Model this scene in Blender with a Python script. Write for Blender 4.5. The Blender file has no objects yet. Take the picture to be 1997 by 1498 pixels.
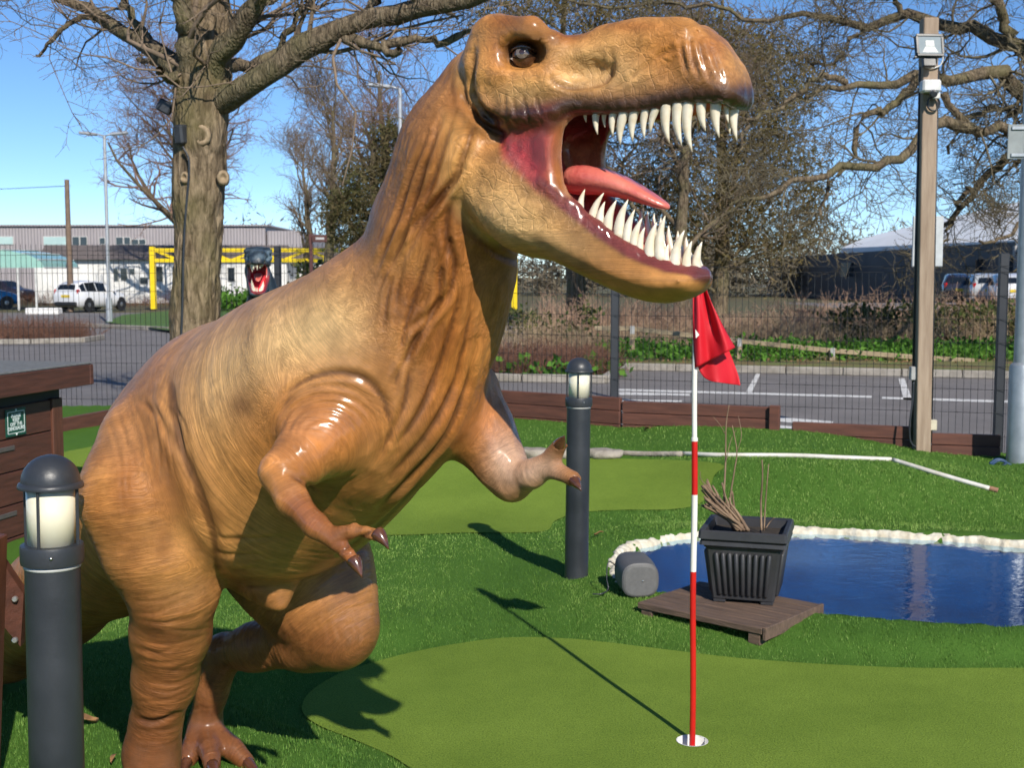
import bpy, bmesh, math, random
import numpy as np
from mathutils import Vector, Matrix

# ------------------------------------------------------------------ camera, sky, sun, exposure
SC = bpy.context.scene
COL = SC.collection
F_PX, CX, CY, HORIZON = 2400.0, 998.5, 749.0, 540.0     # focal length and centre of the photograph, in its pixels
PITCH = math.atan((CY - HORIZON) / F_PX)
EYE = np.array([0.0, 0.0, 1.62])
FWD = np.array([0.0, math.cos(PITCH), -math.sin(PITCH)])
UPV = np.array([0.0, math.sin(PITCH), math.cos(PITCH)])
cam_data = bpy.data.cameras.new('camera')
cam_data.sensor_width = 36.0
cam_data.lens = 36.0 * F_PX / 1997.0
cam_data.clip_start = 0.05
cam_data.clip_end = 3000.0
cam_data.dof.use_dof = True
cam_data.dof.focus_distance = 3.1
cam_data.dof.aperture_fstop = 11.0
cam = bpy.data.objects.new('camera', cam_data)
COL.objects.link(cam)
cam.location = EYE.tolist()
cam.rotation_euler = (math.pi / 2 - PITCH, 0, 0)
SC.camera = cam

SUN_TRAVEL = np.array([-0.35, 0.937])                    # the way shadows run on the ground
SUN_ELEV = math.radians(35.0)
world = bpy.data.worlds.new('World')
SC.world = world
world.use_nodes = True
wn = world.node_tree.nodes
wl = world.node_tree.links
wn.clear()
sky = wn.new('ShaderNodeTexSky')
sky.sky_type = 'NISHITA'
sky.sun_disc = False
sky.sun_elevation = SUN_ELEV
sun_az = math.atan2(-SUN_TRAVEL[0], -SUN_TRAVEL[1])      # compass bearing of the sun from +Y, clockwise
sky.sun_rotation = sun_az
sky.altitude = 2000.0
sky.air_density = 0.8
sky.dust_density = 0.0
sky.ozone_density = 4.0
bg = wn.new('ShaderNodeBackground')
bg.inputs['Strength'].default_value = 0.125
wo = wn.new('ShaderNodeOutputWorld')
sat = wn.new('ShaderNodeHueSaturation')
sat.inputs['Saturation'].default_value = 1.10
wl.new(sky.outputs[0], sat.inputs['Color'])
wl.new(sat.outputs[0], bg.inputs[0])
wl.new(bg.outputs[0], wo.inputs[0])
sun_data = bpy.data.lights.new('sun', 'SUN')
sun_data.energy = 4.9
sun_data.angle = math.radians(0.55)
sun_data.color = (1.0, 0.935, 0.83)
sun = bpy.data.objects.new('sun', sun_data)
COL.objects.link(sun)
tv = Vector((SUN_TRAVEL[0] * math.cos(SUN_ELEV), SUN_TRAVEL[1] * math.cos(SUN_ELEV), -math.sin(SUN_ELEV)))
sun.rotation_euler = tv.to_track_quat('-Z', 'Y').to_euler()
sun.location = (6, -10, 9)
SC.view_settings.view_transform = 'Standard'
SC.view_settings.look = 'None'
SC.view_settings.gamma = 1.0
SC.view_settings.exposure = 0.20
SC.view_settings.use_curve_mapping = False
SC.render.engine = 'CYCLES'
SC.cycles.use_denoising = True
SC.cycles.use_adaptive_sampling = True
SC.cycles.adaptive_threshold = 0.03
SC.cycles.max_bounces = 5
SC.cycles.diffuse_bounces = 2
SC.cycles.glossy_bounces = 3
SC.cycles.transparent_max_bounces = 8
SC.cycles.caustics_reflective = False
SC.cycles.caustics_refractive = False

# ------------------------------------------------------------------ helpers
def ray(px, py):
    return FWD + np.array([1.0, 0, 0]) * (px - CX) / F_PX + UPV * (CY - py) / F_PX

def P(px, py, d):
    """the point seen at a pixel of the photograph, d metres into the scene"""
    r = ray(px, py)
    return EYE + r * (d / r[1])

def G(px, py, z=0.0):
    """the point at height z seen at a pixel of the photograph"""
    r = ray(px, py)
    return EYE + r * ((z - EYE[2]) / r[2])

def project(v):
    v = np.asarray(v) - EYE
    f = v @ FWD
    return CX + F_PX * v[..., 0] / f, CY - F_PX * (v @ UPV) / f

def smooth(a, b, x):
    t = np.clip((np.asarray(x, dtype=float) - a) / (b - a), 0, 1)
    return t * t * (3 - 2 * t)

def link(o, parent=None):
    COL.objects.link(o)
    if parent is not None:
        o.parent = parent
    return o

def tag(o, label=None, cat=None, group=None, kind=None):
    if label: o['label'] = label
    if cat: o['category'] = cat
    if group: o['group'] = group
    if kind: o['kind'] = kind
    return o

def empty(name, loc=(0, 0, 0), rz=0.0):
    o = bpy.data.objects.new(name, None)
    o.empty_display_size = 0.1
    o.location = [float(c) for c in loc]
    o.rotation_euler = (0, 0, rz)
    return link(o)

def copy_tree(o, parent=None):
    c = o.copy()
    COL.objects.link(c)
    c.parent = parent
    for ch in list(o.children):
        copy_tree(ch, c)
    return c

def mesh_obj(name, verts, faces, mat=None, parent=None, smooth_shade=False):
    me = bpy.data.meshes.new(name)
    me.from_pydata([tuple(map(float, v)) for v in verts], [], faces)
    me.update()
    if mat: me.materials.append(mat)
    if smooth_shade: me.polygons.foreach_set('use_smooth', [True] * len(me.polygons))
    return link(bpy.data.objects.new(name, me), parent)

def np_mesh(name, verts, faces, mat=None, parent=None, smooth_shade=False):
    """faces: (n,3) or (n,4) int array"""
    me = bpy.data.meshes.new(name)
    verts = np.ascontiguousarray(verts, dtype=np.float32)
    faces = np.ascontiguousarray(faces, dtype=np.int32)
    n, k = faces.shape
    me.vertices.add(len(verts)); me.vertices.foreach_set('co', verts.ravel())
    me.loops.add(n * k); me.loops.foreach_set('vertex_index', faces.ravel())
    me.polygons.add(n)
    me.polygons.foreach_set('loop_start', np.arange(n, dtype=np.int32) * k)
    me.polygons.foreach_set('loop_total', np.full(n, k, dtype=np.int32))
    if smooth_shade: me.polygons.foreach_set('use_smooth', np.ones(n, dtype=bool))
    me.update(calc_edges=True)
    if mat: me.materials.append(mat)
    return link(bpy.data.objects.new(name, me), parent)

class MB:
    """collects shapes and links them as one mesh object"""
    def __init__(self):
        self.v, self.f = [], []
    def add(self, vs, fs):
        b = len(self.v)
        self.v += [tuple(map(float, v)) for v in vs]
        self.f += [tuple(i + b for i in f) for f in fs]
        return self
    def box(self, c, size, rz=0.0, M=None, bev=0.0):
        sx, sy, sz = [s / 2 for s in size]
        if bev > 0:
            b = min(bev, sx * .9, sy * .9, sz * .9)
            vs = []
            for z in (-1, 1):
                for y in (-1, 1):
                    for x in (-1, 1):
                        vs += [(x * (sx - b), y * (sy - b), z * sz), (x * (sx - b), y * sy, z * (sz - b)), (x * sx, y * (sy - b), z * (sz - b))]
            i = lambda x, y, z, k: 3 * (x + 2 * y + 4 * z) + k
            fs = [(i(0,0,0,0), i(0,1,0,0), i(1,1,0,0), i(1,0,0,0)), (i(0,0,1,0), i(1,0,1,0), i(1,1,1,0), i(0,1,1,0)),
                  (i(0,0,0,1), i(1,0,0,1), i(1,0,1,1), i(0,0,1,1)), (i(0,1,0,1), i(0,1,1,1), i(1,1,1,1), i(1,1,0,1)),
                  (i(0,0,0,2), i(0,0,1,2), i(0,1,1,2), i(0,1,0,2)), (i(1,0,0,2), i(1,1,0,2), i(1,1,1,2), i(1,0,1,2))]
            for z in (0, 1):
                for y in (0, 1):
                    f = (i(0,y,z,0), i(1,y,z,0), i(1,y,z,1), i(0,y,z,1)); fs.append(f if (y + z) % 2 == 0 else f[::-1])
                for x in (0, 1):
                    f = (i(x,0,z,0), i(x,0,z,2), i(x,1,z,2), i(x,1,z,0)); fs.append(f if (x + z) % 2 == 0 else f[::-1])
            for y in (0, 1):
                for x in (0, 1):
                    f = (i(x,y,0,1), i(x,y,1,1), i(x,y,1,2), i(x,y,0,2)); fs.append(f if (x + y) % 2 == 0 else f[::-1])
            for z in (0, 1):
                for y in (0, 1):
                    for x in (0, 1):
                        f = (i(x,y,z,0), i(x,y,z,1), i(x,y,z,2)); fs.append(f if (x + y + z) % 2 == 0 else f[::-1])
        else:
            vs = [(x * sx, y * sy, z * sz) for z in (-1, 1) for y in (-1, 1) for x in (-1, 1)]
            fs = [(0, 2, 3, 1), (4, 5, 7, 6), (0, 1, 5, 4), (2, 6, 7, 3), (0, 4, 6, 2), (1, 3, 7, 5)]
        R = Matrix.Rotation(rz, 3, 'Z') if M is None else M
        return self.add([R @ Vector(v) + Vector([float(k) for k in c]) for v in vs], fs)
    def beam(self, a, b, w, h, up=(0, 0, 1), bev=0.0):
        """a rectangular bar from a to b, w wide and h high"""
        a, b = Vector([float(k) for k in a]), Vector([float(k) for k in b])
        x = (b - a); L = x.length; x.normalize()
        u = Vector(up); y = u.cross(x)
        if y.length < 1e-4: y = Vector((0, 1, 0)).cross(x)
        y.normalize(); z = x.cross(y)
        M = Matrix((x, y, z)).transposed()
        return self.box((a + b) / 2, (L, w, h), M=M, bev=bev)
    def tube(self, pts, rad, n=8, cap=True):
        pts = [Vector([float(k) for k in p]) for p in pts]
        if not hasattr(rad, '__len__'): rad = [rad] * len(pts)
        up = Vector((0, 0, 1)); vs, fs = [], []
        t0 = (pts[1] - pts[0]).normalized()
        s = t0.cross(up)
        if s.length < 1e-3: s = t0.cross(Vector((1, 0, 0)))
        s.normalize()
        for i, p in enumerate(pts):
            t = (pts[min(i + 1, len(pts) - 1)] - pts[max(i - 1, 0)])
            if t.length < 1e-9: t = t0
            t.normalize()
            s = (s - t * s.dot(t)); s.normalize()
            q = t.cross(s)
            for k in range(n):
                a = 2 * math.pi * k / n
                vs.append(p + (s * math.cos(a) + q * math.sin(a)) * rad[i])
        for i in range(len(pts) - 1):
            for k in range(n):
                a, b = i * n + k, i * n + (k + 1) % n
                fs.append((a, b, b + n, a + n))
        if cap:
            fs.append(tuple(range(n - 1, -1, -1)))
            fs.append(tuple((len(pts) - 1) * n + k for k in range(n)))
        return self.add(vs, fs)
    def lathe(self, prof, c=(0, 0, 0), n=32, axis=None):
        vs, fs = [], []
        for r, z in prof:
            for k in range(n):
                a = 2 * math.pi * k / n
                vs.append((r * math.cos(a), r * math.sin(a), z))
        for i in range(len(prof) - 1):
            for k in range(n):
                a, b = i * n + k, i * n + (k + 1) % n
                fs.append((a, b, b + n, a + n))
        if prof[0][0] > 1e-6: fs.append(tuple(range(n - 1, -1, -1)))
        if prof[-1][0] > 1e-6: fs.append(tuple((len(prof) - 1) * n + k for k in range(n)))
        M = Matrix.Identity(3)
        if axis is not None: M = Vector(axis).to_track_quat('Z', 'Y').to_matrix()
        return self.add([M @ Vector(v) + Vector([float(k) for k in c]) for v in vs], fs)
    def prism(self, poly, z0, z1):
        n = len(poly)
        vs = [(p[0], p[1], z0) for p in poly] + [(p[0], p[1], z1) for p in poly]
        fs = [tuple(range(n - 1, -1, -1)), tuple(range(n, 2 * n))] + [(i, (i + 1) % n, (i + 1) % n + n, i + n) for i in range(n)]
        return self.add(vs, fs)
    def ball(self, c, r, n=16, m=10, M=None):
        r = (r, r, r) if not hasattr(r, '__len__') else r
        vs, fs = [(0, 0, -r[2])], []
        for i in range(1, m):
            a = math.pi * i / m - math.pi / 2
            for k in range(n):
                b = 2 * math.pi * k / n
                vs.append((r[0] * math.cos(a) * math.cos(b), r[1] * math.cos(a) * math.sin(b), r[2] * math.sin(a)))
        vs.append((0, 0, r[2]))
        for k in range(n): fs.append((0, 1 + (k + 1) % n, 1 + k))
        for i in range(m - 2):
            for k in range(n):
                a, b = 1 + i * n + k, 1 + i * n + (k + 1) % n
                fs.append((a, b, b + n, a + n))
        e = len(vs) - 1; o = 1 + (m - 2) * n
        for k in range(n): fs.append((o + k, o + (k + 1) % n, e))
        M = M or Matrix.Identity(3)
        return self.add([M @ Vector(v) + Vector([float(k) for k in c]) for v in vs], fs)
    def build(self, name, mat=None, parent=None, smooth_shade=False, origin=None, auto=None):
        v = self.v
        if origin is not None:
            v = [(a - origin[0], b - origin[1], c - origin[2]) for a, b, c in v]
        o = mesh_obj(name, v, self.f, mat, parent, smooth_shade or auto is not None)
        if auto is not None:
            sharp_by_angle(o.data, auto)
        return o

def sharp_by_angle(me, ang):
    bm = bmesh.new(); bm.from_mesh(me)
    for e in bm.edges:
        e.smooth = not (len(e.link_faces) == 2 and e.calc_face_angle(0) > ang)
    bm.to_mesh(me); bm.free()

# numpy gradient-ish value noise -----------------------------------
def _hash(ix, iy, iz, seed):
    h = (ix.astype(np.uint32) * np.uint32(374761393) + iy.astype(np.uint32) * np.uint32(668265263) + iz.astype(np.uint32) * np.uint32(2147483647) + np.uint32(seed * 974711 + 13))
    h = (h ^ (h >> np.uint32(13))) * np.uint32(1274126177)
    h = (h ^ (h >> np.uint32(16))) * np.uint32(2246822519)
    h = h ^ (h >> np.uint32(15))
    return h.astype(np.float64) / 4294967295.0

def noise3(p, seed=0):
    p = np.asarray(p, dtype=float)
    i = np.floor(p).astype(np.int64); f = p - i
    f = f * f * f * (f * (f * 6 - 15) + 10)
    r = 0
    for dx in (0, 1):
        for dy in (0, 1):
            for dz in (0, 1):
                w = (f[:, 0] if dx else 1 - f[:, 0]) * (f[:, 1] if dy else 1 - f[:, 1]) * (f[:, 2] if dz else 1 - f[:, 2])
                r = r + w * _hash(i[:, 0] + dx, i[:, 1] + dy, i[:, 2] + dz, seed)
    return r * 2 - 1

def fbm(p, seed=0, octv=3):
    r, a = 0, 1.0
    for k in range(octv):
        r = r + a * noise3(np.asarray(p) * (2.03 ** k), seed + k * 7)
        a *= 0.5
    return r

# materials ------------------------------------------------------
def new_mat(name):
    m = bpy.data.materials.new(name); m.use_nodes = True
    nt = m.node_tree; nt.nodes.clear()
    out = nt.nodes.new('ShaderNodeOutputMaterial')
    b = nt.nodes.new('ShaderNodeBsdfPrincipled')
    nt.links.new(b.outputs[0], out.inputs[0])
    return m, nt, b, out

def nd(nt, typ, **kw):
    n = nt.nodes.new(typ)
    for k, v in kw.items():
        if k.startswith('i_'):
            key = k[2:]
            key = int(key) if key.isdigit() else key.replace('_', ' ')
            n.inputs[key].default_value = v
        else: setattr(n, k, v)
    return n

def c4(c): return (c[0], c[1], c[2], 1.0)

def mat(name, col, rough=0.6, col2=None, scale=6.0, bump=0.0, bscale=60.0, metal=0.0, coat=0.0, coat_rough=0.1, stretch=(1, 1, 1), detail=5.0, spec=0.5, ramp=(0.35, 0.65), dist=0.004, rvar=0.0, coords='Object', sss=0.0):
    m, nt, b, out = new_mat(name)
    L = nt.links.new
    b.inputs['Roughness'].default_value = rough
    b.inputs['Metallic'].default_value = metal
    b.inputs['Coat Weight'].default_value = coat
    b.inputs['Coat Roughness'].default_value = coat_rough
    b.inputs['Specular IOR Level'].default_value = spec
    tc = nd(nt, 'ShaderNodeTexCoord')
    mp = nd(nt, 'ShaderNodeMapping', i_Scale=stretch)
    L(tc.outputs[coords], mp.inputs['Vector'])
    if col2 is None: col2 = tuple(c * 0.72 for c in col)
    nz = nd(nt, 'ShaderNodeTexNoise', i_Scale=scale, i_Detail=detail, i_Roughness=0.6)
    L(mp.outputs[0], nz.inputs['Vector'])
    rp = nd(nt, 'ShaderNodeValToRGB')
    rp.color_ramp.elements[0].position = ramp[0]; rp.color_ramp.elements[1].position = ramp[1]
    rp.color_ramp.elements[0].color = c4(col2); rp.color_ramp.elements[1].color = c4(col)
    L(nz.outputs['Fac'], rp.inputs['Fac'])
    L(rp.outputs['Color'], b.inputs['Base Color'])
    if rvar > 0:
        mr = nd(nt, 'ShaderNodeMapRange'); mr.inputs['To Min'].default_value = max(0, rough - rvar); mr.inputs['To Max'].default_value = min(1, rough + rvar)
        L(nz.outputs['Fac'], mr.inputs['Value']); L(mr.outputs[0], b.inputs['Roughness'])
    if bump > 0:
        n2 = nd(nt, 'ShaderNodeTexNoise', i_Scale=bscale, i_Detail=4.0)
        L(mp.outputs[0], n2.inputs['Vector'])
        bp = nd(nt, 'ShaderNodeBump', i_Strength=bump, i_Distance=dist)
        L(n2.outputs['Fac'], bp.inputs['Height']); L(bp.outputs[0], b.inputs['Normal'])
    if sss > 0:
        b.inputs['Subsurface Weight'].default_value = sss
        b.inputs['Subsurface Radius'].default_value = (0.006, 0.003, 0.0015)
        b.inputs['Subsurface Scale'].default_value = 1.0
    return m
# ------------------------------------------------------------------ the tan tyrannosaur statue
HV = 0.0096                      # voxel size of the sculpting grid
gx0, gx1, gy0, gy1, gz0, gz1 = -2.30, 0.62, 2.05, 4.75, 0.10, 2.30
LO = np.array([gx0, gy0, gz0])
DIM = tuple(int(math.ceil((b - a) / HV)) for a, b in ((gx0, gx1), (gy0, gy1), (gz0, gz1)))
FIELD = np.full(DIM, 1.0, dtype=np.float32)

def px_r(r, d): return r * d / F_PX

def sub_grid(lo, hi):
    a = np.maximum(np.floor((np.asarray(lo) - LO) / HV).astype(int), 0)
    b = np.minimum(np.ceil((np.asarray(hi) - LO) / HV).astype(int) + 1, DIM)
    sl = tuple(slice(int(i), int(max(j, i))) for i, j in zip(a, b))
    ax = [(LO[k] + (np.arange(sl[k].start, sl[k].stop) + 0.5) * HV).astype(np.float32) for k in range(3)]
    return sl, ax[0][:, None, None], ax[1][None, :, None], ax[2][None, None, :]

def smin(a, b, k):
    h = np.maximum(k - np.abs(a - b), 0) / k
    return np.minimum(a, b) - h * h * k * np.float32(0.25)

BONES = []                       # kept for the skin folds: a, b, ra, rb, fold kind
def cone_d(X, Y, Z, a, b, ra, rb):
    ba = b - a; L2 = float(ba @ ba) + 1e-9
    t = np.clip(((X - a[0]) * ba[0] + (Y - a[1]) * ba[1] + (Z - a[2]) * ba[2]) / L2, 0, 1)
    dx = X - a[0] - t * ba[0]; dy = Y - a[1] - t * ba[1]; dz = Z - a[2] - t * ba[2]
    return np.sqrt(dx * dx + dy * dy + dz * dz) - (ra + (rb - ra) * t)

def limb(nodes, k=0.06, fold='ring', F=30.0, low=5.0, amp=0.002):
    pts = [P(x, y, d) for x, y, d, r in nodes]
    rs = [px_r(r, d) for x, y, d, r in nodes]
    for i in range(len(nodes) - 1):
        a, b, ra, rb = pts[i], pts[i + 1], rs[i], rs[i + 1]
        m = max(ra, rb) + k + 0.02
        sl, X, Y, Z = sub_grid(np.minimum(a, b) - m, np.maximum(a, b) + m)
        FIELD[sl] = smin(FIELD[sl], cone_d(X, Y, Z, a.astype(np.float32), b.astype(np.float32), np.float32(ra), np.float32(rb)), np.float32(k))
        BONES.append((a, b, ra, rb, fold, F, low, amp))

# trunk, neck, tail
limb([(388, 908, 3.30, 192), (462, 872, 3.26, 224), (538, 868, 3.14, 246), (620, 802, 3.01, 230), (690, 750, 2.88, 222)], 0.10, 'ring', 26, 5, 0.0016)
limb([(690, 738, 2.87, 200), (770, 636, 2.79, 160), (846, 530, 2.72, 128), (868, 430, 2.67, 122), (905, 300, 2.60, 112), (955, 190, 2.57, 100)], 0.07, 'long', 60, 4.0, 0.0046)
limb([(725, 850, 2.86, 118), (810, 765, 2.79, 108), (872, 645, 2.74, 84), (902, 540, 2.70, 90)], 0.07, 'long', 55, 4.0, 0.0046)
limb([(310, 985, 3.42, 158), (215, 1072, 3.66, 122), (110, 1165, 3.92, 96), (20, 1248, 4.14, 72), (-80, 1322, 4.32, 48), (-190, 1372, 4.45, 22)], 0.08, 'ring', 34, 4, 0.003)
# belly keel
limb([(490, 1085, 3.16, 84), (528, 1140, 3.10, 42), (546, 1178, 3.07, 12)], 0.05, 'ring', 30, 5, 0.003)
# near leg
limb([(300, 870, 3.08, 108), (290, 965, 3.02, 128), (314, 1068, 3.02, 108), (338, 1150, 3.04, 84), (333, 1235, 3.10, 74), (322, 1325, 3.14, 60), (304, 1410, 3.18, 46), (296, 1470, 3.20, 50)], 0.04, 'ring', 85, 9, 0.0013)
limb([(296, 1470, 3.20, 50), (300, 1560, 3.16, 48), (318, 1620, 3.08, 40)], 0.05, 'ring', 50, 8, 0.002)
for tx, ty, td in ((420, 1680, 2.98), (330, 1700, 2.88), (240, 1690, 2.92)):
    limb([(310, 1610, 3.10, 38), ((310 + tx) / 2, 1640, (3.08 + td) / 2, 34), (tx, ty - 12, td, 22)], 0.04, 'ring', 60, 8, 0.003)
# far leg
limb([(520, 1040, 3.42, 130), (600, 1120, 3.38, 128), (640, 1195, 3.34, 96), (662, 1238, 3.32, 66)], 0.05, 'ring', 80, 8, 0.0024)
limb([(664, 1228, 3.32, 66), (600, 1246, 3.38, 60), (500, 1262, 3.50, 44), (437, 1274, 3.58, 36)], 0.045, 'ring', 95, 8, 0.0024)
limb([(437, 1274, 3.58, 36), (412, 1350, 3.62, 31), (400, 1410, 3.64, 30), (400, 1440, 3.63, 30)], 0.03, 'long', 60, 8, 0.003)
for tx, ty, td in ((362, 1502, 3.54), (414, 1512, 3.48), (482, 1502, 3.54)):
    limb([(398 + (tx - 410) * .25, 1425, 3.62, 21), ((398 + 2 * tx) / 3, 1462, (3.60 + td) / 2, 22), ((398 + 6 * tx) / 7, 1478, (3.60 + 4 * td) / 5, 18), (tx, ty - 12, td, 18)], 0.012, 'ring', 90, 8, 0.005)
# near arm
limb([(672, 798, 2.74, 98), (640, 846, 2.67, 76), (588, 892, 2.59, 50), (543, 921, 2.54, 37)], 0.04, 'conc', 75, 5, 0.0036)
limb([(543, 921, 2.54, 36), (570, 975, 2.50, 31), (616, 1026, 2.46, 24), (650, 1052, 2.44, 20)], 0.02, 'ring', 50, 8, 0.0012)
limb([(650, 1052, 2.44, 19), (682, 1084, 2.42, 15), (700, 1108, 2.41, 12)], 0.006, 'ring', 90, 8, 0.0014)
limb([(646, 1046, 2.445, 19), (690, 1034, 2.42, 15), (728, 1040, 2.40, 13), (742, 1052, 2.395, 11)], 0.006, 'ring', 90, 8, 0.0014)
# far arm
limb([(900, 780, 2.90, 84), (940, 845, 2.86, 58), (980, 912, 2.83, 42), (1000, 942, 2.82, 34)], 0.05, 'long', 44, 5, 0.003)
limb([(1000, 942, 2.82, 33), (1038, 924, 2.76, 27), (1064, 908, 2.74, 24)], 0.02, 'ring', 50, 8, 0.0016)
limb([(1064, 908, 2.74, 22), (1080, 886, 2.72, 18), (1092, 868, 2.70, 17)], 0.008, 'ring', 60, 8, 0.001)
limb([(1064, 912, 2.74, 22), (1092, 922, 2.71, 17), (1118, 934, 2.68, 18)], 0.008, 'ring', 60, 8, 0.001)

# head: profiles swollen to a real width about the head's own middle plane
H_YAW = math.radians(32)
H_O = P(1170, 250, 2.45)
H_A = np.array([math.cos(H_YAW), -math.sin(H_YAW), 0.0])
H_L = np.array([-math.sin(H_YAW), -math.cos(H_YAW), 0.0])       # towards the near cheek
def head_pt(px, py, w):
    r = ray(px, py)
    t = (w - (EYE - H_O) @ H_L) / (r @ H_L)
    return EYE + r * t
def head_uv(p): return float((p - H_O) @ H_A), float(p[2] - H_O[2])

def poly_sdf_tex(poly, res=0.003, pad=0.16):
    poly = np.array(poly); lo = poly.min(0) - pad; hi = poly.max(0) + pad
    nu, nv = np.ceil((hi - lo) / res).astype(int) + 1
    U, V = np.meshgrid(lo[0] + np.arange(nu) * res, lo[1] + np.arange(nv) * res, indexing='ij')
    d2 = np.full(U.shape, 1e9); inside = np.zeros(U.shape, bool)
    for i in range(len(poly)):
        a, b = poly[i], poly[(i + 1) % len(poly)]
        e = b - a
        t = np.clip(((U - a[0]) * e[0] + (V - a[1]) * e[1]) / (e @ e + 1e-12), 0, 1)
        d2 = np.minimum(d2, (U - a[0] - t * e[0]) ** 2 + (V - a[1] - t * e[1]) ** 2)
        c = (a[1] <= V) != (b[1] <= V)
        with np.errstate(divide='ignore', invalid='ignore'):
            xi = a[0] + (V - a[1]) / (b[1] - a[1] if abs(b[1] - a[1]) > 1e-12 else 1e-12) * e[0]
        inside ^= c & (U < xi)
    d = np.sqrt(d2); d[inside] *= -1
    return lo, res, d.astype(np.float32), hi

def catmull(pts, n=5, closed=True):
    pts = np.array(pts, float); N = len(pts); out = []
    for i in range(N if closed else N - 1):
        p0, p1, p2, p3 = (pts[(i - 1) % N], pts[i], pts[(i + 1) % N], pts[(i + 2) % N]) if closed else (pts[max(i - 1, 0)], pts[i], pts[i + 1], pts[min(i + 2, N - 1)])
        for k in range(n):
            t = k / n
            out.append(0.5 * ((2 * p1) + (p2 - p0) * t + (2 * p0 - 5 * p1 + 4 * p2 - p3) * t * t + (-p0 + 3 * p1 - 3 * p2 + p3) * t ** 3))
    if not closed: out.append(pts[-1])
    return np.array(out)

class Slab:
    """a closed outline in the head plane, swollen sideways: half width W(u), edge rounding D"""
    def __init__(self, pxs, W, D, spline=True, lip=None, D_lip=None):
        uv = [head_uv(head_pt(x, y, w)) for x, y, w in pxs]
        self.poly = catmull(uv, 4) if spline else np.array(uv)
        self.tex = poly_sdf_tex(self.poly)
        self.W = W; self.D = D; self.dmap = None
        if lip is not None:                              # the edge stays crisp along the lips
            lo, res, tx, hi = self.tex
            U, Vv = np.meshgrid(lo[0] + np.arange(tx.shape[0]) * res, lo[1] + np.arange(tx.shape[1]) * res, indexing='ij')
            lp = np.array([head_uv(head_pt(*q)) for q in lip]); best = np.full(U.shape, 9.0)
            for a, c in zip(lp[:-1], lp[1:]):
                e = c - a; t = np.clip(((U - a[0]) * e[0] + (Vv - a[1]) * e[1]) / (e @ e), 0, 1)
                best = np.minimum(best, np.hypot(U - a[0] - t * e[0], Vv - a[1] - t * e[1]))
            self.dmap = (D_lip + (D - D_lip) * smooth(0.015, 0.085, best)).astype(np.float32)
    def d(self, X, Y, Z):
        u = (X - np.float32(H_O[0])) * np.float32(H_A[0]) + (Y - np.float32(H_O[1])) * np.float32(H_A[1])
        v = Z - np.float32(H_O[2])
        w = (X - np.float32(H_O[0])) * np.float32(H_L[0]) + (Y - np.float32(H_O[1])) * np.float32(H_L[1])
        lo, res, tx, hi = self.tex
        fu = np.clip((u - lo[0]) / res, 0, tx.shape[0] - 1.001); fv = np.clip((v - lo[1]) / res, 0, tx.shape[1] - 1.001)
        fu, fv = np.broadcast_arrays(fu, fv)
        iu, iv = fu.astype(np.int32), fv.astype(np.int32); a, b = fu - iu, fv - iv
        s = (tx[iu, iv] * (1 - a) + tx[iu + 1, iv] * a) * (1 - b) + (tx[iu, iv + 1] * (1 - a) + tx[iu + 1, iv + 1] * a) * b
        W = np.interp(u, [p[0] for p in self.W], [p[1] for p in self.W]).astype(np.float32)
        D = self.D if self.dmap is None else self.dmap[iu, iv]
        e = np.maximum(s + D, 0) / D
        return (np.sqrt(e * e + (w / W) ** 2) - 1) * np.minimum(D, W)
    def bounds(self, m):
        ulo, uhi = self.poly.min(0), self.poly.max(0)
        c = [H_O + H_A * u + H_L * w + np.array([0, 0, v]) for u in (ulo[0] - m, uhi[0] + m) for v in (ulo[1] - m, uhi[1] + m) for w in (-0.2, 0.2)]
        return np.min(c, 0), np.max(c, 0)

def hu(px, w=0.0): return head_uv(head_pt(px, 200, w))[0]
U_W = [(hu(900), 0.110), (hu(960), 0.138), (hu(1060), 0.144), (hu(1130), 0.124), (hu(1250), 0.093), (hu(1400), 0.074), (hu(1460), 0.068)]
L_W = [(hu(880), 0.105), (hu(960), 0.128), (hu(1060), 0.134), (hu(1130), 0.124), (hu(1200), 0.108), (hu(1320), 0.086), (hu(1400), 0.074)]
LOWLIP = [(1000, 292, .118), (1060, 352, .116), (1120, 402, .108), (1165, 440, .096), (1230, 486, .082), (1300, 517, .064), (1352, 531, .034), (1372, 537, .004)]
UPLIP = [(962, 232, .120), (1000, 242, .128), (1060, 234, .132), (1100, 222, .126), (1160, 218, .112), (1250, 213, .094), (1330, 200, .082), (1405, 196, .060), (1446, 198, .014)]
upper = Slab([(915, 140, .05), (930, 85, .05), (945, 45, .05), (985, 26, .06), (1035, 42, .06), (1080, 60, .05), (1150, 64, .03), (1210, 50, .02), (1270, 37, .02), (1335, 41, .02), (1388, 64, .02), (1428, 104, .01), (1451, 144, 0), (1459, 178, 0), (1455, 204, 0), (1440, 216, .01), (1405, 206, .05), (1330, 211, .070), (1250, 226, .085), (1160, 230, .100), (1100, 229, .110), (1062, 240, .115), (1020, 250, .115), (975, 238, .1), (940, 205, .08)], U_W, 0.050, lip=UPLIP, D_lip=.020)
lower = Slab([(905, 205, .05), (940, 225, .08), (975, 262, .1), (1010, 305, .1), (1060, 348, .09), (1115, 392, .085), (1165, 438, .08), (1230, 486, .07), (1300, 516, .055), (1352, 528, .03), (1376, 536, .0), (1378, 550, 0), (1352, 578, .01), (1290, 593, .02), (1220, 580, .03), (1140, 545, .04), (1070, 512, .05), (1000, 498, .06), (945, 460, .06), (905, 405, .06), (886, 335, .05), (890, 260, .05)], L_W, 0.070, lip=LOWLIP, D_lip=.024)
M_W = [(hu(950), 0.124), (hu(1030), 0.114), (hu(1085), 0.112), (hu(1130), 0.120)]
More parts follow.
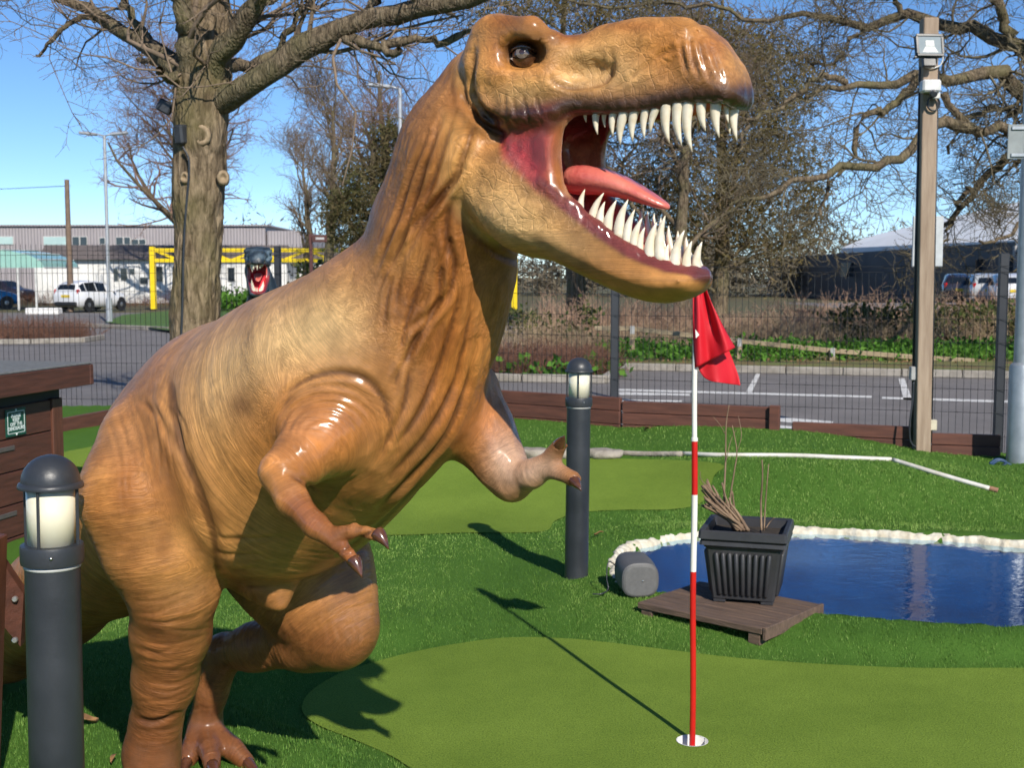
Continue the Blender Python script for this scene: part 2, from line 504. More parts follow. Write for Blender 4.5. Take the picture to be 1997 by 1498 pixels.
membrane = Slab([(965, 225, .09), (1040, 205, .09), (1118, 192, .09), (1120, 228, .09), (1106, 262, .09), (1103, 305, .09), (1108, 350, .09), (1122, 410, .09), (1060, 385, .09), (990, 320, .09)], M_W, 0.030, spline=False)
C_W = [(hu(980), 0.072), (hu(1060), 0.098), (hu(1105), 0.100), (hu(1150), 0.074), (hu(1250), 0.058), (hu(1380), 0.044)]
cavity = Slab([(1010, 262, .06), (1060, 214, .06), (1140, 196, .06), (1260, 190, .06), (1370, 176, .03), (1415, 176, 0), (1425, 200, 0), (1400, 330, 0), (1350, 520, 0), (1320, 532, .02), (1262, 520, .05), (1190, 486, .06), (1120, 440, .06), (1060, 390, .06), (1020, 330, .06)], C_W, 0.035)

hs, he = np.minimum(upper.bounds(.08)[0], lower.bounds(.08)[0]), np.maximum(upper.bounds(.08)[1], lower.bounds(.08)[1])
sl, X, Y, Z = sub_grid(hs, he)
head = smin(upper.d(X, Y, Z), lower.d(X, Y, Z), np.float32(0.020))
head = smin(head, membrane.d(X, Y, Z), np.float32(0.012))
cav = cavity.d(X, Y, Z)
head = np.maximum(head, -cav)
def ball_d(c, r, sc=(1, 1, 1)):
    return (np.sqrt(((X - c[0]) / sc[0]) ** 2 + ((Y - c[1]) / sc[1]) ** 2 + ((Z - c[2]) / sc[2]) ** 2) - r)
def both(px, py, w):
    p = head_pt(px, py, w); u, v = head_uv(p)
    return [H_O + H_A * u + H_L * s * w + np.array([0, 0, v]) for s in (1, -1)]
def cap_both(p1, p2, r1, r2, k):
    global head
    for a, b in zip(both(*p1), both(*p2)):
        head = smin(head, cone_d(X, Y, Z, a.astype(np.float32), b.astype(np.float32), np.float32(r1), np.float32(r2)), np.float32(k))
# brow ridge, rear orbit rim, cheek bone, nasal ridge, lip roll
cap_both((966, 52, .112), (1036, 58, .130), .025, .025, .02)
cap_both((1036, 58, .130), (1092, 84, .100), .023, .012, .02)
cap_both((962, 66, .104), (968, 135, .120), .024, .024, .03)
cap_both((975, 148, .120), (1075, 152, .110), .020, .018, .03)
cap_both((1075, 152, .108), (1090, 95, .095), .016, .014, .02)
cap_both((1180, 75, .055), (1330, 62, .050), .022, .026, .03)
cap_both((1360, 112, .028), (1390, 152, .024), .040, .036, .03)
inset = lambda q: (q[0], q[1], max(q[2] - .012, .002))
for a_, c_ in zip(LOWLIP[1:-1], LOWLIP[2:]): cap_both(inset(a_), inset(c_), .009, .009, .02)
for c in both(1018, 104, .136): head = np.maximum(head, -(ball_d(c, 0.038, (1.22, 1.0, 0.74))))
for c in both(1362, 62, .062): head = np.maximum(head, -ball_d(c, 0.013))
for c in both(1135, 138, .128):                                   # shallow hollow in front of the eye
    h2 = -(ball_d(c, 0.045, (1.4, 1.0, .62)))
    kk = np.float32(.02); hh = np.maximum(kk - np.abs(head - h2), 0) / kk
    head = np.maximum(head, h2) + hh * hh * kk * .25
FIELD[sl] = smin(FIELD[sl], head, np.float32(0.022))
FIELD[sl] = np.maximum(FIELD[sl], -cav)

def surface_nets(F):
    s = F < 0
    cells = np.zeros(tuple(n - 1 for n in F.shape), np.uint8)
    for dx in (0, 1):
        for dy in (0, 1):
            for dz in (0, 1):
                cells += s[dx:dx + cells.shape[0], dy:dy + cells.shape[1], dz:dz + cells.shape[2]]
    act = np.argwhere((cells > 0) & (cells < 8))
    idx = np.full(cells.shape, -1, np.int32)
    idx[act[:, 0], act[:, 1], act[:, 2]] = np.arange(len(act))
    acc = np.zeros((len(act), 3)); cnt = np.zeros(len(act))
    cor = [(0, 0, 0), (1, 0, 0), (0, 1, 0), (1, 1, 0), (0, 0, 1), (1, 0, 1), (0, 1, 1), (1, 1, 1)]
    val = [F[act[:, 0] + c[0], act[:, 1] + c[1], act[:, 2] + c[2]].astype(float) for c in cor]
    for i in range(8):
        for j in range(i + 1, 8):
            if sum(abs(a - b) for a, b in zip(cor[i], cor[j])) != 1: continue
            m = (val[i] < 0) != (val[j] < 0)
            t = np.where(m, val[i] / np.where(m, val[i] - val[j], 1), 0)
            p = np.array(cor[i]) + t[:, None] * (np.array(cor[j]) - np.array(cor[i]))
            acc += np.where(m[:, None], p, 0); cnt += m
    V = (act + acc / cnt[:, None] + 0.5) * HV + LO
    quads = []
    for ax in range(3):
        o1, o2 = [a for a in range(3) if a != ax]
        a = [slice(None)] * 3; b = [slice(None)] * 3
        a[ax] = slice(0, -1); b[ax] = slice(1, None)
        for o in (o1, o2):
            a[o] = slice(1, -1); b[o] = slice(1, -1)
        sa, sb = s[tuple(a)], s[tuple(b)]
        e = np.argwhere(sa != sb)
        flip = sa[e[:, 0], e[:, 1], e[:, 2]]
        base = e.copy(); base[:, o1] += 1; base[:, o2] += 1
        def at(d1, d2):
            q = base.copy(); q[:, o1] += d1; q[:, o2] += d2
            return idx[q[:, 0], q[:, 1], q[:, 2]]
        q = np.stack([at(-1, -1), at(0, -1), at(0, 0), at(-1, 0)], 1)
        if ax == 1: flip = ~flip
        q[~flip] = q[~flip][:, ::-1]
        quads.append(q)
    return V, np.concatenate(quads)

V, Q = surface_nets(FIELD)
del FIELD, head, cav

def relax(V, Q, it, lam=0.5):
    E = np.concatenate([Q[:, [0, 1]], Q[:, [1, 2]], Q[:, [2, 3]], Q[:, [3, 0]]])
    for k in range(it):
        acc = np.zeros_like(V); cnt = np.zeros(len(V))
        for c in range(3):
            acc[:, c] = np.bincount(E[:, 0], V[E[:, 1], c], len(V)) + np.bincount(E[:, 1], V[E[:, 0], c], len(V))
        cnt = np.bincount(E[:, 0], minlength=len(V)) + np.bincount(E[:, 1], minlength=len(V))
        V = V + lam * (acc / cnt[:, None] - V)
    return V
V = relax(V, Q, 3)

def subdivide(V, Q):
    n = len(V)
    E = np.sort(np.concatenate([Q[:, [0, 1]], Q[:, [1, 2]], Q[:, [2, 3]], Q[:, [3, 0]]]), axis=1)
    key = E[:, 0].astype(np.int64) * n + E[:, 1]
    uq, inv = np.unique(key, return_inverse=True)
    em = (V[uq // n] + V[uq % n]) / 2
    fc = V[Q].mean(1)
    m = len(Q); e = [inv[k * m:(k + 1) * m] + n for k in range(4)]; f = np.arange(m) + n + len(em)
    V2 = np.concatenate([V, em, fc])
    Q2 = np.concatenate([np.stack([Q[:, 0], e[0], f, e[3]], 1), np.stack([e[0], Q[:, 1], e[1], f], 1), np.stack([f, e[1], Q[:, 2], e[2]], 1), np.stack([e[3], f, e[2], Q[:, 3]], 1)])
    return V2, Q2
V, Q = subdivide(V, Q)
V = relax(V, Q, 2)

def normals(V, Q):
    n = np.cross(V[Q[:, 2]] - V[Q[:, 0]], V[Q[:, 3]] - V[Q[:, 1]])
    N = np.zeros_like(V)
    for c in range(3):
        for k in range(4): N[:, c] += np.bincount(Q[:, k], n[:, c], len(V))
    return N / (np.linalg.norm(N, axis=1, keepdims=True) + 1e-12)
N = normals(V, Q)

# regions -----------------------------------------------------------
hu_ = (V - H_O) @ H_A; hv_ = V[:, 2] - H_O[2]; hw_ = (V - H_O) @ H_L
PX, PY = project(V)
def slab_at(s, V): return s.d(V[:, 0].astype(np.float32), V[:, 1].astype(np.float32), V[:, 2].astype(np.float32))
d_up, d_lo, d_cav, d_mem = (slab_at(s, V) for s in (upper, lower, cavity, membrane))
d_head = np.minimum(d_up, d_lo)
is_head = smooth(0.030, 0.008, d_head) * smooth(-0.3, -0.2, hu_ * 0 + hv_)
in_mouth = smooth(0.010, 0.003, np.abs(d_cav)) * (d_up < 0.03 + 0 * d_lo).astype(float)
in_mouth = smooth(0.011, 0.004, np.abs(d_cav))

# folds: anisotropic ridges that follow each bone
flow = np.zeros((len(V), 3)); fw = np.zeros(len(V)) + 1e-9
acc = np.zeros(len(V)); wsum = np.zeros(len(V)) + 1e-6; amp_s = np.zeros(len(V))
SHOULDER = P(606, 872, 2.60)
warp = np.stack([fbm(V * 7 + 11, 1), fbm(V * 7 + 37, 2), fbm(V * 7 + 71, 3)], 1) * 0.016
for a, b, ra, rb, fold, Fq, low, amp in BONES:
    ba = b - a; L2 = ba @ ba; L = math.sqrt(L2); A = ba / L
    t = np.clip((V - a) @ ba / L2, 0, 1)
    dist = np.linalg.norm(V - a - t[:, None] * ba, axis=1) - (ra + (rb - ra) * t)
    w = np.exp(-np.clip(dist, -0.02, None) / 0.018)
    sel = w > 0.02
    if not sel.any(): continue
    r = V[sel] + warp[sel]
    if fold == 'conc':
        q = np.linalg.norm(r - SHOULDER, axis=1)
        c = np.stack([q * Fq, r[:, 2] * low, r[:, 0] * low], 1)
    else:
        ax = ((r - a) @ A)[:, None] * A
        pr = (r - a) - ax
        c = pr * low + ax * Fq if fold == 'ring' else pr * Fq + ax * low
    p0_ = V[sel]
    ax0 = (p0_ @ A)[:, None] * A
    if fold == 'conc': fc_ = np.stack([np.linalg.norm(p0_ - SHOULDER, axis=1), p0_[:, 2] * .12, p0_[:, 0] * .12], 1)
    elif fold == 'ring': fc_ = ax0 + (p0_ - ax0) * .14
    else: fc_ = (p0_ - ax0) + ax0 * .10
    w3 = w[sel] ** 2
    flow[sel] += fc_ * w3[:, None]; fw[sel] += w3
    n = 0.65 * (1 - 2 * np.abs(noise3(c, 5))) + 0.35 * (1 - 2 * np.abs(noise3(c * 2.1 + 9, 6)))
    acc[sel] += w[sel] * n * amp; wsum[sel] += w[sel]; amp_s[sel] += w[sel] * amp
flow = flow / fw[:, None]
fold_h = acc / wsum
fold_amp = amp_s / wsum
calm = 0.35 + 0.65 * smooth(-0.25, 0.35, fbm(V * 4.2 + 3, 21))
disp = fold_h * (1 - is_head) * calm

# creases drawn on the skin: polylines in the photograph's pixels, cut into the side that faces the viewer
facing = smooth(-0.1, 0.25, -(N @ FWD))
def crease(pts, width, depth, bulge=0.6):
    global disp
    pts = catmull(pts, 6, closed=False)
    m = (PX > pts[:, 0].min() - 60) & (PX < pts[:, 0].max() + 60) & (PY > pts[:, 1].min() - 60) & (PY < pts[:, 1].max() + 60)
    i = np.nonzero(m)[0]
    if len(i) == 0: return
    best = np.full(len(i), 1e9); tt = np.zeros(len(i))
    for k in range(len(pts) - 1):
        a, e = pts[k], pts[k + 1] - pts[k]
        t = np.clip(((PX[i] - a[0]) * e[0] + (PY[i] - a[1]) * e[1]) / (e @ e + 1e-9), 0, 1)
        d = np.hypot(PX[i] - a[0] - t * e[0], PY[i] - a[1] - t * e[1])
        u = d < best; best[u] = d[u]; tt[u] = (k + t[u]) / (len(pts) - 1)
    fade = np.sin(np.pi * np.clip(tt, 0.02, 0.98)) ** 0.5
    g = np.exp(-(best / width) ** 2) - bulge * np.exp(-((best - 2.1 * width) / (1.2 * width)) ** 2)
    disp[i] -= depth * g * fade * facing[i]
CREASES = [
 ([(548, 800), (575, 755), (640, 728), (710, 738), (752, 790), (757, 850), (728, 902)], 8, .005),
 ([(336, 740), (352, 860), (390, 965), (416, 1050), (422, 1125)], 11, .006), ([(262, 775), (310, 812), (350, 890)], 7, .003), ([(330, 740), (334, 800), (348, 870)], 10, .005),
 ([(935, 210), (905, 300), (870, 370), (800, 450), (765, 520)], 7, .008), ([(905, 330), (850, 400), (790, 500), (770, 600)], 6, .007),
 ([(860, 230), (830, 320), (800, 420), (770, 500), (740, 560)], 5, .006), ([(885, 220), (862, 300), (835, 380), (800, 450)], 5, .006), ([(835, 260), (800, 350), (770, 440), (735, 520)], 5, .006),
 ([(880, 390), (870, 450), (885, 520), (870, 580), (800, 640)], 7, .009), ([(875, 470), (860, 530), (850, 600), (790, 700), (770, 760)], 6, .008), ([(900, 520), (890, 600), (860, 700), (820, 800), (780, 860)], 6, .008),
 ([(925, 560), (910, 650), (880, 760), (830, 850), (760, 930)], 6, .007), ([(840, 480), (815, 560), (790, 640), (780, 700)], 5, .006), ([(790, 480), (760, 560), (748, 640)], 5, .006), ([(820, 620), (800, 700), (790, 780), (760, 860)], 6, .006),
 ([(930, 660), (905, 760), (870, 850), (800, 930), (740, 990)], 6, .007), ([(870, 880), (800, 960), (730, 1030), (660, 1080)], 5, .006), ([(850, 920), (780, 990), (720, 1050)], 5, .005),
 ([(300, 1215), (350, 1212), (400, 1196)], 5, .002), ([(262, 1262), (320, 1280)], 5, .002), ([(330, 1312), (385, 1290)], 5, .002), ([(268, 1400), (300, 1408), (345, 1392)], 5, .006),
 ([(560, 925), (590, 940), (620, 962)], 5, .004),
 ([(905, 140), (912, 200), (950, 245), (985, 262)], 7, .010), ([(925, 100), (922, 170), (945, 215), (975, 235)], 6, .010), ([(918, 180), (935, 235), (965, 255)], 5, .006),
 ([(1075, 150), (1090, 165), (1130, 172), (1180, 160), (1195, 130), (1190, 100)], 5, .004), ([(1200, 170), (1260, 130), (1300, 100), (1330, 95)], 5, .0025),
 ([(1345, 70), (1350, 110), (1362, 150)], 4, .0035), ([(1362, 75), (1372, 115), (1385, 155)], 4, .0035), ([(1385, 85), (1398, 125), (1410, 155)], 4, .003), ([(1325, 80), (1332, 110), (1340, 145)], 4, .003),
 ([(1000, 190), (1004, 215), (1006, 235)], 3, .003), ([(1020, 185), (1025, 212), (1030, 235)], 3, .003), ([(1045, 185), (1050, 208), (1056, 225)], 3, .003), ([(985, 180), (984, 210), (985, 232)], 3, .003),
 ([(905, 440), (980, 500), (1080, 520), (1160, 552)], 6, .004),
]
for pts, w, dep in CREASES: crease(pts, w, dep)
r_arc = random.Random(12)
for k in range(9):
    R_ = 42 + 9.5 * k + r_arc.uniform(-2, 2); a0 = 205 - 6 * k + r_arc.uniform(-12, 12); a1 = -12 + r_arc.uniform(-14, 22)
    crease([(632 + 3 * k * .6 + R_ * 1.02 * math.cos(math.radians(a)), 856 - R_ * .92 * math.sin(math.radians(a))) for a in np.linspace(a0, a1, 7)], 3.6, .0032, .5)
for k in range(4):
    y0 = 1050 + 30 * k + r_arc.uniform(-5, 5); x1_ = 520 + r_arc.uniform(-30, 60)
    crease([(416 + r_arc.uniform(-4, 8), y0), (455, y0 + 8 + r_arc.uniform(-4, 6)), (x1_, y0 + r_arc.uniform(-6, 10))], 4.8, .0024, .4)
for k in range(16):                                        # fan of fine folds over the thigh and hip
    t = k / 15; x0_ = 205 + 130 * t; y0_ = 830 - 60 * math.sin(t * 2.4)
    j_ = r_arc.uniform(-14, 14)
    crease([(x0_ + j_, y0_ + j_), (x0_ + 22 + 10 * t + j_ * .6, y0_ + 70 + r_arc.uniform(-14, 14)), (x0_ + 30 + 22 * t + r_arc.uniform(-16, 16), y0_ + 150 + 30 * t + 2 * j_)], 3.4, .0013, .5)
for k in range(14):
    y0_ = 1170 + 19 * k + r_arc.uniform(-5, 5); xl = 262 + r_arc.uniform(0, 50); xr = xl + r_arc.uniform(60, 120)
    crease([(xl, y0_ + r_arc.uniform(-4, 8)), ((xl + xr) / 2, y0_ + 7), (xr, y0_ - r_arc.uniform(0, 12))], 3.2, .0014, .5)
for k in range(12):
    x0_ = 470 + 20 * k + r_arc.uniform(-9, 9); crease([(x0_ + r_arc.uniform(-8, 8), 1205 + r_arc.uniform(-22, 22)), (x0_ + 14, 1245), (x0_ + r_arc.uniform(-12, 14), 1282 + r_arc.uniform(-18, 10))], r_arc.uniform(2.6, 4.6), r_arc.uniform(.0004, .0013), .5)
# lip beads and scaly head
def line_dist(pl):
    best = np.full(len(V), 9.0)
    for sgn in (1, -1):
        pp = []
        for x, y, w in pl:
            q = head_pt(x, y, w); u, v = head_uv(q); pp.append(np.array([u, v, sgn * w]))
        if sgn == -1: pp = [q for q in pp]
        C = np.stack([hu_, hv_, hw_], 1)
        for a, c in zip(pp[:-1], pp[1:]):
            e = c - a; t = np.clip((C - a) @ e / (e @ e), 0, 1)
            best = np.minimum(best, np.linalg.norm(C - a - t[:, None] * e, axis=1))
    return best
d_ul, d_ll = line_dist(UPLIP), line_dist(LOWLIP)
beads = np.abs(np.sin(hu_ * 150)) * smooth(0.026, 0.010, d_ul) + .7 * np.abs(np.sin(hu_ * 170)) * smooth(0.022, 0.010, d_ll)
disp += is_head * (1 - in_mouth) * (0.0022 * beads + 0.0016 * fbm(V * 28, 31, 3))
V = V + N * disp[:, None]
# feet stay above the turf
NN = normals(V, Q)

# paint --------------------------------------------------------------
def lerp(c, d, t): return c + (np.asarray(d) - c) * t[:, None]
def blob(x, y, rx, ry, soft=1.0): return np.exp(-(((PX - x) / rx) ** 2 + ((PY - y) / ry) ** 2) * soft)
TAN, BROWN, ORANGE, CREAM, DARK, UMBER = (.57, .262, .078), (.285, .100, .026), (.52, .165, .024), (.70, .44, .19), (.030, .014, .008), (.13, .048, .017)
n1 = fbm(V * 3.2, 41); n2 = fbm(V * 9.0, 43); n3 = fbm(V * np.array([22, 22, 5.0]), 47)
col = np.tile(np.array(TAN), (len(V), 1))
col = lerp(col, BROWN, np.clip(0.30 + 0.42 * n1 + 0.18 * n2 + 0.15 * n3, 0, 0.8))
# pale ribs and shoulder blade, golden flank
col = lerp(col, CREAM, 0.95 * blob(630, 625, 125, 80) + 0.55 * blob(420, 760, 80, 110) + 0.75 * blob(510, 680, 110, 90))
col = lerp(col, ORANGE, np.clip(0.65 * blob(880, 700, 60, 190) + 0.5 * blob(640, 840, 110, 90) + 0.35 * blob(520, 860, 90, 140) + 0.4 * blob(960, 820, 45, 90), 0, 1))
col = lerp(col, UMBER, np.clip(0.55 * blob(470, 790, 26, 24) + 0.35 * blob(480, 640, 20, 100) + 0.40 * blob(735, 590, 30, 70), 0, 1))
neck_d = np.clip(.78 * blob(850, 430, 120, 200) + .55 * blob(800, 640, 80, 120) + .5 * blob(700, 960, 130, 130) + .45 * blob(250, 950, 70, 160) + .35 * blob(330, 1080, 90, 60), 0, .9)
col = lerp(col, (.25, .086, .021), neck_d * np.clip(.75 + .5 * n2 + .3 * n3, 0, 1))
# lower legs and arms go redder and darker
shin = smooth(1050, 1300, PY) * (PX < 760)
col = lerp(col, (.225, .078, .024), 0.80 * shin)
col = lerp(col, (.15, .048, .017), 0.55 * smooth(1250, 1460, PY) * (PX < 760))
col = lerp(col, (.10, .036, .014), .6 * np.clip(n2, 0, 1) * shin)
arm = blob(600, 1000, 60, 50) + blob(680, 1080, 70, 50)
col = lerp(col, (.27, .085, .026), np.clip(arm, 0, .85))
col = lerp(col, (.62, .40, .27), 0.85 * np.clip(blob(985, 900, 40, 60) + blob(1050, 915, 50, 40), 0, 1))
col = lerp(col, UMBER, 0.9 * np.clip(blob(1095, 868, 22, 18) + blob(1122, 940, 18, 24), 0, 1))
# cool grey brown on upward-facing back: sky sheen put into the colour
sky_sheen = smooth(0.25, 0.85, N[:, 2]) * (1 - is_head) * (PX < 760) * smooth(1000, 800, PY)
col = lerp(col, (.40, .20, .10), 0.5 * sky_sheen)
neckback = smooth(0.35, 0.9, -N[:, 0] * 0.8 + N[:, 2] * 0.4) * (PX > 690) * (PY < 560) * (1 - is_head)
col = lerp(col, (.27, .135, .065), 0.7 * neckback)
# wash in the grooves (brown glaze, deepened to put fold shade into the colour)
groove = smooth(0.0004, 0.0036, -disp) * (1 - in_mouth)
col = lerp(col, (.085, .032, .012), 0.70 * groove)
# head
hcol = np.tile(np.array((.60, .30, .092)), (len(V), 1))
hcol = lerp(hcol, BROWN, np.clip(0.12 + 0.35 * n2, 0, 0.5))
hcol = lerp(hcol, CREAM, np.clip(0.8 * blob(1130, 135, 70, 40) + 0.7 * blob(1010, 190, 60, 30) + 0.9 * blob(985, 440, 90, 80) + 0.7 * blob(1100, 500, 90, 45) + 0.5 * blob(1230, 150, 60, 50), 0, .92))
hcol = lerp(hcol, (.50, .19, .038), np.clip(0.9 * blob(970, 90, 34, 70) + 0.85 * blob(1310, 95, 70, 60) + 0.6 * blob(1050, 130, 60, 26) + 0.9 * blob(1290, 550, 90, 40) + 0.6 * blob(930, 240, 40, 40), 0, .95))
hcol = lerp(hcol, (.27, .09, .022), np.clip(0.9 * blob(990, 40, 50, 16) + 0.85 * blob(1100, 70, 50, 18) + 0.75 * blob(1230, 50, 80, 16) + 0.8 * blob(1390, 90, 40, 40) + .6 * blob(1000, 290, 60, 40), 0, .9))
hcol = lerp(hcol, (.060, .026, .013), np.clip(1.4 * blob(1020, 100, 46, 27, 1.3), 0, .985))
hcol = lerp(hcol, (.13, .055, .022), .75 * smooth(.075, .02, d_ul + .008 * n2) * smooth(-.30, -.12, hu_))
lip_u = smooth(0.042, 0.016, d_ul + .006 * n2)
hcol = lerp(hcol, (.034, .015, .010), 0.95 * lip_u)
dark_low = smooth(0.075, 0.02, d_ll)
hcol = lerp(hcol, (.13, .065, .026), 0.60 * dark_low)
lip_l = smooth(0.024, 0.012, d_ll + .003 * n2)
hcol = lerp(hcol, (.20, .034, .034), 0.92 * lip_l)
tip = blob(1375, 545, 22, 30); hcol = lerp(hcol, (.10, .03, .025), 0.8 * tip)
mem = smooth(0.014, 0.0, d_mem) * smooth(-0.006, 0.004, d_up) * smooth(-0.006, 0.004, d_lo) * (1 - .8 * lip_u) * (1 - .8 * lip_l)
mcol = lerp(np.tile(np.array((.42, .045, .045)), (len(V), 1)), (.40, .14, .035), smooth(1050, 1095, PX + .10 * (PY - 300)))
mcol = lerp(mcol, (.20, .018, .02), .6 * smooth(.0, .5, fbm(V * np.array([40, 40, 14.0]), 91)))
mcol = lerp(mcol, (.52, .25, .12), smooth(1092, 1104, PX))
hcol = lerp(hcol, mcol, mem)
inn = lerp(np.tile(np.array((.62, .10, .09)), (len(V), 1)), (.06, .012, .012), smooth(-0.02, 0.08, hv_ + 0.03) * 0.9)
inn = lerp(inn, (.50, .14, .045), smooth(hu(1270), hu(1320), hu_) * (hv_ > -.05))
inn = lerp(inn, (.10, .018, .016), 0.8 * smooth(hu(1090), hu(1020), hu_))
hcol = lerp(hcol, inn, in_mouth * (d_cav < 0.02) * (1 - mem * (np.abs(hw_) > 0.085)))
def in_px_poly(poly, soft):
    d = np.full(len(V), 1e9); ins = np.zeros(len(V), bool)
    for i in range(len(poly)):
        a, c = np.array(poly[i], float), np.array(poly[(i + 1) % len(poly)], float); e = c - a
        t = np.clip(((PX - a[0]) * e[0] + (PY - a[1]) * e[1]) / (e @ e), 0, 1); d = np.minimum(d, np.hypot(PX - a[0] - t * e[0], PY - a[1] - t * e[1]))
        ins ^= ((a[1] <= PY) != (c[1] <= PY)) & (PX < a[0] + (PY - a[1]) / (e[1] if abs(e[1]) > 1e-9 else 1e-9) * e[0])
    return smooth(-soft, soft, np.where(ins, d, -d))
cheek = in_px_poly([(980, 262), (1010, 250), (1060, 238), (1112, 232), (1104, 262), (1102, 310), (1108, 362), (1112, 388), (1060, 348), (1010, 304)], 6) * (hw_ > .05) * (np.clip(is_head + mem + in_mouth, 0, 1) > .1)
hcol = lerp(hcol, mcol, .95 * cheek * (1 - .7 * lip_u))
mem = np.maximum(mem, cheek)
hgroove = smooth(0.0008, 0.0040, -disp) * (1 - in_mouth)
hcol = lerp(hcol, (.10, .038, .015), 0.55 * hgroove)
hm = np.clip(is_head + in_mouth + mem + lip_u + lip_l, 0, 1)
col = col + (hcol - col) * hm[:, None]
mouth_mask = np.clip(in_mouth * (d_cav < 0.02) + mem * smooth(1092, 1060, PX) + lip_l, 0, 1)

# material --------------------------------------------------------------
def skin_material(name, recolour=False):
    m, nt, b, out = new_mat(name); L = nt.links.new
    at = nd(nt, 'ShaderNodeAttribute', attribute_name='paint')
    mk = nd(nt, 'ShaderNodeAttribute', attribute_name='mouth')
    hd = nd(nt, 'ShaderNodeAttribute', attribute_name='head')
    tc = nd(nt, 'ShaderNodeTexCoord')
    nz = nd(nt, 'ShaderNodeTexNoise', i_Scale=24.0, i_Detail=6.0, i_Roughness=0.65); L(tc.outputs['Object'], nz.inputs['Vector'])
    hsv = nd(nt, 'ShaderNodeHueSaturation')
    mr = nd(nt, 'ShaderNodeMapRange'); mr.inputs['To Min'].default_value = 0.78; mr.inputs['To Max'].default_value = 1.22
    mr.inputs['From Min'].default_value = 0.3; mr.inputs['From Max'].default_value = 0.7
    L(nz.outputs['Fac'], mr.inputs['Value']); L(mr.outputs[0], hsv.inputs['Value'])
    src = at.outputs['Color']
    if recolour:
        bw = nd(nt, 'ShaderNodeRGBToBW'); L(src, bw.inputs[0])
        rp = nd(nt, 'ShaderNodeValToRGB'); L(bw.outputs[0], rp.inputs['Fac'])
        e = rp.color_ramp.elements
        e[0].position = 0.03; e[0].color = (.006, .008, .012, 1); e[1].position = 0.42; e[1].color = (.14, .20, .25, 1)
        k = e.new(0.20); k.color = (.022, .036, .052, 1)
        mx = nd(nt, 'ShaderNodeMix', data_type='RGBA'); L(mk.outputs['Fac'], mx.inputs['Factor']); L(rp.outputs['Color'], mx.inputs['A'])
        rd = nd(nt, 'ShaderNodeMix', data_type='RGBA', blend_type='MULTIPLY'); rd.inputs['Factor'].default_value = 1.0; rd.inputs['B'].default_value = (1.4, .5, .8, 1)
        L(src, rd.inputs['A']); L(rd.outputs['Result'], mx.inputs['B'])
        src = mx.outputs['Result']
    L(src, hsv.inputs['Color'])
    tint = nd(nt, 'ShaderNodeMix', data_type='RGBA', blend_type='MULTIPLY'); tint.inputs['Factor'].default_value = 1.0
    L(hsv.outputs[0], tint.inputs['A']); L(tint.outputs['Result'], b.inputs['Base Color'])
    b.inputs['Roughness'].default_value = 0.5; b.inputs['Specular IOR Level'].default_value = 0.28
    gs = nd(nt, 'ShaderNodeAttribute', attribute_name='gloss'); L(gs.outputs['Fac'], b.inputs['Coat Weight'])
    r2 = nd(nt, 'ShaderNodeTexNoise', i_Scale=5.0, i_Detail=3.0); L(tc.outputs['Object'], r2.inputs['Vector'])
    m2 = nd(nt, 'ShaderNodeMapRange'); m2.inputs['From Min'].default_value = .35; m2.inputs['From Max'].default_value = .65
    m2.inputs['To Min'].default_value = 0.10; m2.inputs['To Max'].default_value = 0.32
    L(r2.outputs['Fac'], m2.inputs['Value']); L(m2.outputs[0], b.inputs['Coat Roughness'])
    b.inputs['Coat IOR'].default_value = 1.45
    # fine relief: brushed streaks everywhere, cracked scales on the head
    fl = nd(nt, 'ShaderNodeAttribute', attribute_name='flow')
    f0 = nd(nt, 'ShaderNodeTexNoise', i_Scale=75.0, i_Detail=4.0, i_Roughness=.62, i_Distortion=0.5); L(fl.outputs['Vector'], f0.inputs['Vector'])
    fa_ = nd(nt, 'ShaderNodeMath', operation='SUBTRACT'); L(f0.outputs['Fac'], fa_.inputs[0]); fa_.inputs[1].default_value = .5
    fb_ = nd(nt, 'ShaderNodeMath', operation='ABSOLUTE'); L(fa_.outputs[0], fb_.inputs[0])
    f1 = nd(nt, 'ShaderNodeMapRange'); L(fb_.outputs[0], f1.inputs['Value']); f1.inputs['From Max'].default_value = .16
    f1.inputs['To Min'].default_value = 0.0; f1.inputs['To Max'].default_value = 1.0
    tr_ = nd(nt, 'ShaderNodeMapRange'); L(fb_.outputs[0], tr_.inputs['Value']); tr_.inputs['From Max'].default_value = .10; tr_.inputs['To Min'].default_value = .82; tr_.inputs['To Max'].default_value = 1.05; f9 = nd(nt, 'ShaderNodeTexNoise', i_Scale=26.0, i_Detail=3.0, i_Roughness=.55); L(fl.outputs['Vector'], f9.inputs['Vector'])
    t9 = nd(nt, 'ShaderNodeMapRange'); L(f9.outputs['Fac'], t9.inputs['Value']); t9.inputs['From Min'].default_value = .36; t9.inputs['From Max'].default_value = .60; t9.inputs['To Min'].default_value = .82; t9.inputs['To Max'].default_value = 1.06
    t8 = nd(nt, 'ShaderNodeMath', operation='MULTIPLY'); L(tr_.outputs[0], t8.inputs[0]); L(t9.outputs[0], t8.inputs[1]); L(t8.outputs[0], tint.inputs['B'])
    wv = nd(nt, 'ShaderNodeTexNoise', i_Scale=14.0, i_Detail=2.0); L(tc.outputs['Object'], wv.inputs['Vector'])
    wm = nd(nt, 'ShaderNodeMix', data_type='RGBA', blend_type='LINEAR_LIGHT'); wm.inputs['Factor'].default_value = 0.018
    L(tc.outputs['Object'], wm.inputs['A']); L(wv.outputs['Color'], wm.inputs['B'])
    vo = nd(nt, 'ShaderNodeTexVoronoi', feature='DISTANCE_TO_EDGE', i_Scale=36.0); L(wm.outputs['Result'], vo.inputs['Vector'])
    vr = nd(nt, 'ShaderNodeMapRange'); vr.inputs['From Max'].default_value = 0.06; L(vo.outputs['Distance'], vr.inputs['Value'])
